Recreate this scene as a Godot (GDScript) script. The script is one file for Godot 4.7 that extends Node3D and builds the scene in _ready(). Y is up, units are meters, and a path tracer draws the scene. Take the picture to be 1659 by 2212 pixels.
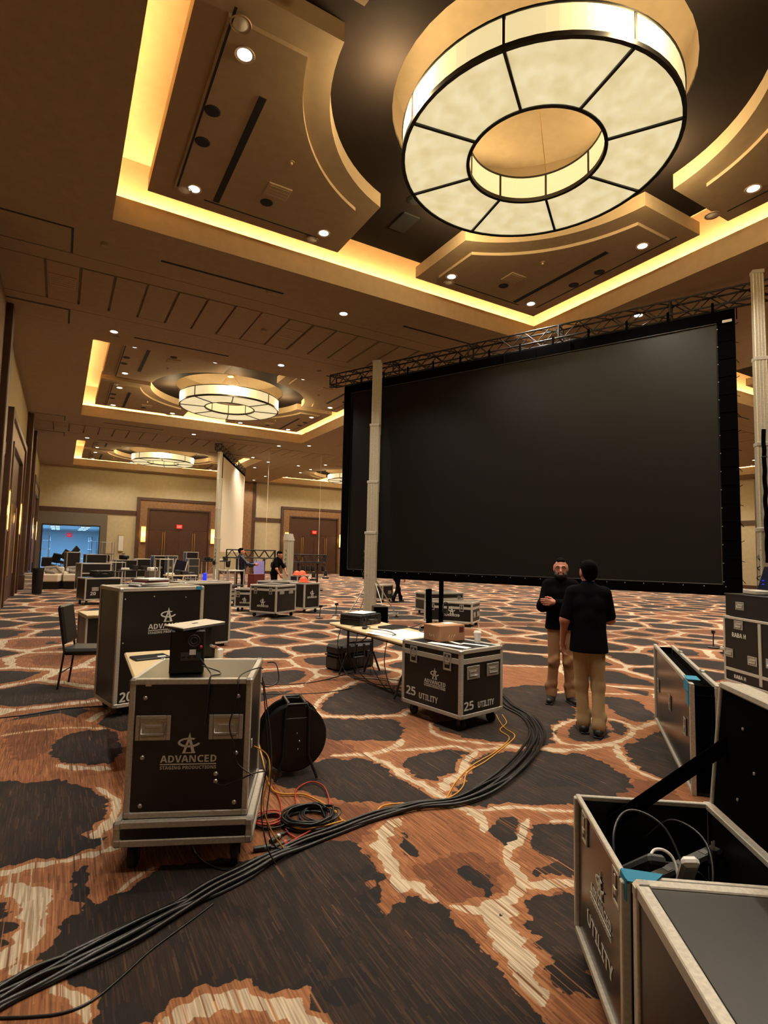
extends Node3D
# A hotel ballroom while an event is being set up. World: x to the right along the far wall, -z towards the far wall, y up, metres.

const EYE := Vector3(0, 1.72, 0)
const FOCAL := 1190.0            # pixels, for a frame of 1659 x 2212
const CEIL := 7.35
const WL := -1.45                # left wall
const WR := 39.6                 # right wall
const WB := -43.5                # far wall
const WF := 5.5                  # wall behind the camera
const COF_X := [5.44, 19.07, 32.7]
const COF_Z := [-5.3, -21.4, -37.5]
const COF_HX := 5.02
const COF_HZ := 4.93
var cam_basis: Basis
var M := {}
var names := {}
var boxes := {}
var rng := RandomNumberGenerator.new()

# ------------------------------------------------------------------ mesh builder
class MB:
	var v := PackedVector3Array()
	var n := PackedVector3Array()
	var ix := PackedInt32Array()
	func tri(a: Vector3, b: Vector3, c: Vector3, na: Vector3, nb: Vector3, nc: Vector3) -> void:
		var g := (c - a).cross(b - a)
		var k := v.size()
		v.append(a); n.append(na)
		if g.dot(na + nb + nc) >= 0.0:
			v.append(b); n.append(nb); v.append(c); n.append(nc)
		else:
			v.append(c); n.append(nc); v.append(b); n.append(nb)
		ix.append(k); ix.append(k + 1); ix.append(k + 2)
	func quad(a: Vector3, b: Vector3, c: Vector3, d: Vector3, nn: Vector3) -> void:
		tri(a, b, c, nn, nn, nn); tri(a, c, d, nn, nn, nn)
	func squad(a: Vector3, b: Vector3, c: Vector3, d: Vector3, na: Vector3, nb: Vector3, nc: Vector3, nd: Vector3) -> void:
		tri(a, b, c, na, nb, nc); tri(a, c, d, na, nc, nd)
	func box(c: Vector3, s: Vector3, t := Transform3D.IDENTITY) -> MB:
		var h := s * 0.5
		for ax in 3:
			for sg in [-1.0, 1.0]:
				var u := (ax + 1) % 3
				var w := (ax + 2) % 3
				var p := []
				for q in [[-1, -1], [1, -1], [1, 1], [-1, 1]]:
					var e := Vector3.ZERO
					e[ax] = sg * h[ax]; e[u] = q[0] * h[u]; e[w] = q[1] * h[w]
					p.append(t * (c + e))
				var nn := Vector3.ZERO
				nn[ax] = sg
				quad(p[0], p[1], p[2], p[3], (t.basis * nn).normalized())
		return self
	func cbox(c: Vector3, s: Vector3, b: float, t := Transform3D.IDENTITY) -> MB:
		# chamfered box: six faces, twelve edge strips, eight corner triangles
		var h := s * 0.5
		b = minf(b, minf(h.x, minf(h.y, h.z)) * 0.95)
		var pt := func(sx: float, sy: float, sz: float, ax: int) -> Vector3:
			var e := Vector3(sx * (h.x - b), sy * (h.y - b), sz * (h.z - b))
			e[ax] = [sx, sy, sz][ax] * h[ax]
			return t * (c + e)
		for ax in 3:
			var u := (ax + 1) % 3
			var w := (ax + 2) % 3
			for sg in [-1.0, 1.0]:
				var p := []
				for q in [[-1.0, -1.0], [1.0, -1.0], [1.0, 1.0], [-1.0, 1.0]]:
					var s3 := [0.0, 0.0, 0.0]
					s3[ax] = sg; s3[u] = q[0]; s3[w] = q[1]
					p.append(pt.call(s3[0], s3[1], s3[2], ax))
				var nn := Vector3.ZERO
				nn[ax] = sg
				quad(p[0], p[1], p[2], p[3], (t.basis * nn).normalized())
			for su in [-1.0, 1.0]:
				for sw in [-1.0, 1.0]:
					var a3 := [0.0, 0.0, 0.0]
					a3[u] = su; a3[w] = sw
					a3[ax] = -1.0
					var a1: Vector3 = pt.call(a3[0], a3[1], a3[2], u)
					var a2: Vector3 = pt.call(a3[0], a3[1], a3[2], w)
					a3[ax] = 1.0
					var b1: Vector3 = pt.call(a3[0], a3[1], a3[2], u)
					var b2: Vector3 = pt.call(a3[0], a3[1], a3[2], w)
					var nn := Vector3.ZERO
					nn[u] = su; nn[w] = sw
					quad(a1, b1, b2, a2, (t.basis * nn).normalized())
		for sx in [-1.0, 1.0]:
			for sy in [-1.0, 1.0]:
				for sz in [-1.0, 1.0]:
					var nn := (t.basis * Vector3(sx, sy, sz)).normalized()
					tri(pt.call(sx, sy, sz, 0), pt.call(sx, sy, sz, 1), pt.call(sx, sy, sz, 2), nn, nn, nn)
		return self
	func tube(pts: Array, r: float, seg := 6, closed := false) -> MB:
		var m := pts.size()
		if m < 2: return self
		var rings := []
		var nrm := []
		var up := Vector3.UP
		for i in m:
			var d: Vector3
			if closed: d = pts[(i + 1) % m] - pts[(i + m - 1) % m]
			else: d = pts[mini(i + 1, m - 1)] - pts[maxi(i - 1, 0)]
			d = d.normalized() if d.length() > 1e-9 else Vector3.RIGHT
			if i == 0 and absf(d.dot(up)) > 0.95: up = Vector3.RIGHT
			var side := d.cross(up)
			side = side.normalized() if side.length() > 1e-6 else d.cross(Vector3(0.3, 0.5, 0.8)).normalized()
			var u2 := side.cross(d).normalized()
			up = u2
			var ring := []
			var rn := []
			for k in seg:
				var a := TAU * k / seg
				var o := side * cos(a) + u2 * sin(a)
				ring.append(pts[i] + o * r); rn.append(o)
			rings.append(ring); nrm.append(rn)
		for i in (m if closed else m - 1):
			var j := (i + 1) % m
			for k in seg:
				var l := (k + 1) % seg
				squad(rings[i][k], rings[i][l], rings[j][l], rings[j][k], nrm[i][k], nrm[i][l], nrm[j][l], nrm[j][k])
		if not closed:
			for e in [[0, 1], [m - 1, m - 2]]:
				var d: Vector3 = (pts[e[0]] - pts[e[1]]).normalized()
				for k in range(1, seg - 1):
					tri(rings[e[0]][0], rings[e[0]][k], rings[e[0]][k + 1], d, d, d)
		return self
	func bar(a: Vector3, b: Vector3, r: float, seg := 6) -> MB:
		return tube([a, b], r, seg)
	func lathe(prof: Array, seg := 24, t := Transform3D.IDENTITY, sharp := true) -> MB:
		# profile of (radius, height) about the y axis; smooth round the axis, creased between profile points
		for i in prof.size() - 1:
			var p: Vector2 = prof[i]
			var q: Vector2 = prof[i + 1]
			var d := q - p
			if d.length() < 1e-7: continue
			var nn := Vector2(d.y, -d.x).normalized()
			var n0 := nn
			var n1 := nn
			if not sharp:
				if i > 0:
					var dp: Vector2 = p - prof[i - 1]
					n0 = (nn + Vector2(dp.y, -dp.x).normalized()).normalized()
				if i < prof.size() - 2:
					var dq: Vector2 = prof[i + 2] - q
					n1 = (nn + Vector2(dq.y, -dq.x).normalized()).normalized()
			for k in seg:
				var a := TAU * k / seg
				var b := TAU * (k + 1) / seg
				var ca := Vector3(cos(a), 0, sin(a))
				var cb := Vector3(cos(b), 0, sin(b))
				var Y := Vector3.UP
				var na0 := (t.basis * (ca * n0.x + Y * n0.y)).normalized()
				var nb0 := (t.basis * (cb * n0.x + Y * n0.y)).normalized()
				var na1 := (t.basis * (ca * n1.x + Y * n1.y)).normalized()
				var nb1 := (t.basis * (cb * n1.x + Y * n1.y)).normalized()
				if p.x > 1e-6: tri(t * (ca * p.x + Y * p.y), t * (cb * p.x + Y * p.y), t * (cb * q.x + Y * q.y), na0, nb0, nb1)
				if q.x > 1e-6: tri(t * (ca * p.x + Y * p.y), t * (cb * q.x + Y * q.y), t * (ca * q.x + Y * q.y), na0, nb1, na1)
		return self
	func prism(poly: PackedVector2Array, y0: float, y1: float, t := Transform3D.IDENTITY) -> MB:
		# polygon in the xz plane, from y0 to y1
		var id := Geometry2D.triangulate_polygon(poly)
		var up := (t.basis * Vector3.UP).normalized()
		for i in range(0, id.size(), 3):
			for yy in [[y0, -1.0], [y1, 1.0]]:
				var p := []
				for k in 3: p.append(t * Vector3(poly[id[i + k]].x, yy[0], poly[id[i + k]].y))
				tri(p[0], p[1], p[2], up * yy[1], up * yy[1], up * yy[1])
		var ar := 0.0
		for i in poly.size():
			var a := poly[i]
			var b := poly[(i + 1) % poly.size()]
			ar += a.x * b.y - b.x * a.y
		for i in poly.size():
			var a := poly[i]
			var b := poly[(i + 1) % poly.size()]
			var d := b - a
			var nn := Vector3(d.y, 0, -d.x).normalized() * (1.0 if ar > 0 else -1.0)
			quad(t * Vector3(a.x, y0, a.y), t * Vector3(b.x, y0, b.y), t * Vector3(b.x, y1, b.y), t * Vector3(a.x, y1, a.y), (t.basis * nn).normalized())
		return self
	func mesh() -> ArrayMesh:
		var m := ArrayMesh.new()
		if v.is_empty(): return m
		var arr := []
		arr.resize(Mesh.ARRAY_MAX)
		arr[Mesh.ARRAY_VERTEX] = v; arr[Mesh.ARRAY_NORMAL] = n; arr[Mesh.ARRAY_INDEX] = ix
		m.add_surface_from_arrays(Mesh.PRIMITIVE_TRIANGLES, arr)
		return m

# ------------------------------------------------------------------ scene helpers
func numbered(called: String) -> String:
	if not names.has(called):
		names[called] = 0
		return called
	names[called] += 1
	return "%s_%03d" % [called, names[called]]

func thing(called: String, label: String, category: String, at := Vector3.ZERO, turn := 0.0, group := "") -> Node3D:
	var o := Node3D.new()
	o.name = numbered(called)
	add_child(o)
	o.position = at
	o.rotation.y = turn
	o.set_meta("label", label)
	o.set_meta("category", category)
	if group != "": o.set_meta("group", group)
	return o

func struct(called: String) -> Node3D:
	var o := Node3D.new()
	o.name = numbered(called)
	add_child(o)
	o.set_meta("kind", "structure")
	return o

func part(parent: Node3D, called: String, mesh: Mesh, mat: Material, at := Vector3.ZERO, basis := Basis.IDENTITY) -> MeshInstance3D:
	var o := MeshInstance3D.new()
	o.name = called
	o.mesh = mesh
	o.material_override = mat
	parent.add_child(o, true)
	o.transform = Transform3D(basis, at)
	o.cast_shadow = GeometryInstance3D.SHADOW_CASTING_SETTING_ON
	return o

func bmesh(size: Vector3, bevel := 0.0) -> ArrayMesh:
	var key := "%.4f,%.4f,%.4f,%.4f" % [size.x, size.y, size.z, bevel]
	if not boxes.has(key):
		boxes[key] = (MB.new().cbox(Vector3.ZERO, size, bevel) if bevel > 0 else MB.new().box(Vector3.ZERO, size)).mesh()
	return boxes[key]

func bpart(parent: Node3D, called: String, mat: Material, c: Vector3, size: Vector3, bevel := 0.0, basis := Basis.IDENTITY) -> MeshInstance3D:
	return part(parent, called, bmesh(size, bevel), mat, c, basis)

func yaw(a: float) -> Basis:
	return Basis(Vector3.UP, a)

# a pixel of the photograph gives a direction; the floor (or a level at height y) gives the distance
func ray(px: float, py: float) -> Vector3:
	return cam_basis * Vector3(px - 829.5, 1106.0 - py, -FOCAL)
func fl(px: float, py: float, y := 0.0) -> Vector3:
	var d := ray(px, py)
	return EYE + d * ((y - EYE.y) / d.y)
func hg(base: Vector3, px: float, py: float) -> float:
	var d := ray(px, py)
	return EYE.y + d.y * Vector2(base.x, base.z).length() / Vector2(d.x, d.z).length()

func text(parent: Node3D, called: String, s: String, mat: Material, width: float, height: float, at: Vector3, basis := Basis.IDENTITY, bold := false) -> MeshInstance3D:
	var tm := TextMesh.new()
	var f := SystemFont.new()
	f.font_names = PackedStringArray(["Droid Sans"])
	if bold: f.font_weight = 700
	tm.font = f
	tm.font_size = 48
	tm.pixel_size = 0.01
	tm.depth = 0.02
	tm.curve_step = 2.0
	tm.text = s
	var bb := tm.get_aabb()
	var k := Basis.from_scale(Vector3(width / maxf(bb.size.x, 0.01), height / maxf(bb.size.y, 0.01), 0.05))
	var c := bb.get_center()
	return part(parent, called, tm, mat, at - basis * (k * Vector3(c.x, c.y, 0)), basis * k)

func mat(called: String, col: Color, rough := 0.7, metal := 0.0) -> StandardMaterial3D:
	var m := StandardMaterial3D.new()
	m.resource_name = called
	m.albedo_color = col
	m.roughness = rough
	m.metallic = metal
	M[called] = m
	return m

func noisetex(size: int, freq: float, lo: Color, hi: Color, type := FastNoiseLite.TYPE_SIMPLEX_SMOOTH, oct := 4, sd := 1, stretch := 1) -> ImageTexture:
	var fn := FastNoiseLite.new()
	fn.seed = sd
	fn.noise_type = type
	fn.frequency = freq
	fn.fractal_octaves = oct
	var im := fn.get_seamless_image(size, maxi(16, size / stretch))
	if stretch > 1: im.resize(size, size, Image.INTERPOLATE_CUBIC)
	im.convert(Image.FORMAT_L8)
	var src := im.get_data()
	var out := PackedByteArray()
	out.resize(src.size() * 3)
	var lut := PackedByteArray()
	for i in 256:
		var c := lo.lerp(hi, i / 255.0)
		lut.append(int(c.r * 255)); lut.append(int(c.g * 255)); lut.append(int(c.b * 255))
	for i in src.size():
		var q := src[i] * 3
		out[i * 3] = lut[q]; out[i * 3 + 1] = lut[q + 1]; out[i * 3 + 2] = lut[q + 2]
	var res := Image.create_from_data(im.get_width(), im.get_height(), false, Image.FORMAT_RGB8, out)
	return ImageTexture.create_from_image(res)

func textured(m: StandardMaterial3D, tex: Texture2D, scale := 1.0, world := true) -> StandardMaterial3D:
	m.albedo_texture = tex
	m.uv1_triplanar = true
	m.uv1_world_triplanar = world
	m.uv1_scale = Vector3.ONE * scale
	return m

func _ready() -> void:
	rng.seed = 7
	# ---- camera
	cam_basis = Basis(Vector3(0.862, 0.021, 0.507), Vector3(-0.058, 0.997, 0.056), Vector3(-0.504, -0.078, 0.860)).orthonormalized()
	var cam := Camera3D.new()
	cam.name = "camera"
	add_child(cam)
	cam.transform = Transform3D(cam_basis, EYE)
	cam.fov = rad_to_deg(2.0 * atan(1106.0 / FOCAL))
	cam.near = 0.05
	cam.far = 200.0
	cam.current = true
	# ---- air and exposure: a closed room, no sky in view
	var we := WorldEnvironment.new()
	we.name = "environment"
	var env := Environment.new()
	env.background_mode = Environment.BG_COLOR
	env.background_color = Color(0, 0, 0)
	env.tonemap_mode = Environment.TONE_MAPPER_LINEAR
	env.tonemap_exposure = 0.9
	env.sdfgi_enabled = true
	env.ssao_enabled = true
	env.ssil_enabled = true
	we.environment = env
	add_child(we)
	make_materials()
	# ---- the setting
	build_floor()
	build_walls()
	build_ceiling()
	build_store_room()
	# ---- lamps
	build_chandeliers()
	build_downlights()
	build_sconces()
	# ---- large objects
	build_screen()
	build_near_cases()
	build_right_cases()
	build_people()
	build_table_group()
	build_mid_cases()
	build_far_clutter()
	# ---- small objects and cables
	build_cables()

func make_materials() -> void:
	var paint := noisetex(256, 0.02, Color(0.93, 0.93, 0.93), Color(1, 1, 1), FastNoiseLite.TYPE_SIMPLEX_SMOOTH, 5, 3)
	textured(mat("ceiling_paint", Color(0.60, 0.515, 0.395), 0.9), paint, 0.7)
	textured(mat("wall_paint", Color(0.66, 0.60, 0.465), 0.85), paint, 0.5)
	mat("dark_plate", Color(0.15, 0.125, 0.11), 0.7, 0.0)
	M.dark_plate.metallic_specular = 0.1
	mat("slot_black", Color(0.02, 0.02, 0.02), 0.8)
	mat("concrete", Color(0.5, 0.49, 0.47), 0.9)
	mat("vent_paint", Color(0.60, 0.515, 0.395), 0.7)
	var wood := noisetex(256, 0.012, Color(0.80, 0.78, 0.76), Color(1, 1, 1), FastNoiseLite.TYPE_SIMPLEX_SMOOTH, 4, 11, 1)
	textured(mat("wood_dark", Color(0.27, 0.155, 0.09), 0.45), wood, 1.2)
	textured(mat("wood_door", Color(0.26, 0.145, 0.08), 0.4), wood, 1.2)
	textured(mat("wood_frame", Color(0.50, 0.36, 0.21), 0.5), wood, 1.2)
	textured(mat("drape", Color(0.38, 0.345, 0.29), 0.95), paint, 2.0)
	# lamps
	var g := mat("diffuser", Color(0.86, 0.80, 0.64), 0.5)
	g.emission_enabled = true
	g.emission = Color(1.0, 0.96, 0.78)
	g.emission_energy_multiplier = 0.85
	g.emission_operator = BaseMaterial3D.EMISSION_OP_MULTIPLY
	g.emission_texture = noisetex(256, 0.018, Color(0.89, 0.87, 0.80), Color(1, 1, 1), FastNoiseLite.TYPE_SIMPLEX_SMOOTH, 3, 17)
	g.uv1_triplanar = true
	g.uv1_world_triplanar = true
	g.uv1_scale = Vector3.ONE * 0.6
	var gs := mat("diffuser_side", Color(0.86, 0.80, 0.64), 0.5)
	gs.emission_enabled = true
	gs.emission = Color(1.0, 0.93, 0.70)
	gs.emission_energy_multiplier = 0.85
	var b := mat("lamp_white", Color(1, 1, 1), 0.4)
	b.emission_enabled = true
	b.emission = Color(1.0, 0.97, 0.92)
	b.emission_energy_multiplier = 6.0
	var cv := mat("cove_led", Color(1, 0.9, 0.7), 0.5)
	cv.emission_enabled = true
	cv.emission = Color(1.0, 0.70, 0.30)
	cv.emission_energy_multiplier = 1.5
	var sc := mat("sconce_glow", Color(1, 0.9, 0.7), 0.5)
	sc.emission_enabled = true
	sc.emission = Color(1.0, 0.80, 0.38)
	sc.emission_energy_multiplier = 0.9
	var ex := mat("exit_glow", Color(0.6, 0.05, 0.06), 0.5)
	ex.emission_enabled = true
	ex.emission = Color(1.0, 0.07, 0.09)
	ex.emission_energy_multiplier = 0.6
	var tr := mat("troffer_glow", Color(1, 1, 1), 0.5)
	tr.emission_enabled = true
	tr.emission = Color(0.75, 0.9, 1.0)
	tr.emission_energy_multiplier = 1.6
	mat("lamp_off", Color(0.75, 0.74, 0.70), 0.25)
	mat("ring_black", Color(0.05, 0.045, 0.04), 0.4)
	mat("brass", Color(0.75, 0.6, 0.35), 0.35, 0.8)
	mat("store_wall", Color(0.78, 0.775, 0.76), 0.8)
	mat("store_metal", Color(0.52, 0.515, 0.51), 0.5)
	# cases
	var lam := noisetex(256, 0.05, Color(0.72, 0.72, 0.72), Color(1, 1, 1), FastNoiseLite.TYPE_SIMPLEX_SMOOTH, 5, 21)
	textured(mat("laminate", Color(0.08, 0.079, 0.077), 0.36), lam, 3.0)
	textured(mat("laminate_brown", Color(0.10, 0.068, 0.048), 0.22), lam, 2.0)
	var alu := noisetex(256, 0.03, Color(0.84, 0.84, 0.84), Color(1, 1, 1), FastNoiseLite.TYPE_SIMPLEX_SMOOTH, 5, 23)
	textured(mat("aluminium", Color(0.78, 0.76, 0.71), 0.4, 0.3), alu, 6.0)
	textured(mat("steel", Color(0.74, 0.73, 0.70), 0.28, 0.6), alu, 8.0)
	mat("steel_dark", Color(0.22, 0.21, 0.20), 0.4, 0.7)
	mat("foam_black", Color(0.012, 0.012, 0.014), 0.95)
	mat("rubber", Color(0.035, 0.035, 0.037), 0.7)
	mat("plastic_black", Color(0.022, 0.022, 0.024), 0.42)
	mat("plastic_grey", Color(0.25, 0.26, 0.27), 0.45)
	mat("plastic_white", Color(0.88, 0.87, 0.84), 0.4)
	mat("print_white", Color(0.80, 0.79, 0.75), 0.6)
	mat("paper", Color(0.92, 0.92, 0.90), 0.8)
	mat("tape_blue", Color(0.10, 0.47, 0.60), 0.8)
	mat("table_top", Color(0.80, 0.72, 0.56), 0.5)
	mat("table_grey", Color(0.45, 0.44, 0.41), 0.55)
	mat("cardboard", Color(0.62, 0.45, 0.32), 0.85)
	mat("cardboard_print", Color(0.80, 0.72, 0.62), 0.8)
	mat("leather_black", Color(0.05, 0.042, 0.036), 0.45)
	mat("sofa_white", Color(0.80, 0.75, 0.67), 0.8)
	mat("blanket", Color(0.55, 0.52, 0.49), 0.95)
	mat("screen_black", Color(0.04, 0.039, 0.032), 0.5)
	M.screen_black.metallic_specular = 0.35
	mat("velour_black", Color(0.012, 0.012, 0.012), 0.95)
	mat("truss_black", Color(0.02, 0.02, 0.02), 0.6, 0.0)
	mat("screen_white", Color(0.85, 0.80, 0.70), 0.8)
	textured(mat("mast_alu", Color(0.76, 0.73, 0.64), 0.42, 0.25), alu, 3.0)
	mat("cable_black", Color(0.045, 0.046, 0.048), 0.38)
	mat("cable_grey", Color(0.16, 0.165, 0.17), 0.35)
	mat("cable_red", Color(0.66, 0.20, 0.13), 0.5)
	mat("cable_yellow", Color(0.78, 0.55, 0.16), 0.5)
	mat("hat_orange", Color(0.93, 0.32, 0.12), 0.4)
	mat("trunk_red", Color(0.36, 0.09, 0.07), 0.55)
	mat("lavender", Color(0.62, 0.58, 0.85), 0.8)
	mat("blue_glow", Color(0.05, 0.1, 0.6), 0.5)
	M.blue_glow.emission_enabled = true
	M.blue_glow.emission = Color(0.08, 0.16, 1.0)
	M.blue_glow.emission_energy_multiplier = 0.8
	mat("navy_vinyl", Color(0.05, 0.07, 0.16), 0.3)
	mat("green_led", Color(0.1, 0.6, 0.3), 0.5)
	M.green_led.emission_enabled = true
	M.green_led.emission = Color(0.1, 0.7, 0.35)
	M.green_led.emission_energy_multiplier = 0.5
	mat("skin", Color(0.72, 0.47, 0.37), 0.55)
	mat("hair_black", Color(0.022, 0.017, 0.015), 0.75)
	mat("beard", Color(0.07, 0.05, 0.04), 0.7)
	mat("shirt_black", Color(0.06, 0.062, 0.075), 0.9)
	mat("shirt_dark", Color(0.05, 0.048, 0.05), 0.9)
	mat("khaki", Color(0.64, 0.54, 0.40), 0.9)
	mat("tan_trousers", Color(0.58, 0.43, 0.31), 0.9)
	mat("shoe", Color(0.035, 0.03, 0.028), 0.5)
	for k in ["foam_black", "velour_black", "shirt_black", "shirt_dark", "khaki", "tan_trousers", "hair_black"]: M[k].metallic_specular = 0.12
	mat("eye_white", Color(0.85, 0.83, 0.8), 0.3)

func light_area(called: String, at: Vector3, towards: Vector3, size: Vector2, col: Color, energy: float) -> void:
	var l := AreaLight3D.new()
	l.name = numbered(called)
	add_child(l)
	l.area_size = size
	l.area_normalize_energy = true
	l.light_color = col
	l.light_energy = energy
	l.area_range = 60.0
	l.shadow_enabled = true
	var z := -towards.normalized()
	var x := Vector3.RIGHT if absf(z.x) < 0.9 else Vector3.FORWARD
	x = (x - z * x.dot(z)).normalized()
	l.transform = Transform3D(Basis(x, z.cross(x), z), at)

func light_spot(called: String, at: Vector3, towards: Vector3, angle: float, col: Color, energy: float, size := 0.06) -> void:
	var l := SpotLight3D.new()
	l.name = numbered(called)
	add_child(l)
	l.spot_angle = angle
	l.spot_angle_attenuation = 0.6
	l.spot_attenuation = 2.0
	l.spot_range = 60.0
	l.light_color = col
	l.light_energy = energy
	l.light_size = size
	l.shadow_enabled = true
	var z := -towards.normalized()
	var x := Vector3.RIGHT if absf(z.x) < 0.9 else Vector3.FORWARD
	x = (x - z * x.dot(z)).normalized()
	l.transform = Transform3D(Basis(x, z.cross(x), z), at)

func light_omni(called: String, at: Vector3, col: Color, energy: float, size := 0.1) -> void:
	var l := OmniLight3D.new()
	l.name = numbered(called)
	add_child(l)
	l.omni_range = 60.0
	l.omni_attenuation = 2.0
	l.light_color = col
	l.light_energy = energy
	l.light_size = size
	l.shadow_enabled = true
	l.position = at

# ------------------------------------------------------------------ carpet
const TILE := 8.0                # metres that one repeat of the carpet covers
const TPX := 2048.0
const C_CREAM := Color(0.82, 0.76, 0.655)
const C_ORANGE := Color(0.60, 0.39, 0.24)
const C_ORANGE2 := Color(0.48, 0.29, 0.17)
const C_DARK := Color(0.125, 0.087, 0.075)
const C_DARK2 := Color(0.085, 0.07, 0.072)
const PATCH := Vector2(-1.45, -8.0)   # x and z of the corner of the piece of carpet in front

func fill_poly(im: Image, pts: PackedVector2Array, col: Color) -> void:
	var w := im.get_width()
	var h := im.get_height()
	var lo := INF
	var hi := -INF
	for p in pts:
		lo = minf(lo, p.y); hi = maxf(hi, p.y)
	var m := pts.size()
	# edges bucketed by row: walk rows and gather crossings
	for y in range(maxi(0, int(ceil(lo))), mini(h - 1, int(floor(hi))) + 1):
		var xs := PackedFloat32Array()
		var a := pts[m - 1]
		for i in m:
			var b := pts[i]
			if (a.y <= y) != (b.y <= y):
				xs.append(a.x + (y - a.y) * (b.x - a.x) / (b.y - a.y))
			a = b
		xs.sort()
		var k := 0
		while k + 1 < xs.size():
			var x0 := maxi(0, int(ceil(xs[k])))
			var x1 := mini(w - 1, int(floor(xs[k + 1])))
			if x1 >= x0: im.fill_rect(Rect2i(x0, y, x1 - x0 + 1, 1), col)
			k += 2

func rough_poly(pts: PackedVector2Array, step: float, amp: float, fn: FastNoiseLite) -> PackedVector2Array:
	# a smooth closed curve through pts, its edge roughened like the drawing on the carpet
	var out := PackedVector2Array()
	var m := pts.size()
	for i in m:
		var p0 := pts[(i + m - 1) % m]
		var p1 := pts[i]
		var p2 := pts[(i + 1) % m]
		var p3 := pts[(i + 2) % m]
		var k := maxi(1, int(p1.distance_to(p2) / step))
		for j in k:
			var q := p1.cubic_interpolate(p2, p0, p3, float(j) / k)
			var d := (p2 - p1).normalized()
			out.append(q + Vector2(d.y, -d.x) * amp * (fn.get_noise_2d(q.x, q.y) + 0.5 * fn.get_noise_2d(q.x * 3.1, q.y * 3.1 + 50.0)) * 1.6)
	return out

func stroke(pts: PackedVector2Array, w0: float, w1: float, step: float, fn: FastNoiseLite) -> PackedVector2Array:
	# a vein: a band of uneven width along a curve
	var l := PackedVector2Array()
	var r := PackedVector2Array()
	var m := pts.size()
	for i in m - 1:
		var p1 := pts[i]
		var p2 := pts[i + 1]
		var p0 := pts[maxi(0, i - 1)]
		var p3 := pts[mini(m - 1, i + 2)]
		var k := maxi(1, int(p1.distance_to(p2) / step))
		for j in (k + 1 if i == m - 2 else k):
			var t := float(j) / k
			var q := p1.cubic_interpolate(p2, p0, p3, t)
			var q2 := p1.cubic_interpolate(p2, p0, p3, minf(t + 0.05, 1.05))
			var d := (q2 - q).normalized()
			var f := (i + t) / (m - 1)
			var ww := lerpf(w0, w1, f) * minf(1.0, minf(f, 1.0 - f) * 9.0 + 0.15)
			var a := 1.0 + 1.1 * fn.get_noise_2d(q.x * 1.5, q.y * 1.5)
			var b := 1.0 + 1.1 * fn.get_noise_2d(q.x * 1.5 + 400.0, q.y * 1.5)
			l.append(q + Vector2(d.y, -d.x) * ww * 0.5 * a)
			r.append(q - Vector2(d.y, -d.x) * ww * 0.5 * b)
	r.reverse()
	l.append_array(r)
	return l

func wrap_fill(im: Image, pts: PackedVector2Array, col: Color) -> void:
	var lo := Vector2(INF, INF)
	var hi := Vector2(-INF, -INF)
	for p in pts:
		lo = lo.min(p); hi = hi.max(p)
	for ox in [-TPX, 0.0, TPX]:
		for oy in [-TPX, 0.0, TPX]:
			var o := Vector2(ox, oy)
			if hi.x + ox < 0 or lo.x + ox > TPX or hi.y + oy < 0 or lo.y + oy > TPX: continue
			var q := PackedVector2Array()
			for p in pts: q.append(p + o)
			fill_poly(im, q, col)

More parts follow.
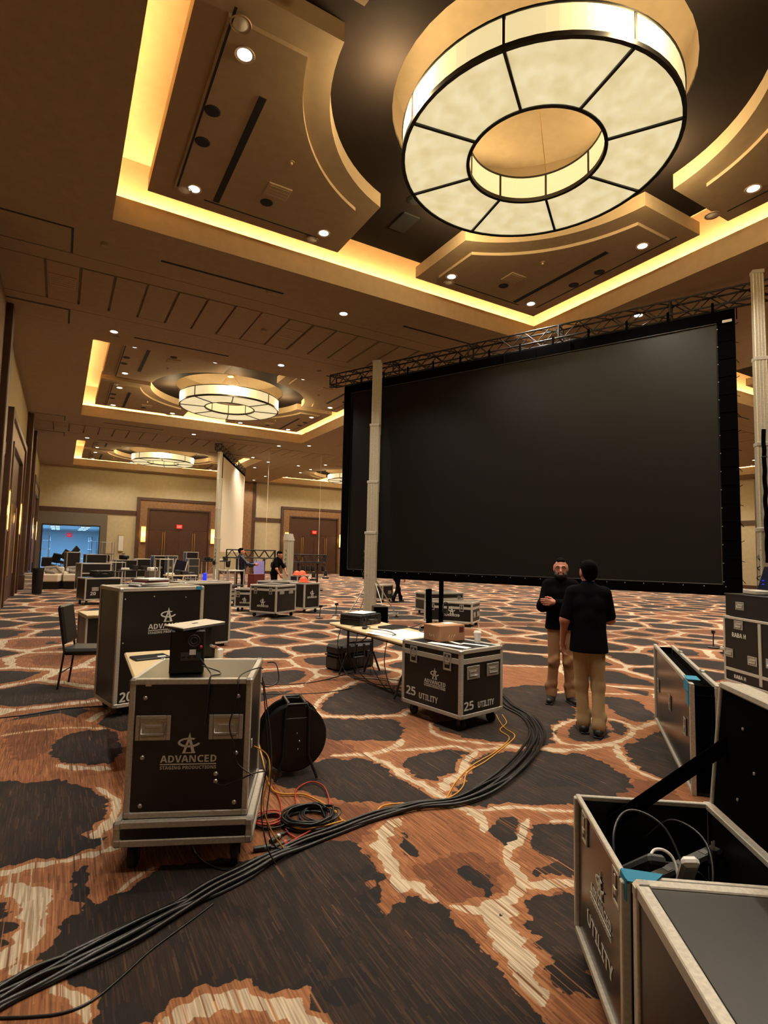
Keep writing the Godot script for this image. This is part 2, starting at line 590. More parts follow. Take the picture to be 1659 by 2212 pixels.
func carpet_tile() -> Image:
	var im := Image.create(int(TPX), int(TPX), false, Image.FORMAT_RGB8)
	im.fill(C_CREAM)
	var fn := FastNoiseLite.new()
	fn.seed = 5
	fn.frequency = 0.012
	fn.fractal_octaves = 3
	var r := RandomNumberGenerator.new()
	r.seed = 31
	var N := 7
	var cell := TPX / N
	var seeds := []
	for j in N:
		for i in N:
			seeds.append(Vector2((i + 0.5 * (j % 2) + r.randf_range(0.1, 0.9)) * cell, (j + r.randf_range(0.1, 0.9)) * cell))
	for si in seeds.size():
		var s: Vector2 = seeds[si]
		var poly := PackedVector2Array([s + Vector2(-600, -600), s + Vector2(600, -600), s + Vector2(600, 600), s + Vector2(-600, 600)])
		for sj in seeds.size():
			for ox in [-TPX, 0.0, TPX]:
				for oy in [-TPX, 0.0, TPX]:
					var q: Vector2 = seeds[sj] + Vector2(ox, oy)
					if q == s or q.distance_to(s) > 1000: continue
					var mid := (q + s) * 0.5
					var d := (q - s).normalized()
					var np := PackedVector2Array()
					for k in poly.size():
						var a := poly[k]
						var b := poly[(k + 1) % poly.size()]
						var da := (a - mid).dot(d)
						var db := (b - mid).dot(d)
						if da <= 0: np.append(a)
						if (da < 0) != (db < 0): np.append(a + (b - a) * (da / (da - db)))
					poly = np
		var w1 := r.randf_range(5.0, 20.0)
		var ins := Geometry2D.offset_polygon(poly, -w1 - 14.0, Geometry2D.JOIN_ROUND)
		if ins.is_empty(): continue
		var out := Geometry2D.offset_polygon(ins[0], 14.0, Geometry2D.JOIN_ROUND)
		wrap_fill(im, rough_poly(resample(out[0], 60.0), 7.0, 7.0, fn), C_ORANGE)
		if r.randf() < 0.6:
			var oo := Geometry2D.offset_polygon(poly, -w1 - r.randf_range(30, 60), Geometry2D.JOIN_ROUND)
			if not oo.is_empty(): wrap_fill(im, rough_poly(resample(oo[0], 50.0), 7.0, 16.0, fn), C_ORANGE2)
		if r.randf() < 0.86:
			var dep := w1 + r.randf_range(12.0, 52.0)
			var di := Geometry2D.offset_polygon(poly, -dep - 30.0, Geometry2D.JOIN_ROUND)
			if not di.is_empty():
				var dd := Geometry2D.offset_polygon(di[0], 30.0, Geometry2D.JOIN_ROUND)
				wrap_fill(im, rough_poly(resample(dd[0], 55.0), 7.0, 9.0, fn), C_DARK)
				if r.randf() < 0.5:
					var c := s + Vector2(r.randf_range(-30, 30), r.randf_range(-30, 30))
					var e := PackedVector2Array()
					for k in 9: e.append(c + Vector2(cos(TAU * k / 9.0), sin(TAU * k / 9.0)) * r.randf_range(15, 60))
					wrap_fill(im, rough_poly(e, 7.0, 8.0, fn), C_DARK2)
		elif r.randf() < 0.5:
			var e := PackedVector2Array()
			for k in 9: e.append(s + Vector2(cos(TAU * k / 9.0), sin(TAU * k / 9.0)) * r.randf_range(15, 50))
			wrap_fill(im, rough_poly(e, 7.0, 8.0, fn), C_DARK2)
	return im

func resample(poly: PackedVector2Array, step: float) -> PackedVector2Array:
	var out := PackedVector2Array()
	var acc := step
	for i in poly.size():
		var a := poly[i]
		var b := poly[(i + 1) % poly.size()]
		var d := a.distance_to(b)
		var t := step - acc
		while t < d:
			out.append(a + (b - a) * (t / d))
			t += step
		acc = d - (t - step)
	return out if out.size() > 3 else poly

# pixel outlines of the drawing on the carpet in front, laid out on the floor
func floor_uv(list: Array) -> PackedVector2Array:
	var out := PackedVector2Array()
	for i in range(0, list.size(), 2):
		var p := fl(list[i], list[i + 1])
		out.append(Vector2(p.x - PATCH.x, p.z - PATCH.y) * (TPX / TILE))
	return out

func carpet_front(base: Image) -> Image:
	var im := base.duplicate() as Image
	var fn := FastNoiseLite.new()
	fn.seed = 9
	fn.frequency = 0.02
	fn.fractal_octaves = 4
	var S := TPX / TILE
	var rg := RandomNumberGenerator.new()
	rg.seed = 12
	var ground := [0, 1560, 130, 1540, 260, 1580, 430, 1560, 640, 1490, 690, 1470, 800, 1470, 900, 1480, 1090, 1440, 1240, 1440, 1400, 1480, 1480, 1560, 1560, 1700, 1690, 1900, 1690, 2260, -60, 2260, -80, 1600]
	fill_poly(im, floor_uv(ground), C_ORANGE)
	# broad dark-orange streaked zones
	for z in [[300, 1900, 420, 1860, 560, 1930, 470, 1990, 330, 1960], [560, 1760, 760, 1740, 800, 1800, 640, 1850, 570, 1820], [1330, 1700, 1420, 1680, 1470, 1740, 1400, 1790, 1300, 1760], [900, 1880, 1010, 1840, 1080, 1880, 1060, 1950, 950, 1930], [1180, 1910, 1250, 1920, 1270, 2000, 1200, 2000], [620, 1560, 740, 1600, 760, 1640, 640, 1620], [20, 1570, 110, 1570, 100, 1620, 30, 1640]]:
		fill_poly(im, rough_poly(floor_uv(z), 5.0, 14.0, fn), C_ORANGE2)
	var dark := [
		[81, 2072, 92, 2034, 141, 1990, 217, 1947, 304, 1904, 353, 1871, 420, 1862, 560, 1852, 640, 1830, 738, 1815, 770, 1825, 803, 1864, 813, 1884, 796, 1923, 813, 1975, 835, 1982, 855, 1946, 900, 1936, 966, 1965, 1018, 2034, 1090, 2100, 1150, 2180, 1170, 2260, 700, 2260, 660, 2180, 580, 2150, 490, 2140, 400, 2168, 320, 2212, 230, 2230, 195, 2180, 163, 2142, 103, 2099],
		[-30, 1698, 65, 1690, 146, 1687, 200, 1708, 248, 1728, 233, 1762, 179, 1815, 119, 1853, 32, 1865, -40, 1872],
		[108, 1628, 150, 1585, 235, 1575, 260, 1600, 245, 1645, 150, 1650],
		[-40, 1952, 30, 1945, 68, 1962, 60, 1994, 25, 2034, -30, 2060],
		[600, 1690, 650, 1655, 705, 1640, 803, 1642, 861, 1675, 914, 1708, 933, 1724, 835, 1734, 705, 1724],
		[868, 1656, 900, 1629, 966, 1619, 1018, 1628, 985, 1669, 920, 1685, 881, 1675],
		[1031, 1636, 1135, 1622, 1260, 1630, 1330, 1665, 1360, 1692, 1300, 1728, 1161, 1737, 1031, 1740, 953, 1728, 998, 1688],
		[660, 1552, 760, 1552, 855, 1555, 861, 1597, 803, 1600, 705, 1597, 650, 1580],
		[695, 1524, 710, 1508, 740, 1487, 780, 1475, 849, 1490, 891, 1505, 903, 1527, 876, 1538, 800, 1544, 719, 1546],
		[936, 1560, 960, 1580, 1031, 1598, 1110, 1606, 1190, 1608, 1200, 1585, 1212, 1565, 1240, 1550, 1225, 1500, 1160, 1480, 1080, 1490, 1000, 1550],
		[1228, 1578, 1250, 1565, 1290, 1562, 1316, 1578, 1300, 1598, 1245, 1600],
		[1320, 1560, 1345, 1554, 1364, 1568, 1350, 1588, 1328, 1580],
		[1300, 1508, 1365, 1512, 1408, 1538, 1413, 1553, 1383, 1560, 1334, 1543],
		[1348, 1615, 1400, 1590, 1457, 1578, 1475, 1620, 1475, 1655, 1437, 1682, 1356, 1648],
		[1129, 1786, 1246, 1776, 1262, 1840, 1262, 1897, 1161, 1897, 1148, 1884, 1207, 1858, 1142, 1825],
		[1116, 1949, 1246, 1936, 1262, 2070, 1300, 2150, 1220, 2140, 1161, 2092, 1148, 2034, 1135, 1975],
		[470, 1590, 560, 1580, 600, 1640, 540, 1700, 470, 1680]]
	for d in dark:
		var dp := floor_uv(d)
		fill_poly(im, rough_poly(dp, 3.0, 9.0, fn), C_DARK)
		# browner passages inside the stone, stretched along the carpet
		var lo := Vector2(INF, INF)
		var hi := Vector2(-INF, -INF)
		for q in dp:
			lo = lo.min(q); hi = hi.max(q)
		var cn := int((hi.x - lo.x) * (hi.y - lo.y) / 9000.0) + 1
		for k in cn * 3:
			var c := Vector2(rg.randf_range(lo.x, hi.x), rg.randf_range(lo.y, hi.y))
			if not Geometry2D.is_point_in_polygon(c, dp): continue
			var e := PackedVector2Array()
			for j in 10: e.append(c + Vector2(cos(TAU * j / 10.0) * rg.randf_range(6, 26), sin(TAU * j / 10.0) * rg.randf_range(20, 75)))
			var cl := Geometry2D.intersect_polygons(rough_poly(e, 4.0, 6.0, fn), dp)
			for q in cl: fill_poly(im, q, C_DARK.lerp(Color(0.30, 0.20, 0.145), rg.randf_range(0.08, 0.32)))
	var deep := [
		[119, 1852, 160, 1810, 222, 1785, 225, 1815, 190, 1842, 140, 1862],
		[160, 1880, 190, 1868, 182, 1920, 205, 1960, 175, 1965, 160, 1930],
		[630, 2140, 690, 2080, 745, 1995, 760, 1990, 720, 2060, 670, 2140],
		[690, 2145, 770, 2100, 832, 2055, 815, 2120, 790, 2160, 720, 2165],
		[560, 1888, 640, 1884, 740, 1885, 800, 1865, 806, 1880, 770, 1900, 660, 1898],
		[1130, 1660, 1230, 1665, 1290, 1690, 1220, 1700, 1150, 1690],
		[1390, 1610, 1430, 1605, 1440, 1640, 1400, 1640],
		[770, 1940, 800, 1915, 812, 1890, 826, 1895, 812, 1960, 830, 1982, 790, 1975],
		[868, 1799, 884, 1812, 900, 1851, 881, 1850, 865, 1825],
		[992, 1877, 1031, 1880, 1063, 1910, 1060, 1945, 1040, 1926, 1005, 1903]]
	for d in deep:
		fill_poly(im, rough_poly(floor_uv(d), 3.0, 7.0, fn), C_DARK2)
	var cream := [
		[[868, 1767, 835, 1793, 824, 1832, 842, 1871, 858, 1905, 894, 1910, 914, 1930, 946, 1948], 0.10, 0.06],
		[[842, 1871, 860, 1908, 880, 1925], 0.10, 0.05],
		[[1142, 1767, 1122, 1806, 1092, 1845, 1109, 1877, 1125, 1910, 1090, 1949, 1031, 1965, 969, 1956], 0.07, 0.05],
		[[1085, 1945, 1070, 1985, 1082, 2015, 1108, 2058, 1132, 2105, 1170, 2175], 0.17, 0.08],
		[[1125, 1913, 1194, 1910, 1256, 1905], 0.06, 0.07],
		[[953, 1741, 1031, 1750, 1109, 1744, 1194, 1750, 1250, 1752], 0.05, 0.04],
		[[1020, 1752, 1048, 1780, 1040, 1800], 0.09, 0.03],
		[[712, 1633, 757, 1630, 803, 1628, 848, 1616, 868, 1596], 0.05, 0.09],
		[[790, 1632, 848, 1656, 875, 1679, 920, 1698, 946, 1718, 975, 1728], 0.06, 0.08],
		[[848, 1622, 920, 1617, 979, 1613, 1031, 1620, 1096, 1614, 1161, 1617, 1260, 1620], 0.06, 0.06],
		[[927, 1562, 936, 1584, 972, 1597, 1031, 1604, 1116, 1612], 0.04, 0.05],
		[[1031, 1621, 1008, 1643, 995, 1669, 966, 1690, 950, 1712], 0.06, 0.08],
		[[679, 1532, 695, 1545, 738, 1549, 809, 1547, 865, 1545, 891, 1536, 935, 1556], 0.06, 0.08],
		[[679, 1532, 695, 1508, 740, 1484, 775, 1470], 0.05, 0.07],
		[[1195, 1580, 1210, 1565, 1260, 1552, 1330, 1556, 1366, 1575, 1340, 1600, 1260, 1610, 1210, 1603, 1195, 1582], 0.05, 0.05],
		[[1366, 1578, 1420, 1560, 1450, 1568], 0.07, 0.06],
		[[1330, 1606, 1345, 1640, 1390, 1672, 1440, 1690], 0.07, 0.03],
		[[1180, 1622, 1260, 1618, 1330, 1606], 0.07, 0.06],
		[[1180, 1500, 1240, 1492, 1310, 1498, 1400, 1500], 0.05, 0.05],
		[[120, 1652, 180, 1660, 245, 1660], 0.07, 0.07],
		[[205, 1700, 252, 1732, 240, 1768, 200, 1812], 0.04, 0.08],
		[[-40, 1895, 30, 1880, 60, 1872, 130, 1860, 220, 1840, 262, 1825], 0.05, 0.05],
		[[252, 1930, 300, 1890, 338, 1872], 0.02, 0.04],
		[[-30, 1930, 30, 1925, 72, 1935, 78, 1965, 55, 2020, 20, 2060, -20, 2100], 0.10, 0.11],
		[[30, 2085, 70, 2115, 92, 2108], 0.05, 0.05],
		[[108, 2132, 140, 2142, 175, 2165, 185, 2212], 0.06, 0.04],
		[[330, 2235, 412, 2184, 488, 2162, 570, 2168, 650, 2198, 700, 2245], 0.09, 0.09],
		[[0, 1590, 60, 1580, 150, 1572, 230, 1574], 0.03, 0.04],
		[[1185, 1775, 1246, 1772], 0.03, 0.04]]
	for c in cream:
		fill_poly(im, stroke(floor_uv(c[0]), c[1] * S * 1.5 + 9.0, c[2] * S * 1.5 + 9.0, 4.0, fn), C_ORANGE.lerp(Color(0.76, 0.55, 0.38), 0.35))
	for c in cream:
		fill_poly(im, stroke(floor_uv(c[0]), c[1] * S, c[2] * S, 3.0, fn), C_CREAM)
	for d in [[1057, 1790, 1090, 1767, 1120, 1773, 1117, 1799, 1096, 1825, 1070, 1815], [1078, 1974, 1085, 1970, 1088, 1978, 1080, 1980]]:
		fill_poly(im, rough_poly(floor_uv(d), 3.0, 6.0, fn), C_DARK)
	return im

func abrash(im: Image, count: int, sd: int) -> void:
	# the drawn pile: thin strokes along the carpet, lighter in the dark stones, darker in the ground
	var g := RandomNumberGenerator.new()
	g.seed = sd
	var w := im.get_width()
	for k in count:
		var x := g.randi_range(0, w - 3)
		var y := g.randi_range(0, w - 70)
		var l := g.randi_range(12, 64)
		var a := im.get_pixel(x, y)
		var b := im.get_pixel(x, y + l)
		if absf(a.r - b.r) > 0.06: continue
		var c := a
		if a.r < 0.2: c = a.lerp(Color(0.38, 0.26, 0.18), g.randf_range(0.1, 0.65))
		elif a.r < 0.7: c = a.lerp(Color(0.30, 0.17, 0.09), g.randf_range(0.1, 0.5)) if g.randf() < 0.6 else a.lerp(Color(0.78, 0.55, 0.36), g.randf_range(0.1, 0.5))
		else: c = a.lerp(Color(0.66, 0.54, 0.40), g.randf_range(0.05, 0.3))
		im.fill_rect(Rect2i(x, y, g.randi_range(1, 2), l), c)

func build_floor() -> void:
	var tile := carpet_tile()
	var front := carpet_front(tile)
	abrash(tile, 9000, 5)
	abrash(front, 42000, 6)
	# pile streaks that run along the carpet's length, and fine tufts
	var streak := noisetex(1024, 0.16, Color(0.68, 0.65, 0.62), Color(1, 1, 1), FastNoiseLite.TYPE_SIMPLEX, 2, 41, 20)
	var tuft := noisetex(512, 0.25, Color(0, 0, 0), Color(1, 1, 1), FastNoiseLite.TYPE_SIMPLEX, 2, 43)
	var mats := []
	for im in [tile, front]:
		var m := mat("carpet" if im == tile else "carpet_front", Color(1, 1, 1), 0.95)
		m.albedo_texture = ImageTexture.create_from_image(im)
		m.detail_enabled = true
		m.detail_blend_mode = BaseMaterial3D.BLEND_MODE_MUL
		m.detail_albedo = streak
		m.detail_uv_layer = BaseMaterial3D.DETAIL_UV_2
		m.rim_enabled = false
		mats.append(m)
	var am := ArrayMesh.new()
	var X := [WL - 0.3, PATCH.x + TILE, WR + 0.3]
	var Z := [WB - 0.3, PATCH.y, PATCH.y + TILE, WF + 0.3]
	for wh in 2:
		var v := PackedVector3Array()
		var n := PackedVector3Array()
		var u1 := PackedVector2Array()
		var u2 := PackedVector2Array()
		for i in 2:
			for j in 3:
				var here := i == 0 and j == 1
				if here != (wh == 1): continue
				var x0: float = X[i]
				var x1: float = X[i + 1]
				var c := [Vector3(x0, 0, Z[j]), Vector3(x1, 0, Z[j]), Vector3(x1, 0, Z[j + 1]), Vector3(x0, 0, Z[j + 1])]
				for k in [0, 1, 2, 0, 2, 3]:
					var p: Vector3 = c[k]
					v.append(p); n.append(Vector3.UP)
					u1.append(Vector2(p.x - PATCH.x, p.z - PATCH.y) / TILE)
					u2.append(Vector2(p.x / 2.1, p.z / 3.3))
		var arr := []
		arr.resize(Mesh.ARRAY_MAX)
		arr[Mesh.ARRAY_VERTEX] = v; arr[Mesh.ARRAY_NORMAL] = n; arr[Mesh.ARRAY_TEX_UV] = u1; arr[Mesh.ARRAY_TEX_UV2] = u2
		am.add_surface_from_arrays(Mesh.PRIMITIVE_TRIANGLES, arr)
		am.surface_set_material(wh, mats[wh])
	var o := MeshInstance3D.new()
	o.name = "carpet"
	o.mesh = am
	var fl_root := struct("floor")
	fl_root.add_child(o)
	o.cast_shadow = GeometryInstance3D.SHADOW_CASTING_SETTING_ON
	bpart(fl_root, "slab", M.concrete, Vector3((WL + WR) / 2, -0.16, (WB + WF) / 2), Vector3(WR - WL + 0.6, 0.3, WF - WB + 0.6))

# ------------------------------------------------------------------ walls
var door_count := 0
var trim_count := 0

func door_surround(t: Transform3D, half: float, with_doors := true) -> void:
	# t: on the wall at floor level, x along the wall, z into the room
	trim_count += 1
	var s := struct("trim_%d" % trim_count)
	s.transform = t
	var op := 2.13
	for e in [-1.0, 1.0]:
		bpart(s, "border_post", M.wood_dark, Vector3(e * (half - 0.1), 2.77, 0.09), Vector3(0.22, 5.54, 0.18), 0.01)
		bpart(s, "jamb_panel", M.wood_frame, Vector3(e * (half + op + 0.06 - 0.2) * 0.5, 2.65, 0.06), Vector3(half - 0.2 - op - 0.12, 5.3, 0.12))
		bpart(s, "casing", M.wood_dark, Vector3(e * (op + 0.06), 2.37, 0.08), Vector3(0.13, 4.74, 0.16), 0.01)
	bpart(s, "border_head", M.wood_dark, Vector3(0, 5.43, 0.09), Vector3(half * 2 - 0.42, 0.22, 0.18), 0.01)
	bpart(s, "head_panel", M.wood_frame, Vector3(0, 5.06, 0.06), Vector3(op * 2 + 0.26, 0.52, 0.12))
	bpart(s, "casing_head", M.wood_dark, Vector3(0, 4.74, 0.08), Vector3(op * 2 + 0.26, 0.12, 0.16), 0.01)
	bpart(s, "transom", M.wood_door, Vector3(0, 3.95, 0.02), Vector3(op * 2, 1.48, 0.05))
	if not with_doors: return
	for k in 2:
		door_count += 1
		var d := struct("door_%d" % door_count)
		d.transform = t * Transform3D(Basis.IDENTITY, Vector3(-op * 0.5 + k * op, 0, 0))
		for e in [-1.0, 1.0]:
			var leaf := bpart(d, "leaf", M.wood_door, Vector3(e * op * 0.25, 1.6, 0.03), Vector3(op * 0.5 - 0.02, 3.18, 0.06), 0.006)
			part(leaf, "pull_handle", MB.new().bar(Vector3(-e * 0.46, -0.75, 0.08), Vector3(-e * 0.46, 1.45, 0.08), 0.02).bar(Vector3(-e * 0.46, -0.6, 0.03), Vector3(-e * 0.46, -0.6, 0.08), 0.012).bar(Vector3(-e * 0.46, 1.3, 0.03), Vector3(-e * 0.46, 1.3, 0.08), 0.012).mesh(), M.brass)

func exit_sign(t: Transform3D, label: String) -> void:
	var o := thing("exit_sign", label, "exit sign")
	o.transform = t
	bpart(o, "housing", M.exit_glow, Vector3.ZERO, Vector3(0.42, 0.3, 0.07), 0.01)
	text(o, "lettering", "EXIT", M.print_white, 0.3, 0.15, Vector3(0, 0, 0.04), Basis.IDENTITY, true)

func sconce(t: Transform3D, label: String, lit := true) -> void:
	var o := thing("wall_sconce", label, "wall light", Vector3.ZERO, 0.0, "tall sconces beside the doors")
	o.transform = t
	bpart(o, "back_plate", M.brass, Vector3(0, 0, 0.02), Vector3(0.3, 1.2, 0.03), 0.005)
	bpart(o, "glass_shade", M.sconce_glow if lit else M.lamp_off, Vector3(0, 0, 0.075), Vector3(0.32, 1.1, 0.08), 0.02)
	for y in [-0.57, 0.57]: bpart(o, "end_cap", M.brass, Vector3(0, y, 0.07), Vector3(0.34, 0.04, 0.1), 0.005)
	if lit: light_omni("wall_sconce_lamp", t * Vector3(0, 0, 0.3), Color(1, 0.76, 0.42), 0.5, 0.15)

func wall_piece(s: Node3D, m: Material, lo: Vector3, hi: Vector3, called := "plaster") -> void:
	bpart(s, called, m, (lo + hi) * 0.5, hi - lo)

func build_walls() -> void:
	var T := 0.3
	var H := 9.2
	# left wall
	var s := struct("wall_left")
	wall_piece(s, M.wall_paint, Vector3(WL - T, 0, WB - T), Vector3(WL, H, WF + T))
	var bs := struct("baseboard_left")
	wall_piece(bs, M.wood_dark, Vector3(WL, 0, WB), Vector3(WL + 0.04, 0.22, WF), "board")
	for zc in [-13.3, -29.4]:
		trim_count += 1
		var p := struct("trim_%d" % trim_count)
		for e in [-1.0, 1.0]:
			bpart(p, "pilaster", M.wood_dark, Vector3(WL + 0.11, CEIL / 2, zc + e * 2.0), Vector3(0.22, CEIL, 0.55), 0.02)
			bpart(p, "plinth", M.wood_dark, Vector3(WL + 0.135, 0.3, zc + e * 2.0), Vector3(0.27, 0.6, 0.62), 0.02)
		bpart(p, "panel", M.wood_frame, Vector3(WL + 0.04, CEIL / 2, zc), Vector3(0.08, CEIL, 3.45))
	for zc in COF_Z:
		var t := Transform3D(Basis(Vector3(0, 0, -1), Vector3.UP, Vector3(1, 0, 0)), Vector3(WL, 0, zc))
		door_surround(t, 3.5)
		if zc < -10:
			for e in [-1.0, 1.0]:
				sconce(Transform3D(t.basis * Basis.from_scale(Vector3(0.7, 1.0, 0.45)), t * Vector3(e * 2.75, 2.75, 0.12)), "lit tall sconce on the long left wall beside the dark doors")
	for zr in [[-41.3, WB], [-31.7, -33.9], [-24.9, -27.1], [-15.6, -17.9]]:
		trim_count += 1
		var r := struct("trim_%d" % trim_count)
		wall_piece(r, M.wood_dark, Vector3(WL, 4.2, minf(zr[0], zr[1])), Vector3(WL + 0.06, 4.52, maxf(zr[0], zr[1])), "rail")
	# far wall with the opening to the store room
	s = struct("wall_back")
	wall_piece(s, M.wall_paint, Vector3(WL - T, 0, WB - T), Vector3(-1.06, H, WB))
	wall_piece(s, M.wall_paint, Vector3(-1.06, 3.3, WB - T), Vector3(2.35, H, WB))
	wall_piece(s, M.wall_paint, Vector3(2.35, 0, WB - T), Vector3(WR + T, H, WB))
	# grey-brown panel round the opening
	wall_piece(s, M.drape, Vector3(-1.42, 0, WB), Vector3(-1.06, 4.2, WB + 0.05), "surround_panel")
	wall_piece(s, M.drape, Vector3(-1.06, 3.3, WB), Vector3(2.35, 4.2, WB + 0.05), "surround_panel")
	wall_piece(s, M.drape, Vector3(2.35, 0, WB), Vector3(2.82, 4.2, WB + 0.05), "surround_panel")
	wall_piece(s, M.slot_black, Vector3(-1.1, 3.26, WB + 0.04), Vector3(2.39, 3.34, WB + 0.08), "opening_edge")
	for x in [-1.1, 2.33]: wall_piece(s, M.slot_black, Vector3(x, 0, WB + 0.04), Vector3(x + 0.06, 3.26, WB + 0.08), "opening_edge")
	bs = struct("baseboard_back")
	wall_piece(bs, M.wood_dark, Vector3(2.85, 0, WB), Vector3(WR, 0.22, WB + 0.04), "board")
	for xr in [[-1.42, 4.66], [10.66, 12.45], [13.42, 15.6], [21.6, 25.9], [27.1, 30.0]]:
		trim_count += 1
		var r := struct("trim_%d" % trim_count)
		wall_piece(r, M.wood_dark, Vector3(xr[0], 4.2, WB), Vector3(xr[1], 4.52, WB + 0.06), "rail")
	for xp in [12.45, 26.1]:
		trim_count += 1
		var r := struct("trim_%d" % trim_count)
		wall_piece(r, M.wood_frame, Vector3(xp, 0, WB), Vector3(xp + 0.7, CEIL, WB + 0.16), "pilaster")
		wall_piece(r, M.wood_dark, Vector3(xp + 0.7, 0, WB), Vector3(xp + 0.96, CEIL, WB + 0.2), "pilaster_edge")
	var where := ["beside the store room opening", "behind the white screen", "behind the black screen"]
	for k in 3:
		var xc: float = [7.66, 18.6, 32.7][k]
		var t := Transform3D(Basis.IDENTITY, Vector3(xc, 0, WB))
		door_surround(t, 2.98)
		exit_sign(Transform3D(Basis.IDENTITY, Vector3(xc, 3.5, WB + 0.12)), "small red lit exit sign over the doors " + ["next to the store room opening", "beyond the lying truss", "close to the right wall"][k])
		for e in [-1.0, 1.0]:
			sconce(Transform3D(Basis.IDENTITY, t * Vector3(e * 2.48, 2.85, 0.12)), "lit tall sconce on the far wall beside brown double doors")
	sconce(Transform3D(Basis.IDENTITY, Vector3(3.75, 2.15, WB)), "unlit pale sconce on the beige far wall near the opening", false)
	# right wall and the wall behind the camera
	s = struct("wall_right")
	wall_piece(s, M.wall_paint, Vector3(WR, 0, WB - T), Vector3(WR + T, H, WF + T))
	trim_count += 1
	var rr := struct("trim_%d" % trim_count)
	wall_piece(rr, M.wood_dark, Vector3(WR - 0.06, 4.2, WB), Vector3(WR, 4.52, -18.9), "rail")
	wall_piece(rr, M.wood_dark, Vector3(WR - 0.12, 0, -18.9), Vector3(WR, CEIL, -18.4), "post")
	wall_piece(rr, M.wood_frame, Vector3(WR - 0.08, 0, -18.4), Vector3(WR, CEIL, -15.0), "panel")
	bs = struct("baseboard_right")
	wall_piece(bs, M.wood_dark, Vector3(WR - 0.04, 0, WB), Vector3(WR, 0.22, WF), "board")
	s = struct("wall_front")
	wall_piece(s, M.wall_paint, Vector3(WL - T, 0, WF), Vector3(WR + T, H, WF + T))

func build_store_room() -> void:
	# the bright store room beyond the opening, lit by cool ceiling troffers
	var z0 := WB - 0.3
	var z1 := -57.0
	var s := struct("floor_store_room")
	wall_piece(s, M.store_metal, Vector3(-2.2, -0.2, z1), Vector3(5.0, 0.0, z0), "slab")
	s = struct("wall_store_room")
	wall_piece(s, M.store_wall, Vector3(-2.4, 0, z1), Vector3(-2.2, 3.7, z0))
	wall_piece(s, M.store_wall, Vector3(5.0, 0, z1), Vector3(5.2, 3.7, z0))
	wall_piece(s, M.store_wall, Vector3(-2.4, 0, z1 - 0.2), Vector3(5.2, 3.7, z1))
	s = struct("ceiling_store_room")
	wall_piece(s, M.store_wall, Vector3(-2.4, 3.3, z1), Vector3(5.2, 3.5, z0), "slab")
	for i in 2:
		for j in 3:
			var p := Vector3(-0.35 + i * 1.9, 3.27, -45.6 - j * 3.6)
			var o := thing("troffer_light", "white rectangular ceiling light in the bright blue store room", "ceiling light", p, 0.0, "store room ceiling lights")
			bpart(o, "frame", M.plastic_white, Vector3(0, 0.01, 0), Vector3(0.66, 0.05, 1.3), 0.005)
			for e in [-1.0, 1.0]: bpart(o, "lens_light", M.troffer_glow, Vector3(e * 0.16, -0.02, 0), Vector3(0.24, 0.02, 1.16))
			light_area("troffer_lamp", p + Vector3(0, -0.06, 0), Vector3.DOWN, Vector2(0.6, 1.2), Color(0.46, 0.73, 1.0), 17.0)
	exit_sign(Transform3D(Basis.IDENTITY, Vector3(0.7, 2.9, z1 + 0.1)), "red exit sign on the end wall of the store room")
	for k in 4:
		var e := -1.0 if k % 2 == 0 else 1.0
		var o := thing("shelf_rack", "tall metal shelf rack along the side of the bright store room", "rack", Vector3(-0.95 if e < 0 else 2.3, 0, -46.2 - (k / 2) * 3.4), 0.0, "store room racks")
		for x in [-0.3, 0.3]:
			for z in [-1.1, 1.1]: bpart(o, "post", M.store_metal, Vector3(x, 1.3, z), Vector3(0.05, 2.6, 0.05))
		for y in [0.35, 1.0, 1.65, 2.3]: bpart(o, "shelf", M.store_wall, Vector3(0, y, 0), Vector3(0.66, 0.04, 2.26))
	for k in 3:
		var o := thing("work_table", "grey table standing on the store room floor", "table", Vector3(0.1 + k * 0.6, 0, -47.5 - k * 1.9), 0.0, "store room tables")
		bpart(o, "top", M.store_wall, Vector3(0, 0.9, 0), Vector3(1.2, 0.05, 0.7), 0.01)
		bpart(o, "lower_shelf", M.store_metal, Vector3(0, 0.4, 0), Vector3(1.1, 0.04, 0.6))
		for x in [-0.55, 0.55]:
			for z in [-0.3, 0.3]: bpart(o, "leg", M.store_metal, Vector3(x, 0.45, z), Vector3(0.05, 0.88, 0.05))

# ------------------------------------------------------------------ ceiling
func arc_panel(sx: float, sz: float, inset: float) -> PackedVector2Array:
	# one of the four corner panels of a coffer: a rectangle whose inner corner is bitten by the circle
	var gx := 0.945 + inset
	var gz := 0.25 + inset
	var ox := 4.5 - inset
	var oz := 4.44 - inset
	var r := 2.88 + inset
	var p := PackedVector2Array()
	p.append(Vector2(ox, oz))
	p.append(Vector2(gx, oz))
	var a0 := acos(clampf(gx / r, -1, 1))
	var a1 := asin(clampf(gz / r, -1, 1))
	for k in 17:
		var a := lerpf(a0, a1, k / 16.0)
		p.append(Vector2(cos(a), sin(a)) * r)
	p.append(Vector2(ox, gz))
	var out := PackedVector2Array()
	for q in p: out.append(Vector2(q.x * sx, q.y * sz))
	if sx * sz < 0: out.reverse()
	return out

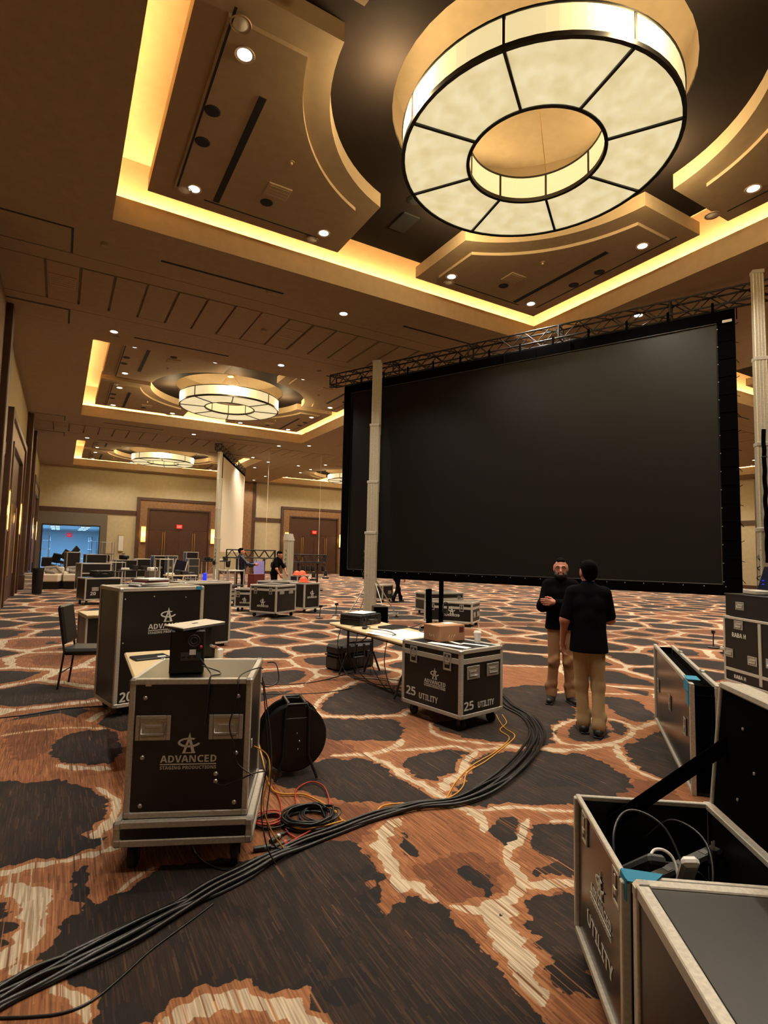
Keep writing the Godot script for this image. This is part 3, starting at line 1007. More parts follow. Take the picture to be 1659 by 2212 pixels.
func build_ceiling() -> void:
	var c := struct("ceiling")
	var top := CEIL + 0.35
	var sec := func(x0: float, x1: float, z0: float, z1: float, y := CEIL) -> void:
		if x1 - x0 < 0.01 or z1 - z0 < 0.01: return
		bpart(c, "ceiling_section", M.ceiling_paint, Vector3((x0 + x1) / 2, (y + top) / 2, (z0 + z1) / 2), Vector3(x1 - x0, top - y, z1 - z0))
	var G := 0.018
	# strips across the room between the rows of coffers, with the partition track and its access panels
	var zs := [[WB, COF_Z[2] - COF_HZ, false], [COF_Z[2] + COF_HZ, COF_Z[1] - COF_HZ, true], [COF_Z[1] + COF_HZ, COF_Z[0] - COF_HZ, true], [COF_Z[0] + COF_HZ, WF, false]]
	for zz in zs:
		if not zz[2]:
			sec.call(WL, WR, zz[0], zz[1])
			continue
		var mid: float = (zz[0] + zz[1]) / 2 + 0.1
		var a := mid - 1.41
		var b := mid + 1.41
		sec.call(WL, WR, zz[0], a - G)
		sec.call(WL, WR, b + G, zz[1])
		sec.call(WL, WR, a - G, b + G, CEIL + 0.06)
		bpart(c, "track_strip", M.ceiling_paint, Vector3((WL + WR) / 2, CEIL + 0.03, a + 0.19), Vector3(WR - WL, 0.06, 0.38))
		bpart(c, "track_strip", M.ceiling_paint, Vector3((WL + WR) / 2, CEIL + 0.03, b - 0.24), Vector3(WR - WL, 0.06, 0.48))
		# ends of the stacked partition: outlined pockets by the left wall
		for q in [[b + 0.52, 0.95], [a - 0.52, 0.95]]:
			bpart(c, "pocket_door", M.ceiling_paint, Vector3(-0.77, CEIL - 0.006, q[0]), Vector3(1.26, 0.02, q[1] - 0.05), 0.004)
			bpart(c, "pocket_gap_shade", M.rubber, Vector3(-0.77, CEIL - 0.001, q[0]), Vector3(1.34, 0.006, q[1] + 0.02))  # black sheet standing in for the shaded gap round the pocket door
		var za := a + 0.39
		var zb := b - 0.49
		var x := -0.57
		bpart(c, "filler", M.ceiling_paint, Vector3((WL + x) / 2 - G / 2, CEIL + 0.03, (za + zb) / 2), Vector3(x - WL - G, 0.06, zb - za - 2 * G))
		var g := 0
		while x < WR - 5.2:
			for k in 7:
				var pn := bpart(c, "access_panel", M.ceiling_paint, Vector3(x + 0.3125, CEIL + 0.024 - 0.006 * ((k * 5 + g * 3) % 3), (za + zb) / 2), Vector3(0.575, 0.06, zb - za - 2 * G), 0.004)
				if k == 0:
					bpart(pn, "grille", M.vent_paint, Vector3(0, -0.034, 0.1), Vector3(0.5, 0.016, 0.6), 0.004)
					for j in 5: bpart(pn, "grille_slat", M.vent_paint, Vector3(0, -0.044, -0.1 + j * 0.1), Vector3(0.44, 0.01, 0.035))
				x += 0.625
			bpart(c, "filler", M.ceiling_paint, Vector3(x + 0.335, CEIL + 0.03, (za + zb) / 2), Vector3(0.64, 0.06, zb - za - 2 * G))
			x += 0.675
			g += 1
	# strips along the room between the columns of coffers
	for zc in COF_Z:
		var xs := [WL]
		for xc in COF_X:
			xs.append(xc - COF_HX); xs.append(xc + COF_HX)
		xs.append(WR)
		for k in range(0, xs.size(), 2):
			if k == 0 or k == xs.size() - 2:
				sec.call(xs[k], xs[k + 1], zc - COF_HZ, zc + COF_HZ)
			else:
				var m: float = (xs[k] + xs[k + 1]) / 2
				sec.call(xs[k], m - G, zc - COF_HZ, zc + COF_HZ)
				sec.call(m + G, xs[k + 1], zc - COF_HZ, zc + COF_HZ)
				sec.call(m - G, m + G, zc - COF_HZ, zc + COF_HZ, CEIL + 0.06)
	# long slot diffusers in the flat ceiling
	for xc in COF_X:
		for z in [-11.17, -15.72, -27.3, -31.8]:
			for dx in [-2.8, 2.8]:
				bpart(c, "groove_shade_line", M.slot_black, Vector3(xc + dx, CEIL - 0.004, z), Vector3(2.5, 0.012, 0.05))
	for q in [[0.4, -11.1], [3.6, -11.25], [1.0, -15.9], [6.6, -15.4], [4.15, -13.3], [9.2, -13.3], [12.0, -13.2]]:
		part(c, "smoke_detector", MB.new().lathe([Vector2(0, -0.05), Vector2(0.05, -0.05), Vector2(0.07, -0.02), Vector2(0.07, 0.0)], 16).mesh(), M.vent_paint, Vector3(q[0], CEIL, q[1]))
	# coffers
	for i in 3:
		for j in 3:
			coffer(c, Vector3(COF_X[i], 0, COF_Z[j]), i == 0)
	# roof over everything
	bpart(c, "roof_slab", M.ceiling_paint, Vector3((WL + WR) / 2, 9.1, (WB + WF) / 2), Vector3(WR - WL + 0.6, 0.2, WF - WB + 0.6))

func coffer(c: Node3D, o: Vector3, detailed: bool) -> void:
	var hx := COF_HX
	var hz := COF_HZ
	var lip := 7.80
	var up := 8.72
	var back := 0.28
	for e in [-1.0, 1.0]:
		bpart(c, "coffer_fascia", M.ceiling_paint, o + Vector3(0, (CEIL + lip) / 2, e * (hz - 0.02)), Vector3(hx * 2, lip - CEIL, 0.04))
		bpart(c, "coffer_fascia", M.ceiling_paint, o + Vector3(e * (hx - 0.02), (CEIL + lip) / 2, 0), Vector3(0.04, lip - CEIL, hz * 2 - 0.08))
		bpart(c, "cove_wall", M.ceiling_paint, o + Vector3(0, (7.7 + up) / 2, e * (hz + back)), Vector3(hx * 2 + back * 2, up - 7.7, 0.04))
		bpart(c, "cove_wall", M.ceiling_paint, o + Vector3(e * (hx + back), (7.7 + up) / 2, 0), Vector3(0.04, up - 7.7, hz * 2 + back * 2))
	bpart(c, "coffer_top", M.ceiling_paint, o + Vector3(0, up + 0.03, 0), Vector3(hx * 2 + back * 2, 0.06, hz * 2 + back * 2))
	# dark plate above the corner panels with the round dome
	var ring := MB.new()
	var R := 2.02
	var PX := 4.2
	var PZ := 4.25
	var pl := PackedVector2Array()
	for sgn in [-1.0, 1.0]:
		# two half plates round the hole
		var q := PackedVector2Array()
		q.append(Vector2(sgn * PX, -PZ)); q.append(Vector2(sgn * PX, PZ)); q.append(Vector2(0, PZ))
		for k in 25:
			var a := PI * 0.5 - PI * k / 24.0
			q.append(Vector2(sgn * cos(a) * R, sin(a) * R))
		q.append(Vector2(0, -PZ))
		ring.prism(q, 8.03, 8.08)
	part(c, "upper_plate", ring.mesh(), M.dark_plate, o)
	part(c, "dome", MB.new().lathe([Vector2(R, 8.03), Vector2(R, 8.66), Vector2(0, 8.66)], 48).mesh(), M.ceiling_paint, o)
	# four corner panels, each a border with a proud centre field
	for sx in [-1.0, 1.0]:
		for sz in [-1.0, 1.0]:
			var p := part(c, "drop_panel", MB.new().prism(arc_panel(sx, sz, 0.0), 7.78, 8.03).mesh(), M.ceiling_paint, o)
			part(p, "centre_field", MB.new().prism(arc_panel(sx, sz, 0.36), 7.72, 7.785).mesh(), M.ceiling_paint)
			if detailed:
				bpart(p, "groove_shade_line", M.slot_black, Vector3(sx * 3.46, 7.717, sz * 2.75), Vector3(0.1, 0.012, 2.55))
				bpart(p, "groove_shade_line", M.slot_black, Vector3(sx * 4.1, 7.718, sz * 2.2), Vector3(0.03, 0.008, 3.5))  # thin black strip painted in for a shaded groove, not a diffuser
				bpart(p, "groove_shade_line", M.slot_black, Vector3(sx * 2.6, 7.718, sz * 4.08), Vector3(2.1, 0.008, 0.025))  # same along the outer end: groove shade drawn as a black strip
				bpart(p, "air_vent", M.vent_paint, Vector3(sx * 2.65, 7.71, sz * 3.2), Vector3(0.4, 0.024, 0.36), 0.008)
				for k in 4: bpart(p, "vent_slat", M.vent_paint, Vector3(sx * 2.65, 7.697, sz * (3.08 + 0.08 * k)), Vector3(0.34, 0.006, 0.02))
				for q in [[3.98, 2.06], [3.97, 2.72], [2.71, 3.58]]:
					part(p, "speaker_grille", MB.new().lathe([Vector2(0, -0.012), Vector2(0.09, -0.012), Vector2(0.11, 0.0)], 20).mesh(), M.slot_black, Vector3(sx * q[0], 7.72, sz * q[1]))
				part(p, "sprinkler", MB.new().lathe([Vector2(0, -0.05), Vector2(0.02, -0.05), Vector2(0.02, -0.01), Vector2(0.05, -0.01), Vector2(0.05, 0)], 12).mesh(), M.vent_paint, Vector3(sx * 2.7, 7.72, sz * 2.42))
	if detailed:
		bpart(c, "hatch", M.slot_black, o + Vector3(-0.15, 8.02, -3.2), Vector3(0.34, 0.03, 0.55))
		part(c, "plate_speaker", MB.new().lathe([Vector2(0, -0.03), Vector2(0.08, -0.03), Vector2(0.13, -0.01), Vector2(0.13, 0)], 20).mesh(), M.slot_black, o + Vector3(-0.35, 8.03, -2.55))
	# light strips on the cove ledges
	for e in [-1.0, 1.0]:
		bpart(c, "cove_light", M.cove_led, o + Vector3(0, 7.72, e * (hz + 0.09)), Vector3(hx * 2, 0.03, 0.03))
		bpart(c, "cove_light", M.cove_led, o + Vector3(e * (hx + 0.09), 7.72, 0), Vector3(0.03, 0.03, hz * 2))
		light_area("cove_lamp", o + Vector3(0, 7.75, e * (hz + 0.09)), Vector3(0, 0.85, 0.5 * e), Vector2(hx * 2, 0.04), Color(1.0, 0.83, 0.56), E_COVE)
		light_area("cove_lamp", o + Vector3(e * (hx + 0.09), 7.75, 0), Vector3(0.5 * e, 0.85, 0), Vector2(0.04, hz * 2), Color(1.0, 0.83, 0.56), E_COVE)

# ------------------------------------------------------------------ lamps
func ring_seg(r0: float, r1: float, y0: float, y1: float, a0: float, a1: float, k := 10) -> ArrayMesh:
	var p := PackedVector2Array()
	for i in k + 1:
		var a := lerpf(a0, a1, float(i) / k)
		p.append(Vector2(cos(a), sin(a)) * r1)
	for i in k + 1:
		var a := lerpf(a1, a0, float(i) / k)
		p.append(Vector2(cos(a), sin(a)) * r0)
	return MB.new().prism(p, y0, y1).mesh()

func build_chandeliers() -> void:
	var R := 1.86
	var ri := 0.92
	var y0 := 7.30
	var y1 := 7.70
	var off := deg_to_rad(11.0)
	var g := 0.012
	var bottoms := []
	var sides := []
	var inners := []
	var tops := []
	for k in 8:
		var a0 := off + TAU * k / 8 + g
		var a1 := off + TAU * (k + 1) / 8 - g
		bottoms.append(ring_seg(ri + 0.03, R - 0.03, y0, y0 + 0.02, a0, a1))
		sides.append(ring_seg(R - 0.02, R, y0 + 0.04, y1 - 0.02, a0, a1))
		inners.append(ring_seg(ri, ri + 0.02, y0 + 0.04, y1 - 0.02, a0, a1))
	var frame := MB.new()
	for rr in [[R - 0.035, R + 0.015], [ri - 0.012, ri + 0.035]]:
		frame.lathe([Vector2(rr[1], y0 - 0.015), Vector2(rr[1], y0 + 0.045), Vector2(rr[0], y0 + 0.045), Vector2(rr[0], y0 - 0.015), Vector2(rr[1], y0 - 0.015)], 64)
		frame.lathe([Vector2(rr[1], y1 - 0.025), Vector2(rr[1], y1), Vector2(rr[0], y1), Vector2(rr[0], y1 - 0.025), Vector2(rr[1], y1 - 0.025)], 64)
	var fm := frame.mesh()
	var spoke := MB.new().box(Vector3((R + ri) / 2, y0 - 0.002, 0), Vector3(R - ri, 0.045, 0.035)).box(Vector3(R, (y0 + y1) / 2, 0), Vector3(0.022, y1 - y0, 0.03)).box(Vector3(ri, (y0 + y1) / 2, 0), Vector3(0.022, y1 - y0, 0.03)).mesh()
	var topm := ring_seg(ri + 0.03, R - 0.03, y1 - 0.02, y1 - 0.01, 0.0, TAU, 64)
	var lab := [["largest glowing ring chandelier, hanging in the coffer in front of the black screen", "glowing ring chandelier in the second coffer, beyond the ceiling access panels", "glowing ring chandelier in the coffer next to the far wall"],
		["glowing ring chandelier of the middle column, above the back of the black screen", "glowing ring chandelier of the middle column, halfway down the room", "glowing ring chandelier beside the black screen's far edge, near the far wall"],
		["glowing ring chandelier by the right wall, in the row of the largest one", "glowing ring chandelier by the right wall, in the second row of coffers", "glowing ring chandelier by the right wall, next to the far wall"]]
	for i in 3:
		for j in 3:
			var c := Vector3(COF_X[i], 0, COF_Z[j])
			var o := thing("chandelier", lab[i][j], "chandelier", c, 0.0, "ring chandeliers in the ceiling coffers")
			part(o, "ring_frame", fm, M.ring_black)
			for k in 8:
				part(o, "bottom_panel_light", bottoms[k], M.diffuser)
				part(o, "outer_panel_light", sides[k], M.diffuser_side)
				part(o, "inner_panel_light", inners[k], M.diffuser_side)
				part(o, "spoke", spoke, M.ring_black, Vector3.ZERO, yaw(-(off + TAU * k / 8)))
			part(o, "top_cover", topm, M.diffuser)
			part(o, "canopy", MB.new().lathe([Vector2(0, 8.58), Vector2(0.14, 8.58), Vector2(0.16, 8.66)], 24).mesh(), M.brass)
			for k in 4:
				var a := off + TAU * (k + 0.5) / 4
				part(o, "suspension_cable", MB.new().bar(Vector3(cos(a) * 0.1, 8.6, sin(a) * 0.1), Vector3(cos(a) * (ri + 0.02), y1, sin(a) * (ri + 0.02)), 0.006, 5).mesh(), M.brass)
			light_area("chandelier_lamp", c + Vector3(0, y0 - 0.06, 0), Vector3.DOWN, Vector2(2.9, 2.9), Color(1.0, 0.91, 0.76), E_CHAND)
			light_omni("chandelier_uplight", c + Vector3(0, y1 + 0.15, 0), Color(1.0, 0.83, 0.52), 0.25, 0.3)
			for k in 4:
				var a := off + TAU * k / 4
				light_omni("chandelier_side_lamp", c + Vector3(cos(a) * (R + 0.3), 7.62, sin(a) * (R + 0.3)), Color(1.0, 0.88, 0.66), E_SIDE, 0.15)

const E_CHAND := 6.0
const E_DOWN := 12.0
const E_COVE := 60.0
const E_SIDE := 5.0

func build_downlights() -> void:
	var rim := MB.new().lathe([Vector2(0.085, 0.0), Vector2(0.12, -0.012), Vector2(0.125, 0.0), Vector2(0.085, 0.0)], 24).mesh()
	var lens := MB.new().lathe([Vector2(0, -0.004), Vector2(0.088, -0.004), Vector2(0.088, 0.002)], 24).mesh()
	var dome := MB.new().lathe([Vector2(0, -0.03), Vector2(0.05, -0.026), Vector2(0.08, -0.008), Vector2(0.1, 0.0)], 20, Transform3D.IDENTITY, false).mesh()
	var spots := []
	var row := ["nearest the chandelier beside the black screen", "of the second coffer", "of the coffer by the far wall"]
	for i in 3:
		for j in 3:
			for sx in [-1.0, 1.0]:
				for sz in [-1.0, 1.0]:
					for q in [[3.85, 3.88], [1.5, 3.88], [3.85, 0.98]]:
						var spot := "at the corner" if q[0] > 2 and q[1] > 2 else ("by the wide gap" if q[0] < 2 else "by the narrow gap")
						spots.append([Vector3(COF_X[i] + sx * q[0], 7.72, COF_Z[j] + sz * q[1]), "bright downlight %s of a dropped panel in the %s %s coffer" % [spot, ["first", "second", "third"][j], ["door-side", "middle", "right-wall"][i]], "downlights in the coffer panels"])
	for q in [[5.44, -11.36], [5.44, -15.6], [0.9, -15.6], [0.9, -31.6], [5.3, -27.43], [9.7, -27.7], [9.64, -32.05], [11.2, -7.7], [13.3, -2.6], [13.3, -7.7], [12.3, -11.4], [12.3, -15.6], [11.0, -18.6], [13.3, -21.4], [11.0, -26.7], [10.94, -33.1], [10.93, -35.86], [13.02, -33.3], [14.3, -31.9], [12.87, -39.5], [12.84, -42.2], [19.07, -11.4], [19.07, -15.6], [19.07, -27.5], [19.07, -31.8], [25.9, -8.0], [25.9, -13.3], [25.9, -21.4], [32.7, -15.6]]:
		spots.append([Vector3(q[0], CEIL, q[1]), "bright recessed downlight in the flat brown ceiling between coffers", "downlights in the flat ceiling"])
	for s in spots:
		var o := thing("downlight", s[1], "ceiling light", s[0], 0.0, s[2])
		part(o, "trim_ring", rim, M.vent_paint)
		part(o, "lens_light", lens, M.lamp_white)
		light_spot("downlight_lamp", s[0] + Vector3(0, -0.03, 0), Vector3.DOWN, 62.0, Color(1.0, 0.96, 0.90), E_DOWN, 0.07)
	for q in [[-4.0, -0.62], [-3.98, -4.0], [-1.6, -4.2], [4.0, 0.25], [1.62, -4.12]]:
		for j in 2:
			var o := thing("emergency_light", "unlit round glass lamp beside a downlight in the %s coffer" % ["first", "second"][j], "ceiling light", Vector3(COF_X[0] + q[0], 7.72, COF_Z[j] + q[1]), 0.0, "unlit round lamps in the coffer panels")
			part(o, "glass_dome", dome, M.lamp_off)
			part(o, "trim_ring", rim, M.vent_paint)

func build_sconces() -> void:
	pass

# ------------------------------------------------------------------ road cases
func emblem_mesh() -> ArrayMesh:
	# a tall pointed A crossed by a swoosh, drawn in a unit square, lying in the xy plane
	var mb := MB.new()
	var t := Transform3D(Basis(Vector3(1, 0, 0), Vector3(0, 0, 1), Vector3(0, 1, 0)), Vector3.ZERO)
	mb.prism(PackedVector2Array([Vector2(0.02, 0.56), Vector2(-0.07, 0.24), Vector2(-0.30, -0.42), Vector2(-0.17, -0.42), Vector2(0.0, 0.12)]), 0, 0.002, t)
	mb.prism(PackedVector2Array([Vector2(0.02, 0.56), Vector2(0.0, 0.12), Vector2(0.14, -0.42), Vector2(0.30, -0.42), Vector2(0.10, 0.24)]), 0, 0.002, t)
	mb.prism(PackedVector2Array([Vector2(-0.3, -0.42), Vector2(0.34, -0.42), Vector2(0.30, -0.47), Vector2(-0.33, -0.47)]), 0, 0.002, t)
	var sw := PackedVector2Array()
	for k in 21:
		var a := lerpf(PI * 0.32, PI * 1.95, k / 20.0)
		sw.append(Vector2(cos(a) * 0.56, sin(a) * 0.24 + 0.06))
	for k in 21:
		var a := lerpf(PI * 1.95, PI * 0.32, k / 20.0)
		sw.append(Vector2(cos(a) * 0.44, sin(a) * 0.15 + 0.07))
	mb.prism(sw, 0, 0.002, t)
	return mb.mesh()

var emblem: ArrayMesh

func logo(parent: Node3D, at: Vector3, b: Basis, w: float, full := true) -> void:
	# emblem, the name below it, a rule and the second line
	if emblem == null: emblem = emblem_mesh()
	part(parent, "emblem", emblem, M.print_white, at + b * Vector3(0, w * 0.27, 0.001), b * Basis.from_scale(Vector3(w * 0.36, w * 0.36, 1)))
	text(parent, "lettering", "ADVANCED", M.print_white, w, w * 0.125, at, b, true)
	if full:
		bpart(parent, "rule", M.print_white, at + b * Vector3(0, -w * 0.095, 0.001), Vector3(w, w * 0.018, 0.002), 0, b)
		text(parent, "lettering", "STAGING PRODUCTIONS", M.print_white, w, w * 0.06, at + b * Vector3(0, -w * 0.155, 0), b, true)

var handle_plate: ArrayMesh
func handle(parent: Node3D, at: Vector3, b: Basis, w := 0.18, h := 0.125) -> void:
	# a recessed steel dish with a sprung bail
	var fr := MB.new()
	for e in [-1.0, 1.0]:
		fr.cbox(Vector3(e * (w / 2 - 0.011), 0, 0.003), Vector3(0.022, h, 0.008), 0.003)
		fr.cbox(Vector3(0, e * (h / 2 - 0.011), 0.003), Vector3(w - 0.044, 0.022, 0.008), 0.003)
	var o := part(parent, "handle", fr.mesh(), M.steel, at, b)
	bpart(o, "dish", M.aluminium, Vector3(0, 0, 0.0), Vector3(w - 0.044, h - 0.044, 0.004))
	part(o, "bail", MB.new().tube([Vector3(-w * 0.33, h * 0.2, 0.004), Vector3(-w * 0.33, -h * 0.24, 0.01), Vector3(w * 0.33, -h * 0.24, 0.01), Vector3(w * 0.33, h * 0.2, 0.004)], 0.006, 6).cbox(Vector3(0, h * 0.05, 0.004), Vector3(w * 0.45, h * 0.12, 0.006), 0.002).mesh(), M.steel)

func latch(parent: Node3D, at: Vector3, b: Basis, k := 1.0) -> void:
	var fr := MB.new()
	var w := 0.095 * k
	var h := 0.15 * k
	for e in [-1.0, 1.0]:
		fr.cbox(Vector3(e * (w / 2 - 0.008 * k), 0, 0.003), Vector3(0.016 * k, h, 0.008), 0.002)
		fr.cbox(Vector3(0, e * (h / 2 - 0.008 * k), 0.003), Vector3(w - 0.03 * k, 0.016 * k, 0.008), 0.002)
	var o := part(parent, "latch", fr.mesh(), M.steel, at, b)
	bpart(o, "latch_dish", M.steel_dark, Vector3(0, 0, 0.001), Vector3(w - 0.03 * k, h - 0.03 * k, 0.003))
	part(o, "twist_key", MB.new().cbox(Vector3(0, -0.01, 0.007), Vector3(0.045 * k, 0.03 * k, 0.01), 0.003).cbox(Vector3(0, 0.03 * k, 0.006), Vector3(0.022 * k, 0.05 * k, 0.008), 0.002).mesh(), M.steel)

func caster(parent: Node3D, at: Vector3, h: float, detailed := true) -> void:
	# at: top of the caster; h: its height down to the floor
	var r := h * 0.42
	var fork := MB.new().box(Vector3(0, -0.006, 0), Vector3(r * 1.5, 0.012, r * 1.5))
	for e in [-1.0, 1.0]: fork.box(Vector3(e * 0.026, -(h - r) * 0.5, 0.01), Vector3(0.006, h - r, r * 0.7))
	var o := part(parent, "caster", fork.mesh(), M.steel_dark, at)
	if detailed:
		part(o, "wheel", MB.new().lathe([Vector2(0, -0.02), Vector2(r * 0.9, -0.02), Vector2(r, -0.012), Vector2(r, 0.012), Vector2(r * 0.9, 0.02), Vector2(0, 0.02)], 18, Transform3D(Basis(Vector3(0, 1, 0), Vector3(1, 0, 0), Vector3(0, 0, -1)), Vector3(0, -h + r, 0.01))).mesh(), M.rubber)

func trims(o: Node3D, lo: Vector3, hi: Vector3, t: float, m: Material, called := "edge_trim", corner := true) -> void:
	# aluminium angle along the twelve edges of a box, each a piece, and steel corner caps
	var p := 0.004
	for y in [lo.y, hi.y]:
		var s := 1.0 if y == lo.y else -1.0
		for z in [lo.z, hi.z]:
			var q := 1.0 if z == lo.z else -1.0
			bpart(o, called, m, Vector3((lo.x + hi.x) / 2, y + s * (t / 2 - p), z + q * (t / 2 - p)), Vector3(hi.x - lo.x - t, t, t), 0.004)
		for x in [lo.x, hi.x]:
			var q := 1.0 if x == lo.x else -1.0
			bpart(o, called, m, Vector3(x + q * (t / 2 - p), y + s * (t / 2 - p), (lo.z + hi.z) / 2), Vector3(t, t, hi.z - lo.z - t), 0.004)
	for x in [lo.x, hi.x]:
		var q := 1.0 if x == lo.x else -1.0
		for z in [lo.z, hi.z]:
			var r := 1.0 if z == lo.z else -1.0
			bpart(o, called, m, Vector3(x + q * (t / 2 - p), (lo.y + hi.y) / 2, z + r * (t / 2 - p)), Vector3(t, hi.y - lo.y - t, t), 0.004)
			if corner:
				for y in [lo.y, hi.y]:
					var s := 1.0 if y == lo.y else -1.0
					bpart(o, "corner_cap", M.steel, Vector3(x + q * (t * 0.7 - 0.008), y + s * (t * 0.7 - 0.008), z + r * (t * 0.7 - 0.008)), Vector3(t * 1.4, t * 1.4, t * 1.4), t * 0.35)

func split_band(o: Node3D, lo: Vector3, hi: Vector3, y: float, t: float, m: Material) -> void:
	# the valance where lid and body meet
	for z in [lo.z, hi.z]:
		bpart(o, "valance", m, Vector3((lo.x + hi.x) / 2, y, z), Vector3(hi.x - lo.x - t, t, 0.008), 0.002)
	for x in [lo.x, hi.x]:
		bpart(o, "valance", m, Vector3(x, y, (lo.z + hi.z) / 2), Vector3(0.008, t, hi.z - lo.z - t), 0.002)

func road_case(called: String, label: String, at: Vector3, turn: float, w: float, d: float, h: float, wheel := 0.12, lid := 0.0, t := 0.032, group := "", body: Material = null, topm: Material = null, metal: Material = null) -> Node3D:
	# origin on the floor under its middle; front is +z; h includes the casters
	var o := thing(called, label, "case", at, turn, group)
	if body == null: body = M.laminate
	if metal == null: metal = M.aluminium
	var lo := Vector3(-w / 2, wheel, -d / 2)
	var hi := Vector3(w / 2, h, d / 2)
	bpart(o, "body", body, (lo + hi) / 2, hi - lo - Vector3(0.008, 0.008, 0.008))
	if topm: bpart(o, "top_panel", topm, Vector3(0, h - 0.003, 0), Vector3(w - t * 2, 0.004, d - t * 2))
	trims(o, lo, hi, t, metal)
	if lid > 0.0: split_band(o, lo, hi, h - lid, t * 1.3, metal)
	if wheel > 0.02:
		for x in [-1.0, 1.0]:
			for z in [-1.0, 1.0]: caster(o, Vector3(x * (w / 2 - 0.09), wheel, z * (d / 2 - 0.09)), wheel)
	return o

func case_at(L: Vector3, R: Vector3, d: float) -> Transform3D:
	# L and R: the two ends of its front edge as seen; the case runs back from there
	var x := R - L
	var th := atan2(-x.z, x.x)
	var b := yaw(th)
	var c := (L + R) / 2 - b.z * d / 2
	c.y = 0
	return Transform3D(b, c)

const FRONT := Basis.IDENTITY
func side_left() -> Basis:
	return Basis(Vector3(0, 0, 1), Vector3.UP, Vector3(-1, 0, 0))
func side_right() -> Basis:
	return Basis(Vector3(0, 0, -1), Vector3.UP, Vector3(1, 0, 0))

func build_near_cases() -> void:
	# the rack case in front, standing in its tray
	var t := case_at(Vector3(0.38, 0, -3.37), Vector3(0.98, 0, -3.11), 0.6)
	var o := thing("rack_case", "black rack case with two steel handles and white lettering, a black computer on top", "case", t.origin, t.basis.get_euler().y)
	var lo := Vector3(-0.325, 0.27, -0.3)
	var hi := Vector3(0.325, 1.005, 0.3)
	bpart(o, "body", M.laminate, (lo + hi) / 2, hi - lo - Vector3(0.008, 0.008, 0.008))
	bpart(o, "top_panel", M.laminate, Vector3(0, 1.003, 0), Vector3(0.59, 0.004, 0.54))
	trims(o, lo, hi, 0.032, M.aluminium)
	var tl := Vector3(-0.36, 0.14, -0.34)
	var th := Vector3(0.36, 0.262, 0.335)
	bpart(o, "tray", M.laminate, (tl + th) / 2, th - tl - Vector3(0.008, 0.008, 0.008))
	trims(o, tl, th, 0.036, M.aluminium, "tray_trim")
	for e in [-1.0, 1.0]:
		handle(o, Vector3(e * 0.195, 0.745, 0.299), FRONT, 0.185, 0.135)
		for z in [-0.26, 0.26]: caster(o, Vector3(e * 0.27, 0.14, z * 1.0), 0.14)
	for q in [[-0.245, 0.905], [-0.245, 0.585], [-0.245, 0.33], [0.255, 0.91], [0.255, 0.6], [0.255, 0.335], [0.15, 0.49], [0.15, 0.45]]:
		part(o, "bolt", MB.new().lathe([Vector2(0, 0.006), Vector2(0.008, 0.006), Vector2(0.013, 0.0)], 10, Transform3D(Basis(Vector3(1, 0, 0), Vector3(0, 0, 1), Vector3(0, -1, 0)), Vector3.ZERO)).mesh(), M.steel, Vector3(q[0], q[1], 0.297))
	logo(o, Vector3(0.0, 0.575, 0.297), FRONT, 0.30)
	bpart(o, "tape_patch", M.cardboard_print, Vector3(-0.23, 0.985, 0.302), Vector3(0.03, 0.03, 0.003))
	bpart(o, "label_tag", M.print_white, Vector3(0.329, 0.62, 0.2), Vector3(0.004, 0.045, 0.03))
	# the tall case behind it and the one further back
	t = case_at(fl(244, 1531, 0.1), fl(430, 1500, 0.1), 0.62)
	o = road_case("tall_case", "tall black road case with silver edges and lettering behind the tan table, books on top", t.origin, t.basis.get_euler().y, 0.92, 0.62, 1.315, 0.1, 0.0, 0.04, "", null, M.laminate, M.aluminium)
	logo(o, Vector3(0.06, 0.90, 0.312), FRONT, 0.42)
	text(o, "stencil", "20", M.print_white, 0.13, 0.1, Vector3(-0.34, 0.2, 0.312), FRONT, true)
	for q in [[-0.4, 1.2], [-0.1, 1.22], [0.25, 1.2], [-0.4, 0.75], [0.3, 0.8]]:
		bpart(o, "bolt", M.steel, Vector3(q[0], q[1], 0.311), Vector3(0.014, 0.014, 0.006), 0.003)
	var top := 1.315
	var tc := t
	var bk := thing("paper_stack", "stack of pale papers and a folder lying on the tall black case", "papers", tc * Vector3(-0.06, top, 0.02), t.basis.get_euler().y + 0.1)
	for k in 4: bpart(bk, "sheet_pad", M.paper if k != 2 else M.trunk_red, Vector3(0.01 * k, 0.012 + 0.022 * k, 0.008 * (k % 2)), Vector3(0.34 - 0.02 * k, 0.02, 0.24), 0.003, yaw(0.08 * k))
	var tp := thing("tape_strip", "piece of blue tape on the corner of the tall case", "tape", tc * Vector3(0.40, top - 0.015, 0.317), t.basis.get_euler().y)
	bpart(tp, "strip", M.tape_blue, Vector3.ZERO, Vector3(0.07, 0.04, 0.004), 0.001)
	var R2 := fl(495, 1395)
	var b2 := yaw(deg_to_rad(14))
	var c2 := R2 - b2.x * 0.45 - b2.z * 0.3
	o = road_case("tall_case", "tall plain black case with a silver top edge half hidden by the lettered tall case", Vector3(c2.x, 0, c2.z), deg_to_rad(14), 0.9, 0.6, 1.16, 0.06, 0.0, 0.035, "", null, M.laminate)
	# computer on the rack case, closed laptop on the computer
	t = case_at(Vector3(0.38, 0, -3.37), Vector3(0.98, 0, -3.11), 0.6)
	var cp := thing("desktop_computer", "small black computer box with ports and cables standing on the rack case", "computer", t * Vector3(-0.075, 1.009, 0.09), t.basis.get_euler().y + 0.18)
	bpart(cp, "housing", M.plastic_black, Vector3(0, 0.125, 0), Vector3(0.19, 0.25, 0.19), 0.008)
	part(cp, "fan_grille", MB.new().tube(circle(0.032, 16), 0.004, 5, true).tube(circle(0.02, 12), 0.003, 5, true).mesh(), M.plastic_grey, Vector3(0.035, 0.19, 0.097))
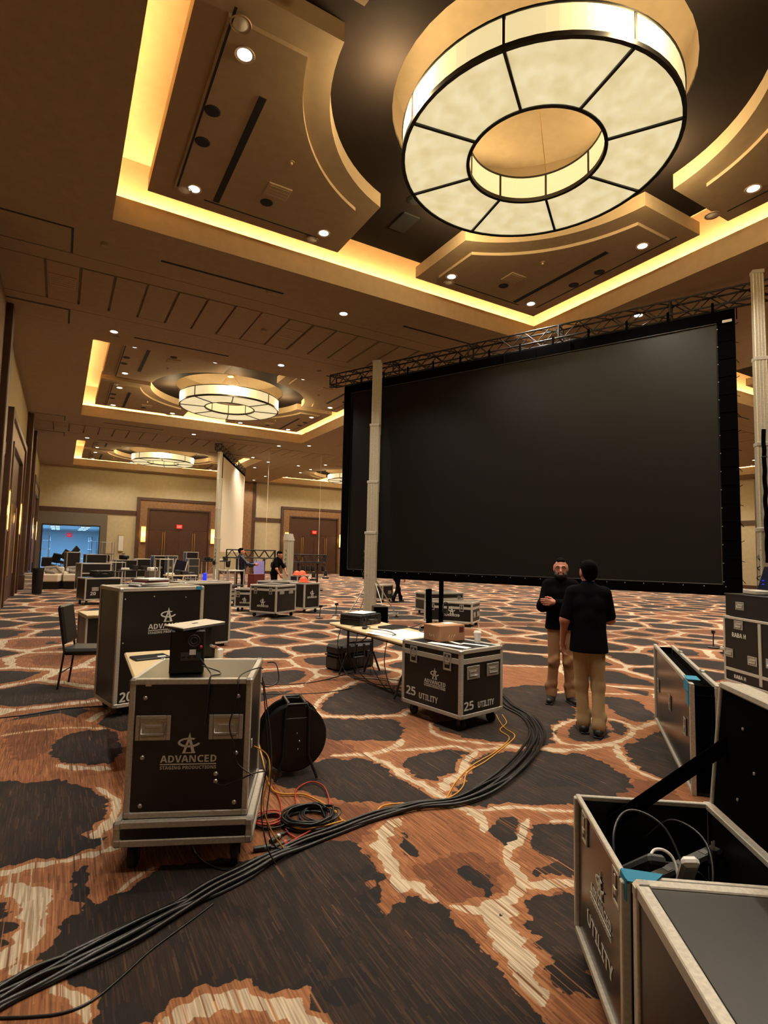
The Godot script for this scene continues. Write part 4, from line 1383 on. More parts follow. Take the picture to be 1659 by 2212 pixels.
	bpart(cp, "port_plate", M.plastic_grey, Vector3(0.02, 0.10, 0.0965), Vector3(0.11, 0.045, 0.004), 0.001)
	bpart(cp, "sticker", M.paper, Vector3(0.03, 0.125, 0.098), Vector3(0.035, 0.03, 0.002))
	for k in 3: bpart(cp, "port", M.steel_dark, Vector3(-0.02 + 0.032 * k, 0.098, 0.099), Vector3(0.02, 0.012, 0.004))
	bpart(cp, "red_plug", M.cable_red, Vector3(0.075, 0.155, 0.105), Vector3(0.014, 0.014, 0.03), 0.003)
	var lp := thing("laptop", "closed grey laptop lying crooked on the black computer", "laptop", t * Vector3(-0.045, 1.262, 0.07), t.basis.get_euler().y + 0.8)
	var tilt := Basis(Vector3(0, 0, 1), 0.05)
	bpart(lp, "base", M.plastic_grey, Vector3(0, 0.01, 0), Vector3(0.29, 0.012, 0.2), 0.004, tilt)
	bpart(lp, "lid", M.aluminium, Vector3(0, 0.02, 0), Vector3(0.29, 0.008, 0.2), 0.003, tilt)
	bpart(lp, "badge", M.plastic_black, Vector3(0, 0.025, 0), Vector3(0.03, 0.002, 0.02), 0, tilt)
	# tan folding table behind the rack case
	var ta := thing("folding_table", "tan folding table wedged between the rack case and the tall case", "table", Vector3(0.95, 0, -5.14), deg_to_rad(-2))
	bpart(ta, "table_top", M.table_top, Vector3(0, 0.735, 0), Vector3(0.78, 0.035, 1.25), 0.012)
	for e in [-1.0, 1.0]:
		part(ta, "leg", MB.new().tube([Vector3(e * 0.3, 0.72, -0.28), Vector3(e * 0.3, 0.02, -0.3), Vector3(e * 0.3, 0.02, 0.3), Vector3(e * 0.3, 0.72, 0.28)], 0.014, 6).mesh(), M.steel_dark)
	var tt := ta.transform
	var tb := thing("tablet", "black tablet with a pale sticker lying on the tan table", "tablet", tt * Vector3(-0.2, 0.753, -0.25), deg_to_rad(10))
	bpart(tb, "case", M.plastic_black, Vector3(0, 0.008, 0), Vector3(0.3, 0.016, 0.2), 0.005)
	bpart(tb, "sticker", M.paper, Vector3(0.08, 0.017, 0.06), Vector3(0.07, 0.002, 0.04))
	var mo := thing("small_monitor", "small black monitor box standing on end on the tan table", "monitor", tt * Vector3(0.24, 0.753, -0.08), deg_to_rad(35))
	bpart(mo, "housing", M.plastic_black, Vector3(0, 0.15, 0), Vector3(0.06, 0.30, 0.2), 0.008)
	bpart(mo, "base", M.plastic_black, Vector3(0, 0.008, 0), Vector3(0.12, 0.016, 0.24), 0.005)
	var pb := thing("power_adapter", "white power adapter with plugs lying on the tan table", "adapter", tt * Vector3(0.34, 0.753, 0.05), deg_to_rad(20))
	bpart(pb, "brick", M.plastic_white, Vector3(0, 0.05, 0), Vector3(0.06, 0.1, 0.06), 0.01)
	part(pb, "plug", MB.new().bar(Vector3(0, 0.1, 0), Vector3(-0.09, 0.135, 0), 0.012, 8).mesh(), M.steel)
	part(pb, "red_band", MB.new().bar(Vector3(-0.03, 0.113, 0), Vector3(-0.05, 0.12, 0), 0.0135, 8).mesh(), M.cable_red)
	# chair and numbered case on the left
	chair(fl(185, 1480), deg_to_rad(72), "black padded banquet chair turned towards the tall case")
	var p20 := fl(222, 1415)
	o = road_case("utility_case", "low black case stencilled 20 under a tan board, left of the tall case", Vector3(p20.x - 0.02, 0, p20.z - 0.4), deg_to_rad(8), 0.6, 0.7, 0.62, 0.1, 0.0, 0.03)
	text(o, "stencil", "20", M.print_white, 0.13, 0.09, Vector3(0.0, 0.36, 0.352), FRONT, true)
	var bd := thing("board", "tan wooden board lying on the low case stencilled 20", "board", o.position + Vector3(0.12, 0.632, 0.05), deg_to_rad(8))
	bpart(bd, "plank", M.table_top, Vector3(0, 0.012, 0), Vector3(0.85, 0.024, 0.72), 0.006)
	var ht := thing("cap", "black cap lying on the tan board", "cap", bd.position + Vector3(0.06, 0.024, -0.05), 0.3)
	part(ht, "crown", MB.new().lathe([Vector2(0.12, 0), Vector2(0.115, 0.06), Vector2(0.08, 0.11), Vector2(0.0, 0.125)], 18, Transform3D.IDENTITY, false).mesh(), M.leather_black)
	part(ht, "brim", MB.new().prism(PackedVector2Array([Vector2(-0.09, 0.07), Vector2(0.09, 0.07), Vector2(0.1, 0.15), Vector2(0.05, 0.2), Vector2(-0.05, 0.2), Vector2(-0.1, 0.15)]), 0.0, 0.01).mesh(), M.leather_black)
	var bp := thing("blue_note", "blue paper note lying on the tan board", "paper", bd.position + Vector3(-0.02, 0.0245, 0.22), 0.5)
	bpart(bp, "sheet", M.tape_blue, Vector3(0, 0.001, 0), Vector3(0.13, 0.002, 0.1))
	# cable reel beside the rack case
	reel()

func circle(r: float, n: int, c := Vector3.ZERO, b := Basis.IDENTITY) -> Array:
	var out := []
	for k in n: out.append(c + b * (Vector3(cos(TAU * k / n), sin(TAU * k / n), 0) * r))
	return out

func chair(at: Vector3, turn: float, label: String) -> void:
	var o := thing("banquet_chair", label, "chair", Vector3(at.x, 0, at.z), turn)
	bpart(o, "seat", M.leather_black, Vector3(0, 0.45, 0), Vector3(0.45, 0.08, 0.45), 0.03)
	var tl := Basis(Vector3(1, 0, 0), -0.16)
	bpart(o, "backrest", M.leather_black, Vector3(0, 0.78, -0.25), Vector3(0.43, 0.48, 0.06), 0.025, tl)
	for e in [-1.0, 1.0]:
		part(o, "leg", MB.new().tube([Vector3(e * 0.2, 0, 0.24), Vector3(e * 0.2, 0.42, 0.19)], 0.013, 6).mesh(), M.steel_dark)
		part(o, "leg", MB.new().tube([Vector3(e * 0.2, 0, -0.26), Vector3(e * 0.2, 0.45, -0.21), Vector3(e * 0.2, 0.98, -0.30)], 0.013, 6).mesh(), M.steel_dark)
	part(o, "stretcher", MB.new().bar(Vector3(-0.2, 0.2, -0.235), Vector3(0.2, 0.2, -0.235), 0.009, 6).bar(Vector3(-0.2, 0.2, 0.215), Vector3(0.2, 0.2, 0.215), 0.009, 6).mesh(), M.steel_dark)

func reel() -> void:
	var c := fl(628, 1668)
	var o := thing("cable_reel", "black cable reel with a carrying handle standing behind the rack case", "cable reel", Vector3(c.x, 0, c.z), deg_to_rad(-12))
	var ax := Basis(Vector3(1, 0, 0), Vector3(0, 0, 1), Vector3(0, -1, 0))
	var cy := 0.295
	for z in [-0.13, 0.1]:
		part(o, "flange", MB.new().lathe([Vector2(0, -0.006), Vector2(0.245, -0.006), Vector2(0.255, 0.0), Vector2(0.245, 0.006), Vector2(0, 0.006)], 40, Transform3D(ax, Vector3(0, cy, z))).mesh(), M.plastic_black)
	part(o, "wound_cable", MB.new().lathe([Vector2(0.21, -0.11), Vector2(0.215, 0.0), Vector2(0.21, 0.08)], 32, Transform3D(ax, Vector3(0, cy, 0))).mesh(), M.cable_black)
	for z in [-0.16, 0.13]:
		part(o, "stand_frame", MB.new().tube([Vector3(-0.15, 0.012, z * 1.5), Vector3(-0.085, 0.16, z), Vector3(-0.075, 0.5, z), Vector3(-0.06, 0.55, z * 0.9), Vector3(0.09, 0.55, z * 0.9), Vector3(0.105, 0.5, z), Vector3(0.11, 0.16, z), Vector3(0.17, 0.012, z * 1.5)], 0.011, 8).mesh(), M.plastic_black)
	part(o, "hub_plate", MB.new().cbox(Vector3(0.01, cy, 0.108), Vector3(0.18, 0.3, 0.006), 0.002).mesh(), M.leather_black)
	for q in [[0.02, 0.33], [0.04, 0.27], [0.03, 0.21]]: bpart(o, "bolt", M.steel, Vector3(q[0], q[1], 0.114), Vector3(0.008, 0.012, 0.004), 0.002)
	part(o, "grip", MB.new().tube([Vector3(-0.05, 0.552, -0.14), Vector3(-0.05, 0.556, 0.115)], 0.012, 8).tube([Vector3(0.08, 0.552, -0.14), Vector3(0.08, 0.556, 0.115)], 0.012, 8).mesh(), M.steel_dark)

# ------------------------------------------------------------------ cases on the right
func build_right_cases() -> void:
	# open trunk: BL is the far left corner of its rim
	var BL := Vector3(2.07, 0, -1.76)
	var u := Vector3(0.806, 0, 0.591)
	var v := Vector3(-0.591, 0, 0.806)
	var W := 0.56
	var D := 0.64
	var rim := 0.655
	var base := 0.1
	var b := Basis(u, Vector3.UP, v)
	var o := thing("open_trunk", "open road trunk full of power strips and cables, its lid thrown back", "case", BL)
	o.transform = Transform3D(b, BL)
	var th := 0.012
	bpart(o, "left_wall", M.laminate_brown, Vector3(th / 2, (rim + base) / 2, D / 2), Vector3(th, rim - base, D))  # brown tint puts the carpet's reflection into this side's colour
	bpart(o, "right_wall", M.laminate, Vector3(W - th / 2, (rim + base) / 2, D / 2), Vector3(th, rim - base, D))
	bpart(o, "back_wall", M.laminate, Vector3(W / 2, (rim + base) / 2, th / 2), Vector3(W - 2 * th, rim - base, th))
	bpart(o, "front_wall", M.laminate, Vector3(W / 2, (rim + base) / 2, D - th / 2), Vector3(W - 2 * th, rim - base, th))
	bpart(o, "bottom", M.laminate, Vector3(W / 2, base + 0.008, D / 2), Vector3(W, 0.016, D))
	for e in [[Vector3(0.004, rim, D / 2), Vector3(0.02, 0.02, D + 0.02)], [Vector3(W - 0.004, rim, D / 2), Vector3(0.034, 0.024, D + 0.02)], [Vector3(W / 2, rim, 0.004), Vector3(W - 0.02, 0.02, 0.02)], [Vector3(W / 2, rim, D - 0.004), Vector3(W - 0.02, 0.02, 0.02)]]:
		bpart(o, "rim_trim", M.aluminium, e[0], e[1], 0.003)
	for x in [0.0, W]:
		for z in [0.0, D]: bpart(o, "edge_trim", M.aluminium, Vector3(x, (rim + base) / 2, z), Vector3(0.03, rim - base, 0.03), 0.004)
	for x in [0.0, W]: bpart(o, "edge_trim", M.aluminium, Vector3(x, base, D / 2), Vector3(0.03, 0.03, D), 0.004)
	for z in [0.0, D]: bpart(o, "edge_trim", M.aluminium, Vector3(W / 2, base, z), Vector3(W, 0.03, 0.03), 0.004)
	for z in [0.14, 0.56]: latch(o, Vector3(-0.001, rim - 0.07, z), side_left(), 0.8)
	logo(o, Vector3(-0.002, 0.40, D * 0.55), side_left(), 0.27)
	text(o, "stencil", "UTILITY", M.print_white, 0.34, 0.055, Vector3(-0.002, 0.25, D * 0.52), side_left(), true)
	for x in [0.07, W - 0.07]:
		for z in [0.08, D - 0.08]: caster(o, Vector3(x, base, z), base)
	# lid, hinged along the right side and thrown back
	var lidh := hg(BL + u * W, 1552, 1484) - rim
	var lean := Basis(Vector3(0, 0, 1), -0.10)
	var lp := Vector3(W + 0.01, rim + 0.01, 0)
	bpart(o, "lid", M.foam_black, lp + lean * Vector3(0.05, lidh / 2, D / 2), Vector3(0.09, lidh, D), 0, lean)
	for z in [0.0, D]: bpart(o, "lid_trim", M.aluminium, lp + lean * Vector3(0.05, lidh / 2, z), Vector3(0.11, lidh, 0.018), 0.004, lean)
	bpart(o, "lid_trim", M.aluminium, lp + lean * Vector3(0.05, lidh, D / 2), Vector3(0.115, 0.03, D), 0.006, lean)
	for k in 3: bpart(o, "lid_bolt", M.steel, lp + lean * Vector3(0.0, 0.1 + 0.14 * k, 0.2 + 0.1 * (k % 2)), Vector3(0.006, 0.012, 0.012), 0.002, lean)
	part(o, "lid_stay", MB.new().cbox(Vector3.ZERO, Vector3(0.01, 0.06, 0.62), 0.003).mesh(), M.velour_black, Vector3(W * 0.68, rim + 0.11, 0.06), Basis.looking_at(Vector3(0.36, 0.28, 0.02).normalized()))
	var tp := thing("tape_strip", "triangle of teal tape on the trunk's front left corner", "tape", o.transform * Vector3(0.03, rim + 0.014, D - 0.01))
	tp.basis = b
	part(tp, "strip", MB.new().prism(PackedVector2Array([Vector2(-0.03, -0.03), Vector2(0.1, -0.01), Vector2(0.03, 0.07), Vector2(-0.035, 0.045)]), 0, 0.003).box(Vector3(-0.035, -0.03, 0.01), Vector3(0.003, 0.07, 0.06)).mesh(), M.tape_blue)
	# things inside the trunk
	var inside := o.transform
	var fill := bpart(o, "foam_tray", M.foam_black, Vector3(W / 2, 0.34, D / 2), Vector3(W - 0.03, 0.02, D - 0.03))
	fill.set_meta("label", "black tray inside")
	var ps := thing("power_strip", "white power strip with a red switch standing up in the open trunk", "power strip", inside * Vector3(0.29, 0.585, 0.42))
	ps.basis = b * Basis(Vector3(1, 0, 0), -0.75) * Basis(Vector3(0, 1, 0), -0.2)
	bpart(ps, "body", M.plastic_white, Vector3(0, 0, 0), Vector3(0.06, 0.035, 0.24), 0.012)
	bpart(ps, "switch", M.trunk_red, Vector3(0, 0.018, -0.06), Vector3(0.036, 0.008, 0.04), 0.002)
	for k in 3: bpart(ps, "socket", M.plastic_grey, Vector3(0, 0.018, 0.0 + 0.04 * k), Vector3(0.024, 0.003, 0.02), 0.001)
	var gp := thing("power_strip", "grey power strip with a dark label leaning in the open trunk", "power strip", inside * Vector3(0.13, 0.585, 0.41))
	gp.basis = b * Basis(Vector3(1, 0, 0), -0.7) * Basis(Vector3(0, 1, 0), 0.25)
	bpart(gp, "body", M.plastic_grey, Vector3.ZERO, Vector3(0.07, 0.035, 0.24), 0.01)
	bpart(gp, "label_plate", M.plastic_black, Vector3(0, 0.018, 0.02), Vector3(0.03, 0.002, 0.09))
	var bs := thing("power_strip", "long black power strip lying across the open trunk", "power strip", inside * Vector3(0.35, 0.50, 0.23))
	bs.basis = b * Basis(Vector3(0, 1, 0), 0.5) * Basis(Vector3(0, 0, 1), 0.12)
	bpart(bs, "body", M.plastic_black, Vector3.ZERO, Vector3(0.42, 0.045, 0.06), 0.01)
	for k in 5: bpart(bs, "socket", M.plastic_grey, Vector3(-0.15 + 0.07 * k, 0.023, 0), Vector3(0.03, 0.003, 0.03), 0.001)
	var plug := thing("power_plug", "black cable plug with bare prongs sticking up in the open trunk", "plug", inside * Vector3(0.43, 0.56, 0.30))
	part(plug, "grip", MB.new().bar(Vector3.ZERO, Vector3(0.01, 0.05, 0), 0.016, 8).mesh(), M.plastic_black)
	for e in [-1.0, 1.0]: part(plug, "prong", MB.new().box(Vector3(0.012 + e * 0.007, 0.065, 0), Vector3(0.002, 0.03, 0.006)).mesh(), M.steel)
	var loops := [[[0.06, 0.36, 0.42, 0.08, 0.56, 0.25, 0.18, 0.62, 0.14, 0.3, 0.58, 0.2, 0.34, 0.42, 0.34], "cable_grey"], [[0.26, 0.5, 0.1, 0.34, 0.6, 0.16, 0.40, 0.6, 0.3, 0.38, 0.52, 0.42, 0.3, 0.4, 0.5], "cable_black"], [[0.1, 0.34, 0.5, 0.14, 0.5, 0.44, 0.2, 0.56, 0.34, 0.27, 0.54, 0.34, 0.28, 0.42, 0.4], "plastic_white"], [[0.4, 0.36, 0.55, 0.48, 0.46, 0.5, 0.5, 0.48, 0.58, 0.42, 0.38, 0.6], "cable_grey"], [[0.08, 0.33, 0.3, 0.2, 0.4, 0.28, 0.36, 0.36, 0.32, 0.5, 0.42, 0.4, 0.5, 0.34, 0.2, 0.3, 0.35, 0.1], "cable_black"], [[0.1, 0.34, 0.15, 0.3, 0.4, 0.1, 0.45, 0.4, 0.2, 0.3, 0.38, 0.5, 0.12, 0.36, 0.55], "cable_black"]]
	for k in loops.size():
		var pts := []
		var l: Array = loops[k][0]
		for i in range(0, l.size(), 3): pts.append(Vector3(l[i], l[i + 1] + 0.05, l[i + 2]))
		var cb := thing("power_cable", ["grey cable arching over the left side of the open trunk", "black cable loop standing up in the middle of the open trunk", "white cable looped between the power strips in the trunk", "short grey cable by the trunk's front right corner", "black cable tangled on the bottom of the open trunk", "black cable coiled under the power strips in the trunk"][k], "cable")
		cb.transform = inside
		part(cb, "sheath", MB.new().tube(smooth(pts, 10), 0.0055, 6).mesh(), M[loops[k][1]])
	# closed case in front of the trunk, grey top
	var nb := Basis(u, Vector3.UP, v)
	var nc := Vector3(1.655, 0, -1.192) + u * 0.46 + v * 0.42
	o = road_case("flat_case", "closed black case with a worn grey top in front of the open trunk", nc, 0.0, 0.92, 0.8, 0.70, 0.1, 0.0, 0.04, "", M.laminate, M.laminate, M.aluminium)
	o.basis = nb
	logo(o, Vector3(-0.461, 0.25, 0.05), side_left(), 0.5)
	# long lid standing on its edge
	var L := fl(1418, 1555)
	var R := fl(1500, 1720)
	var dir := (R - L).normalized()
	var nrm := Vector3(-dir.z, 0, dir.x)
	if nrm.dot(Vector3(1, 0, 0.2)) < 0: nrm = -nrm
	var len := L.distance_to(R)
	o = thing("case_lid", "long brown case lid standing on its edge, silver rims and teal tape", "case lid")
	var lb := Basis(dir, Vector3.UP, nrm)
	o.transform = Transform3D(lb, Vector3(L.x, 0, L.z))
	var H := 0.81
	var TH := 0.17
	bpart(o, "panel", M.laminate_brown, Vector3(len / 2, H / 2, 0.006), Vector3(len - 0.02, H - 0.02, 0.012))
	for z in [0.0, TH]:
		bpart(o, "rim_trim", M.aluminium, Vector3(len / 2, H - 0.015, z), Vector3(len, 0.032, 0.032), 0.004)
		bpart(o, "rim_trim", M.aluminium, Vector3(len / 2, 0.016, z), Vector3(len, 0.032, 0.032), 0.004)
		for x in [0.016, len - 0.016]: bpart(o, "rim_trim", M.aluminium, Vector3(x, H / 2, z), Vector3(0.034, H - 0.03, 0.034), 0.004)
	bpart(o, "side_wall", M.foam_black, Vector3(len / 2, H - 0.09, TH / 2), Vector3(len - 0.03, 0.012, TH - 0.03))
	bpart(o, "back_rail", M.laminate_brown, Vector3(len / 2, H / 2, TH - 0.006), Vector3(len - 0.02, H - 0.02, 0.012))
	bpart(o, "side_wall", M.laminate, Vector3(len / 2, 0.012, TH / 2), Vector3(len - 0.03, 0.012, TH - 0.03))
	for x in [0.012, len - 0.012]: bpart(o, "end_wall", M.foam_black, Vector3(clampf(x, 0.05, len - 0.05), H / 2, TH / 2), Vector3(0.012, H - 0.04, TH - 0.03))
	for x in [0.25, 1.0, 1.75]: latch(o, Vector3(x, 0.42, -0.004), Basis(Vector3(-1, 0, 0), Vector3.UP, Vector3(0, 0, -1)), 0.9)
	for x in [0.5, 1.5]: bpart(o, "lid_catch", M.steel, Vector3(x, H + 0.006, TH), Vector3(0.07, 0.02, 0.03), 0.004)
	tp = thing("tape_strip", "flap of teal tape on the near corner of the standing lid", "tape", o.transform * Vector3(len - 0.12, H - 0.04, -0.006))
	tp.basis = lb
	part(tp, "strip", MB.new().box(Vector3(0, 0, -0.014), Vector3(0.2, 0.08, 0.003)).box(Vector3(-0.02, 0.058, 0.03), Vector3(0.16, 0.003, 0.09)).box(Vector3(0.05, -0.08, -0.014), Vector3(0.1, 0.1, 0.003)).mesh(), M.tape_blue)
	# black stack on the right: lettered case, plain case, equipment on top
	var A := fl(1566, 1478)
	var B := fl(1640, 1503)
	var t := case_at(A, B, 0.6)
	# seen corner is its right end: extend the case to the right along the same front
	var tw := yaw(t.basis.get_euler().y)
	o = road_case("amp_case", "black case lettered RABA H on two bands, carrying a plain black case", A + tw.x * 0.66 - tw.z * 0.4, t.basis.get_euler().y, 1.32, 0.8, 0.96, 0.06, 0.0, 0.035)
	o.position.y = 0
	bpart(o, "valance", M.aluminium, Vector3(0, 0.24, 0.402), Vector3(1.25, 0.04, 0.01), 0.002)
	bpart(o, "valance", M.aluminium, Vector3(0.02, 0.52, 0.402), Vector3(0.05, 0.8, 0.012), 0.002)
	for q in [[-0.36, 0.72], [0.3, 0.72]]: text(o, "stencil", "RABA H", M.print_white, 0.26, 0.06, Vector3(q[0], q[1], 0.4), FRONT, true)
	for q in [[-0.36, 0.155], [0.3, 0.155]]: text(o, "stencil", "RABA H", M.print_white, 0.22, 0.05, Vector3(q[0], q[1], 0.4), FRONT, true)
	for q in [[-0.36, 0.86], [-0.56, 0.46], [-0.12, 0.42], [0.3, 0.86], [0.2, 0.44]]: handle(o, Vector3(q[0], q[1], 0.4), FRONT, 0.17, 0.12)
	var at := o.transform
	o = thing("amp_case", "plain black case lying on the lettered case", "case", at * Vector3(0, 0.972, 0), t.basis.get_euler().y)
	bpart(o, "body", M.laminate, Vector3(0, 0.15, 0), Vector3(1.28, 0.3, 0.76), 0.01)
	bpart(o, "lid_edge", M.steel_dark, Vector3(0, 0.3, 0), Vector3(1.3, 0.02, 0.78), 0.005)
	for q in [[-0.35, 0.05], [0.35, 0.05]]: handle(o, Vector3(q[0], 0.15, 0.38), FRONT, 0.16, 0.11)
	var eq := thing("control_console", "small navy control console with a tilted screen on the plain black case", "console", at * Vector3(-0.32, 1.286, 0.1), t.basis.get_euler().y - 0.2)
	bpart(eq, "base", M.aluminium, Vector3(0, 0.03, 0), Vector3(0.32, 0.06, 0.3), 0.01)
	part(eq, "stand", MB.new().tube([Vector3(-0.12, 0.05, -0.1), Vector3(-0.12, 0.3, -0.14)], 0.008, 6).tube([Vector3(0.12, 0.05, -0.1), Vector3(0.12, 0.3, -0.14)], 0.008, 6).mesh(), M.steel)
	bpart(eq, "screen", M.navy_vinyl, Vector3(0, 0.22, -0.1), Vector3(0.3, 0.34, 0.025), 0.006, Basis(Vector3(1, 0, 0), -0.3))
	for k in 2: bpart(eq, "indicator_light", M.blue_glow, Vector3(-0.04, 0.14 + 0.05 * k, -0.062), Vector3(0.04, 0.012, 0.01), 0.002, Basis(Vector3(1, 0, 0), -0.3))
	eq = thing("speaker_box", "grey mesh fronted box with a green strip on the plain black case", "speaker", at * Vector3(0.2, 1.286, 0.0), t.basis.get_euler().y)
	bpart(eq, "housing", M.plastic_grey, Vector3(0, 0.24, 0), Vector3(0.4, 0.48, 0.3), 0.01)
	bpart(eq, "mesh_front", M.aluminium, Vector3(0, 0.27, 0.152), Vector3(0.36, 0.36, 0.008), 0.002)
	bpart(eq, "green_indicator", M.green_led, Vector3(-0.05, 0.03, 0.154), Vector3(0.26, 0.035, 0.008), 0.002)
	part(eq, "grip", MB.new().tube([Vector3(-0.16, 0.46, 0.15), Vector3(-0.14, 0.43, 0.17), Vector3(-0.1, 0.41, 0.17)], 0.012, 6).mesh(), M.steel)

func smooth(pts: Array, k: int, closed := false) -> Array:
	var out := []
	var m := pts.size()
	for i in (m if closed else m - 1):
		var p0: Vector3 = pts[(i + m - 1) % m] if closed or i > 0 else pts[0]
		var p1: Vector3 = pts[i]
		var p2: Vector3 = pts[(i + 1) % m]
		var p3: Vector3 = pts[(i + 2) % m] if closed or i + 2 < m else pts[m - 1]
		for j in k: out.append(p1.cubic_interpolate(p2, p0, p3, float(j) / k))
	if not closed: out.append(pts[m - 1])
	return out

# ------------------------------------------------------------------ screens, trusses, lift towers
func truss(called: String, label: String, t: Transform3D, len: float, s: float, bays: int, group := "") -> Node3D:
	# box truss along local x, its lower front edge at the origin
	var o := thing(called, label, "truss", Vector3.ZERO, 0.0, group)
	o.transform = t
	var r := s * 0.075
	for y in [0.0, s]:
		for z in [0.0, -s]:
			part(o, "chord", MB.new().bar(Vector3(0, y, z), Vector3(len, y, z), r, 8).mesh(), M.truss_black)
	var step := len / bays
	var diag := MB.new().bar(Vector3(0, 0, 0), Vector3(step, s, 0), r * 0.6, 5).mesh()
	var diag2 := MB.new().bar(Vector3(0, s, 0), Vector3(step, 0, 0), r * 0.6, 5).mesh()
	var flat := MB.new().bar(Vector3(0, 0, 0), Vector3(step, 0, -s), r * 0.6, 5).mesh()
	var flat2 := MB.new().bar(Vector3(0, 0, -s), Vector3(step, 0, 0), r * 0.6, 5).mesh()
	for k in bays:
		for z in [0.0, -s]: part(o, "brace", diag if k % 2 == 0 else diag2, M.truss_black, Vector3(k * step, 0, z))
		for y in [0.0, s]: part(o, "brace", flat if k % 2 == 0 else flat2, M.truss_black, Vector3(k * step, y, 0))
	var joints := int(round(len / 2.4))
	for k in joints + 1:
		var x := len * k / maxf(joints, 1)
		var fr := MB.new()
		for y in [0.0, s]: fr.bar(Vector3(x, y, 0), Vector3(x, y, -s), r, 6)
		for z in [0.0, -s]: fr.bar(Vector3(x, 0, z), Vector3(x, s, z), r, 6)
		part(o, "joint_frame", fr.mesh(), M.truss_black)
	return o

func lift_tower(label: String, at: Vector3, turn: float, heights: Array, w: float, group: String, reach := 0.84) -> void:
	# telescopic aluminium mast: nested ribbed sections, a stabiliser base and a winch
	var o := thing("lift_tower", label, "lift tower", at, turn, group)
	var n := heights.size()
	var y := 0.0
	for k in n:
		var ww := w * (1.0 - 0.07 * k)
		var off := -w * 0.10 * (n - 1 - k) * 0.5
		var y1: float = heights[k]
		var lo := 0.12 if k == 0 else y - 0.3
		var s := bpart(o, "mast_section", M.mast_alu, Vector3(off, (lo + y1) / 2, 0.03 * (n - k) - 0.03), Vector3(ww, y1 - lo, ww * 0.7), 0.01)
		for j in 4: bpart(s, "rib", M.mast_alu, Vector3((j - 1.5) * ww * 0.27, 0, ww * 0.36), Vector3(ww * 0.09, y1 - lo - 0.02, ww * 0.06), 0.004)
		for j in 3: bpart(s, "rib", M.mast_alu, Vector3(ww * 0.5, 0, (j - 1.0) * ww * 0.22), Vector3(ww * 0.06, y1 - lo - 0.02, ww * 0.09), 0.004)
		bpart(s, "collar", M.aluminium, Vector3(0, (y1 - lo) / 2 - 0.04, 0), Vector3(ww * 1.08, 0.07, ww * 0.82), 0.006)
		y = y1
	for a in 4:
		var d := yaw(PI / 4 + a * PI / 2) * Vector3(1, 0, 0)
		var leg := part(o, "outrigger", MB.new().cbox(Vector3(reach / 2, 0.09, 0), Vector3(reach, 0.06, 0.06), 0.008).mesh(), M.aluminium, Vector3.ZERO, yaw(PI / 4 + a * PI / 2))
		part(leg, "foot", MB.new().lathe([Vector2(0, 0), Vector2(0.07, 0), Vector2(0.07, 0.02), Vector2(0.02, 0.03), Vector2(0.02, 0.14), Vector2(0, 0.14)], 12).mesh(), M.steel_dark, Vector3(reach - 0.06, 0, 0))
		part(leg, "brace", MB.new().bar(Vector3(reach - 0.09, 0.1, 0), Vector3(0.12, 1.0, 0), 0.016, 6).mesh(), M.steel)
	part(o, "winch", MB.new().lathe([Vector2(0, -0.06), Vector2(0.1, -0.06), Vector2(0.1, -0.05), Vector2(0.05, -0.05), Vector2(0.05, 0.05), Vector2(0.1, 0.05), Vector2(0.1, 0.06), Vector2(0, 0.06)], 16, Transform3D(Basis(Vector3(0, 1, 0), Vector3(1, 0, 0), Vector3(0, 0, -1)), Vector3(-w * 0.6, 1.15, 0.1))).bar(Vector3(-w * 0.9, 1.15, 0.1), Vector3(-w * 0.9, 1.32, 0.22), 0.012, 6).mesh(), M.steel_dark)
	var pts := []
	for k in 16: pts.append(Vector3(-w * 0.62 + 0.05 * sin(k * 1.9), 1.95 - k * 0.055, 0.12 + 0.05 * cos(k * 2.3)))
	part(o, "cable_loops", MB.new().tube(smooth(pts, 4), 0.012, 5).mesh(), M.cable_grey)

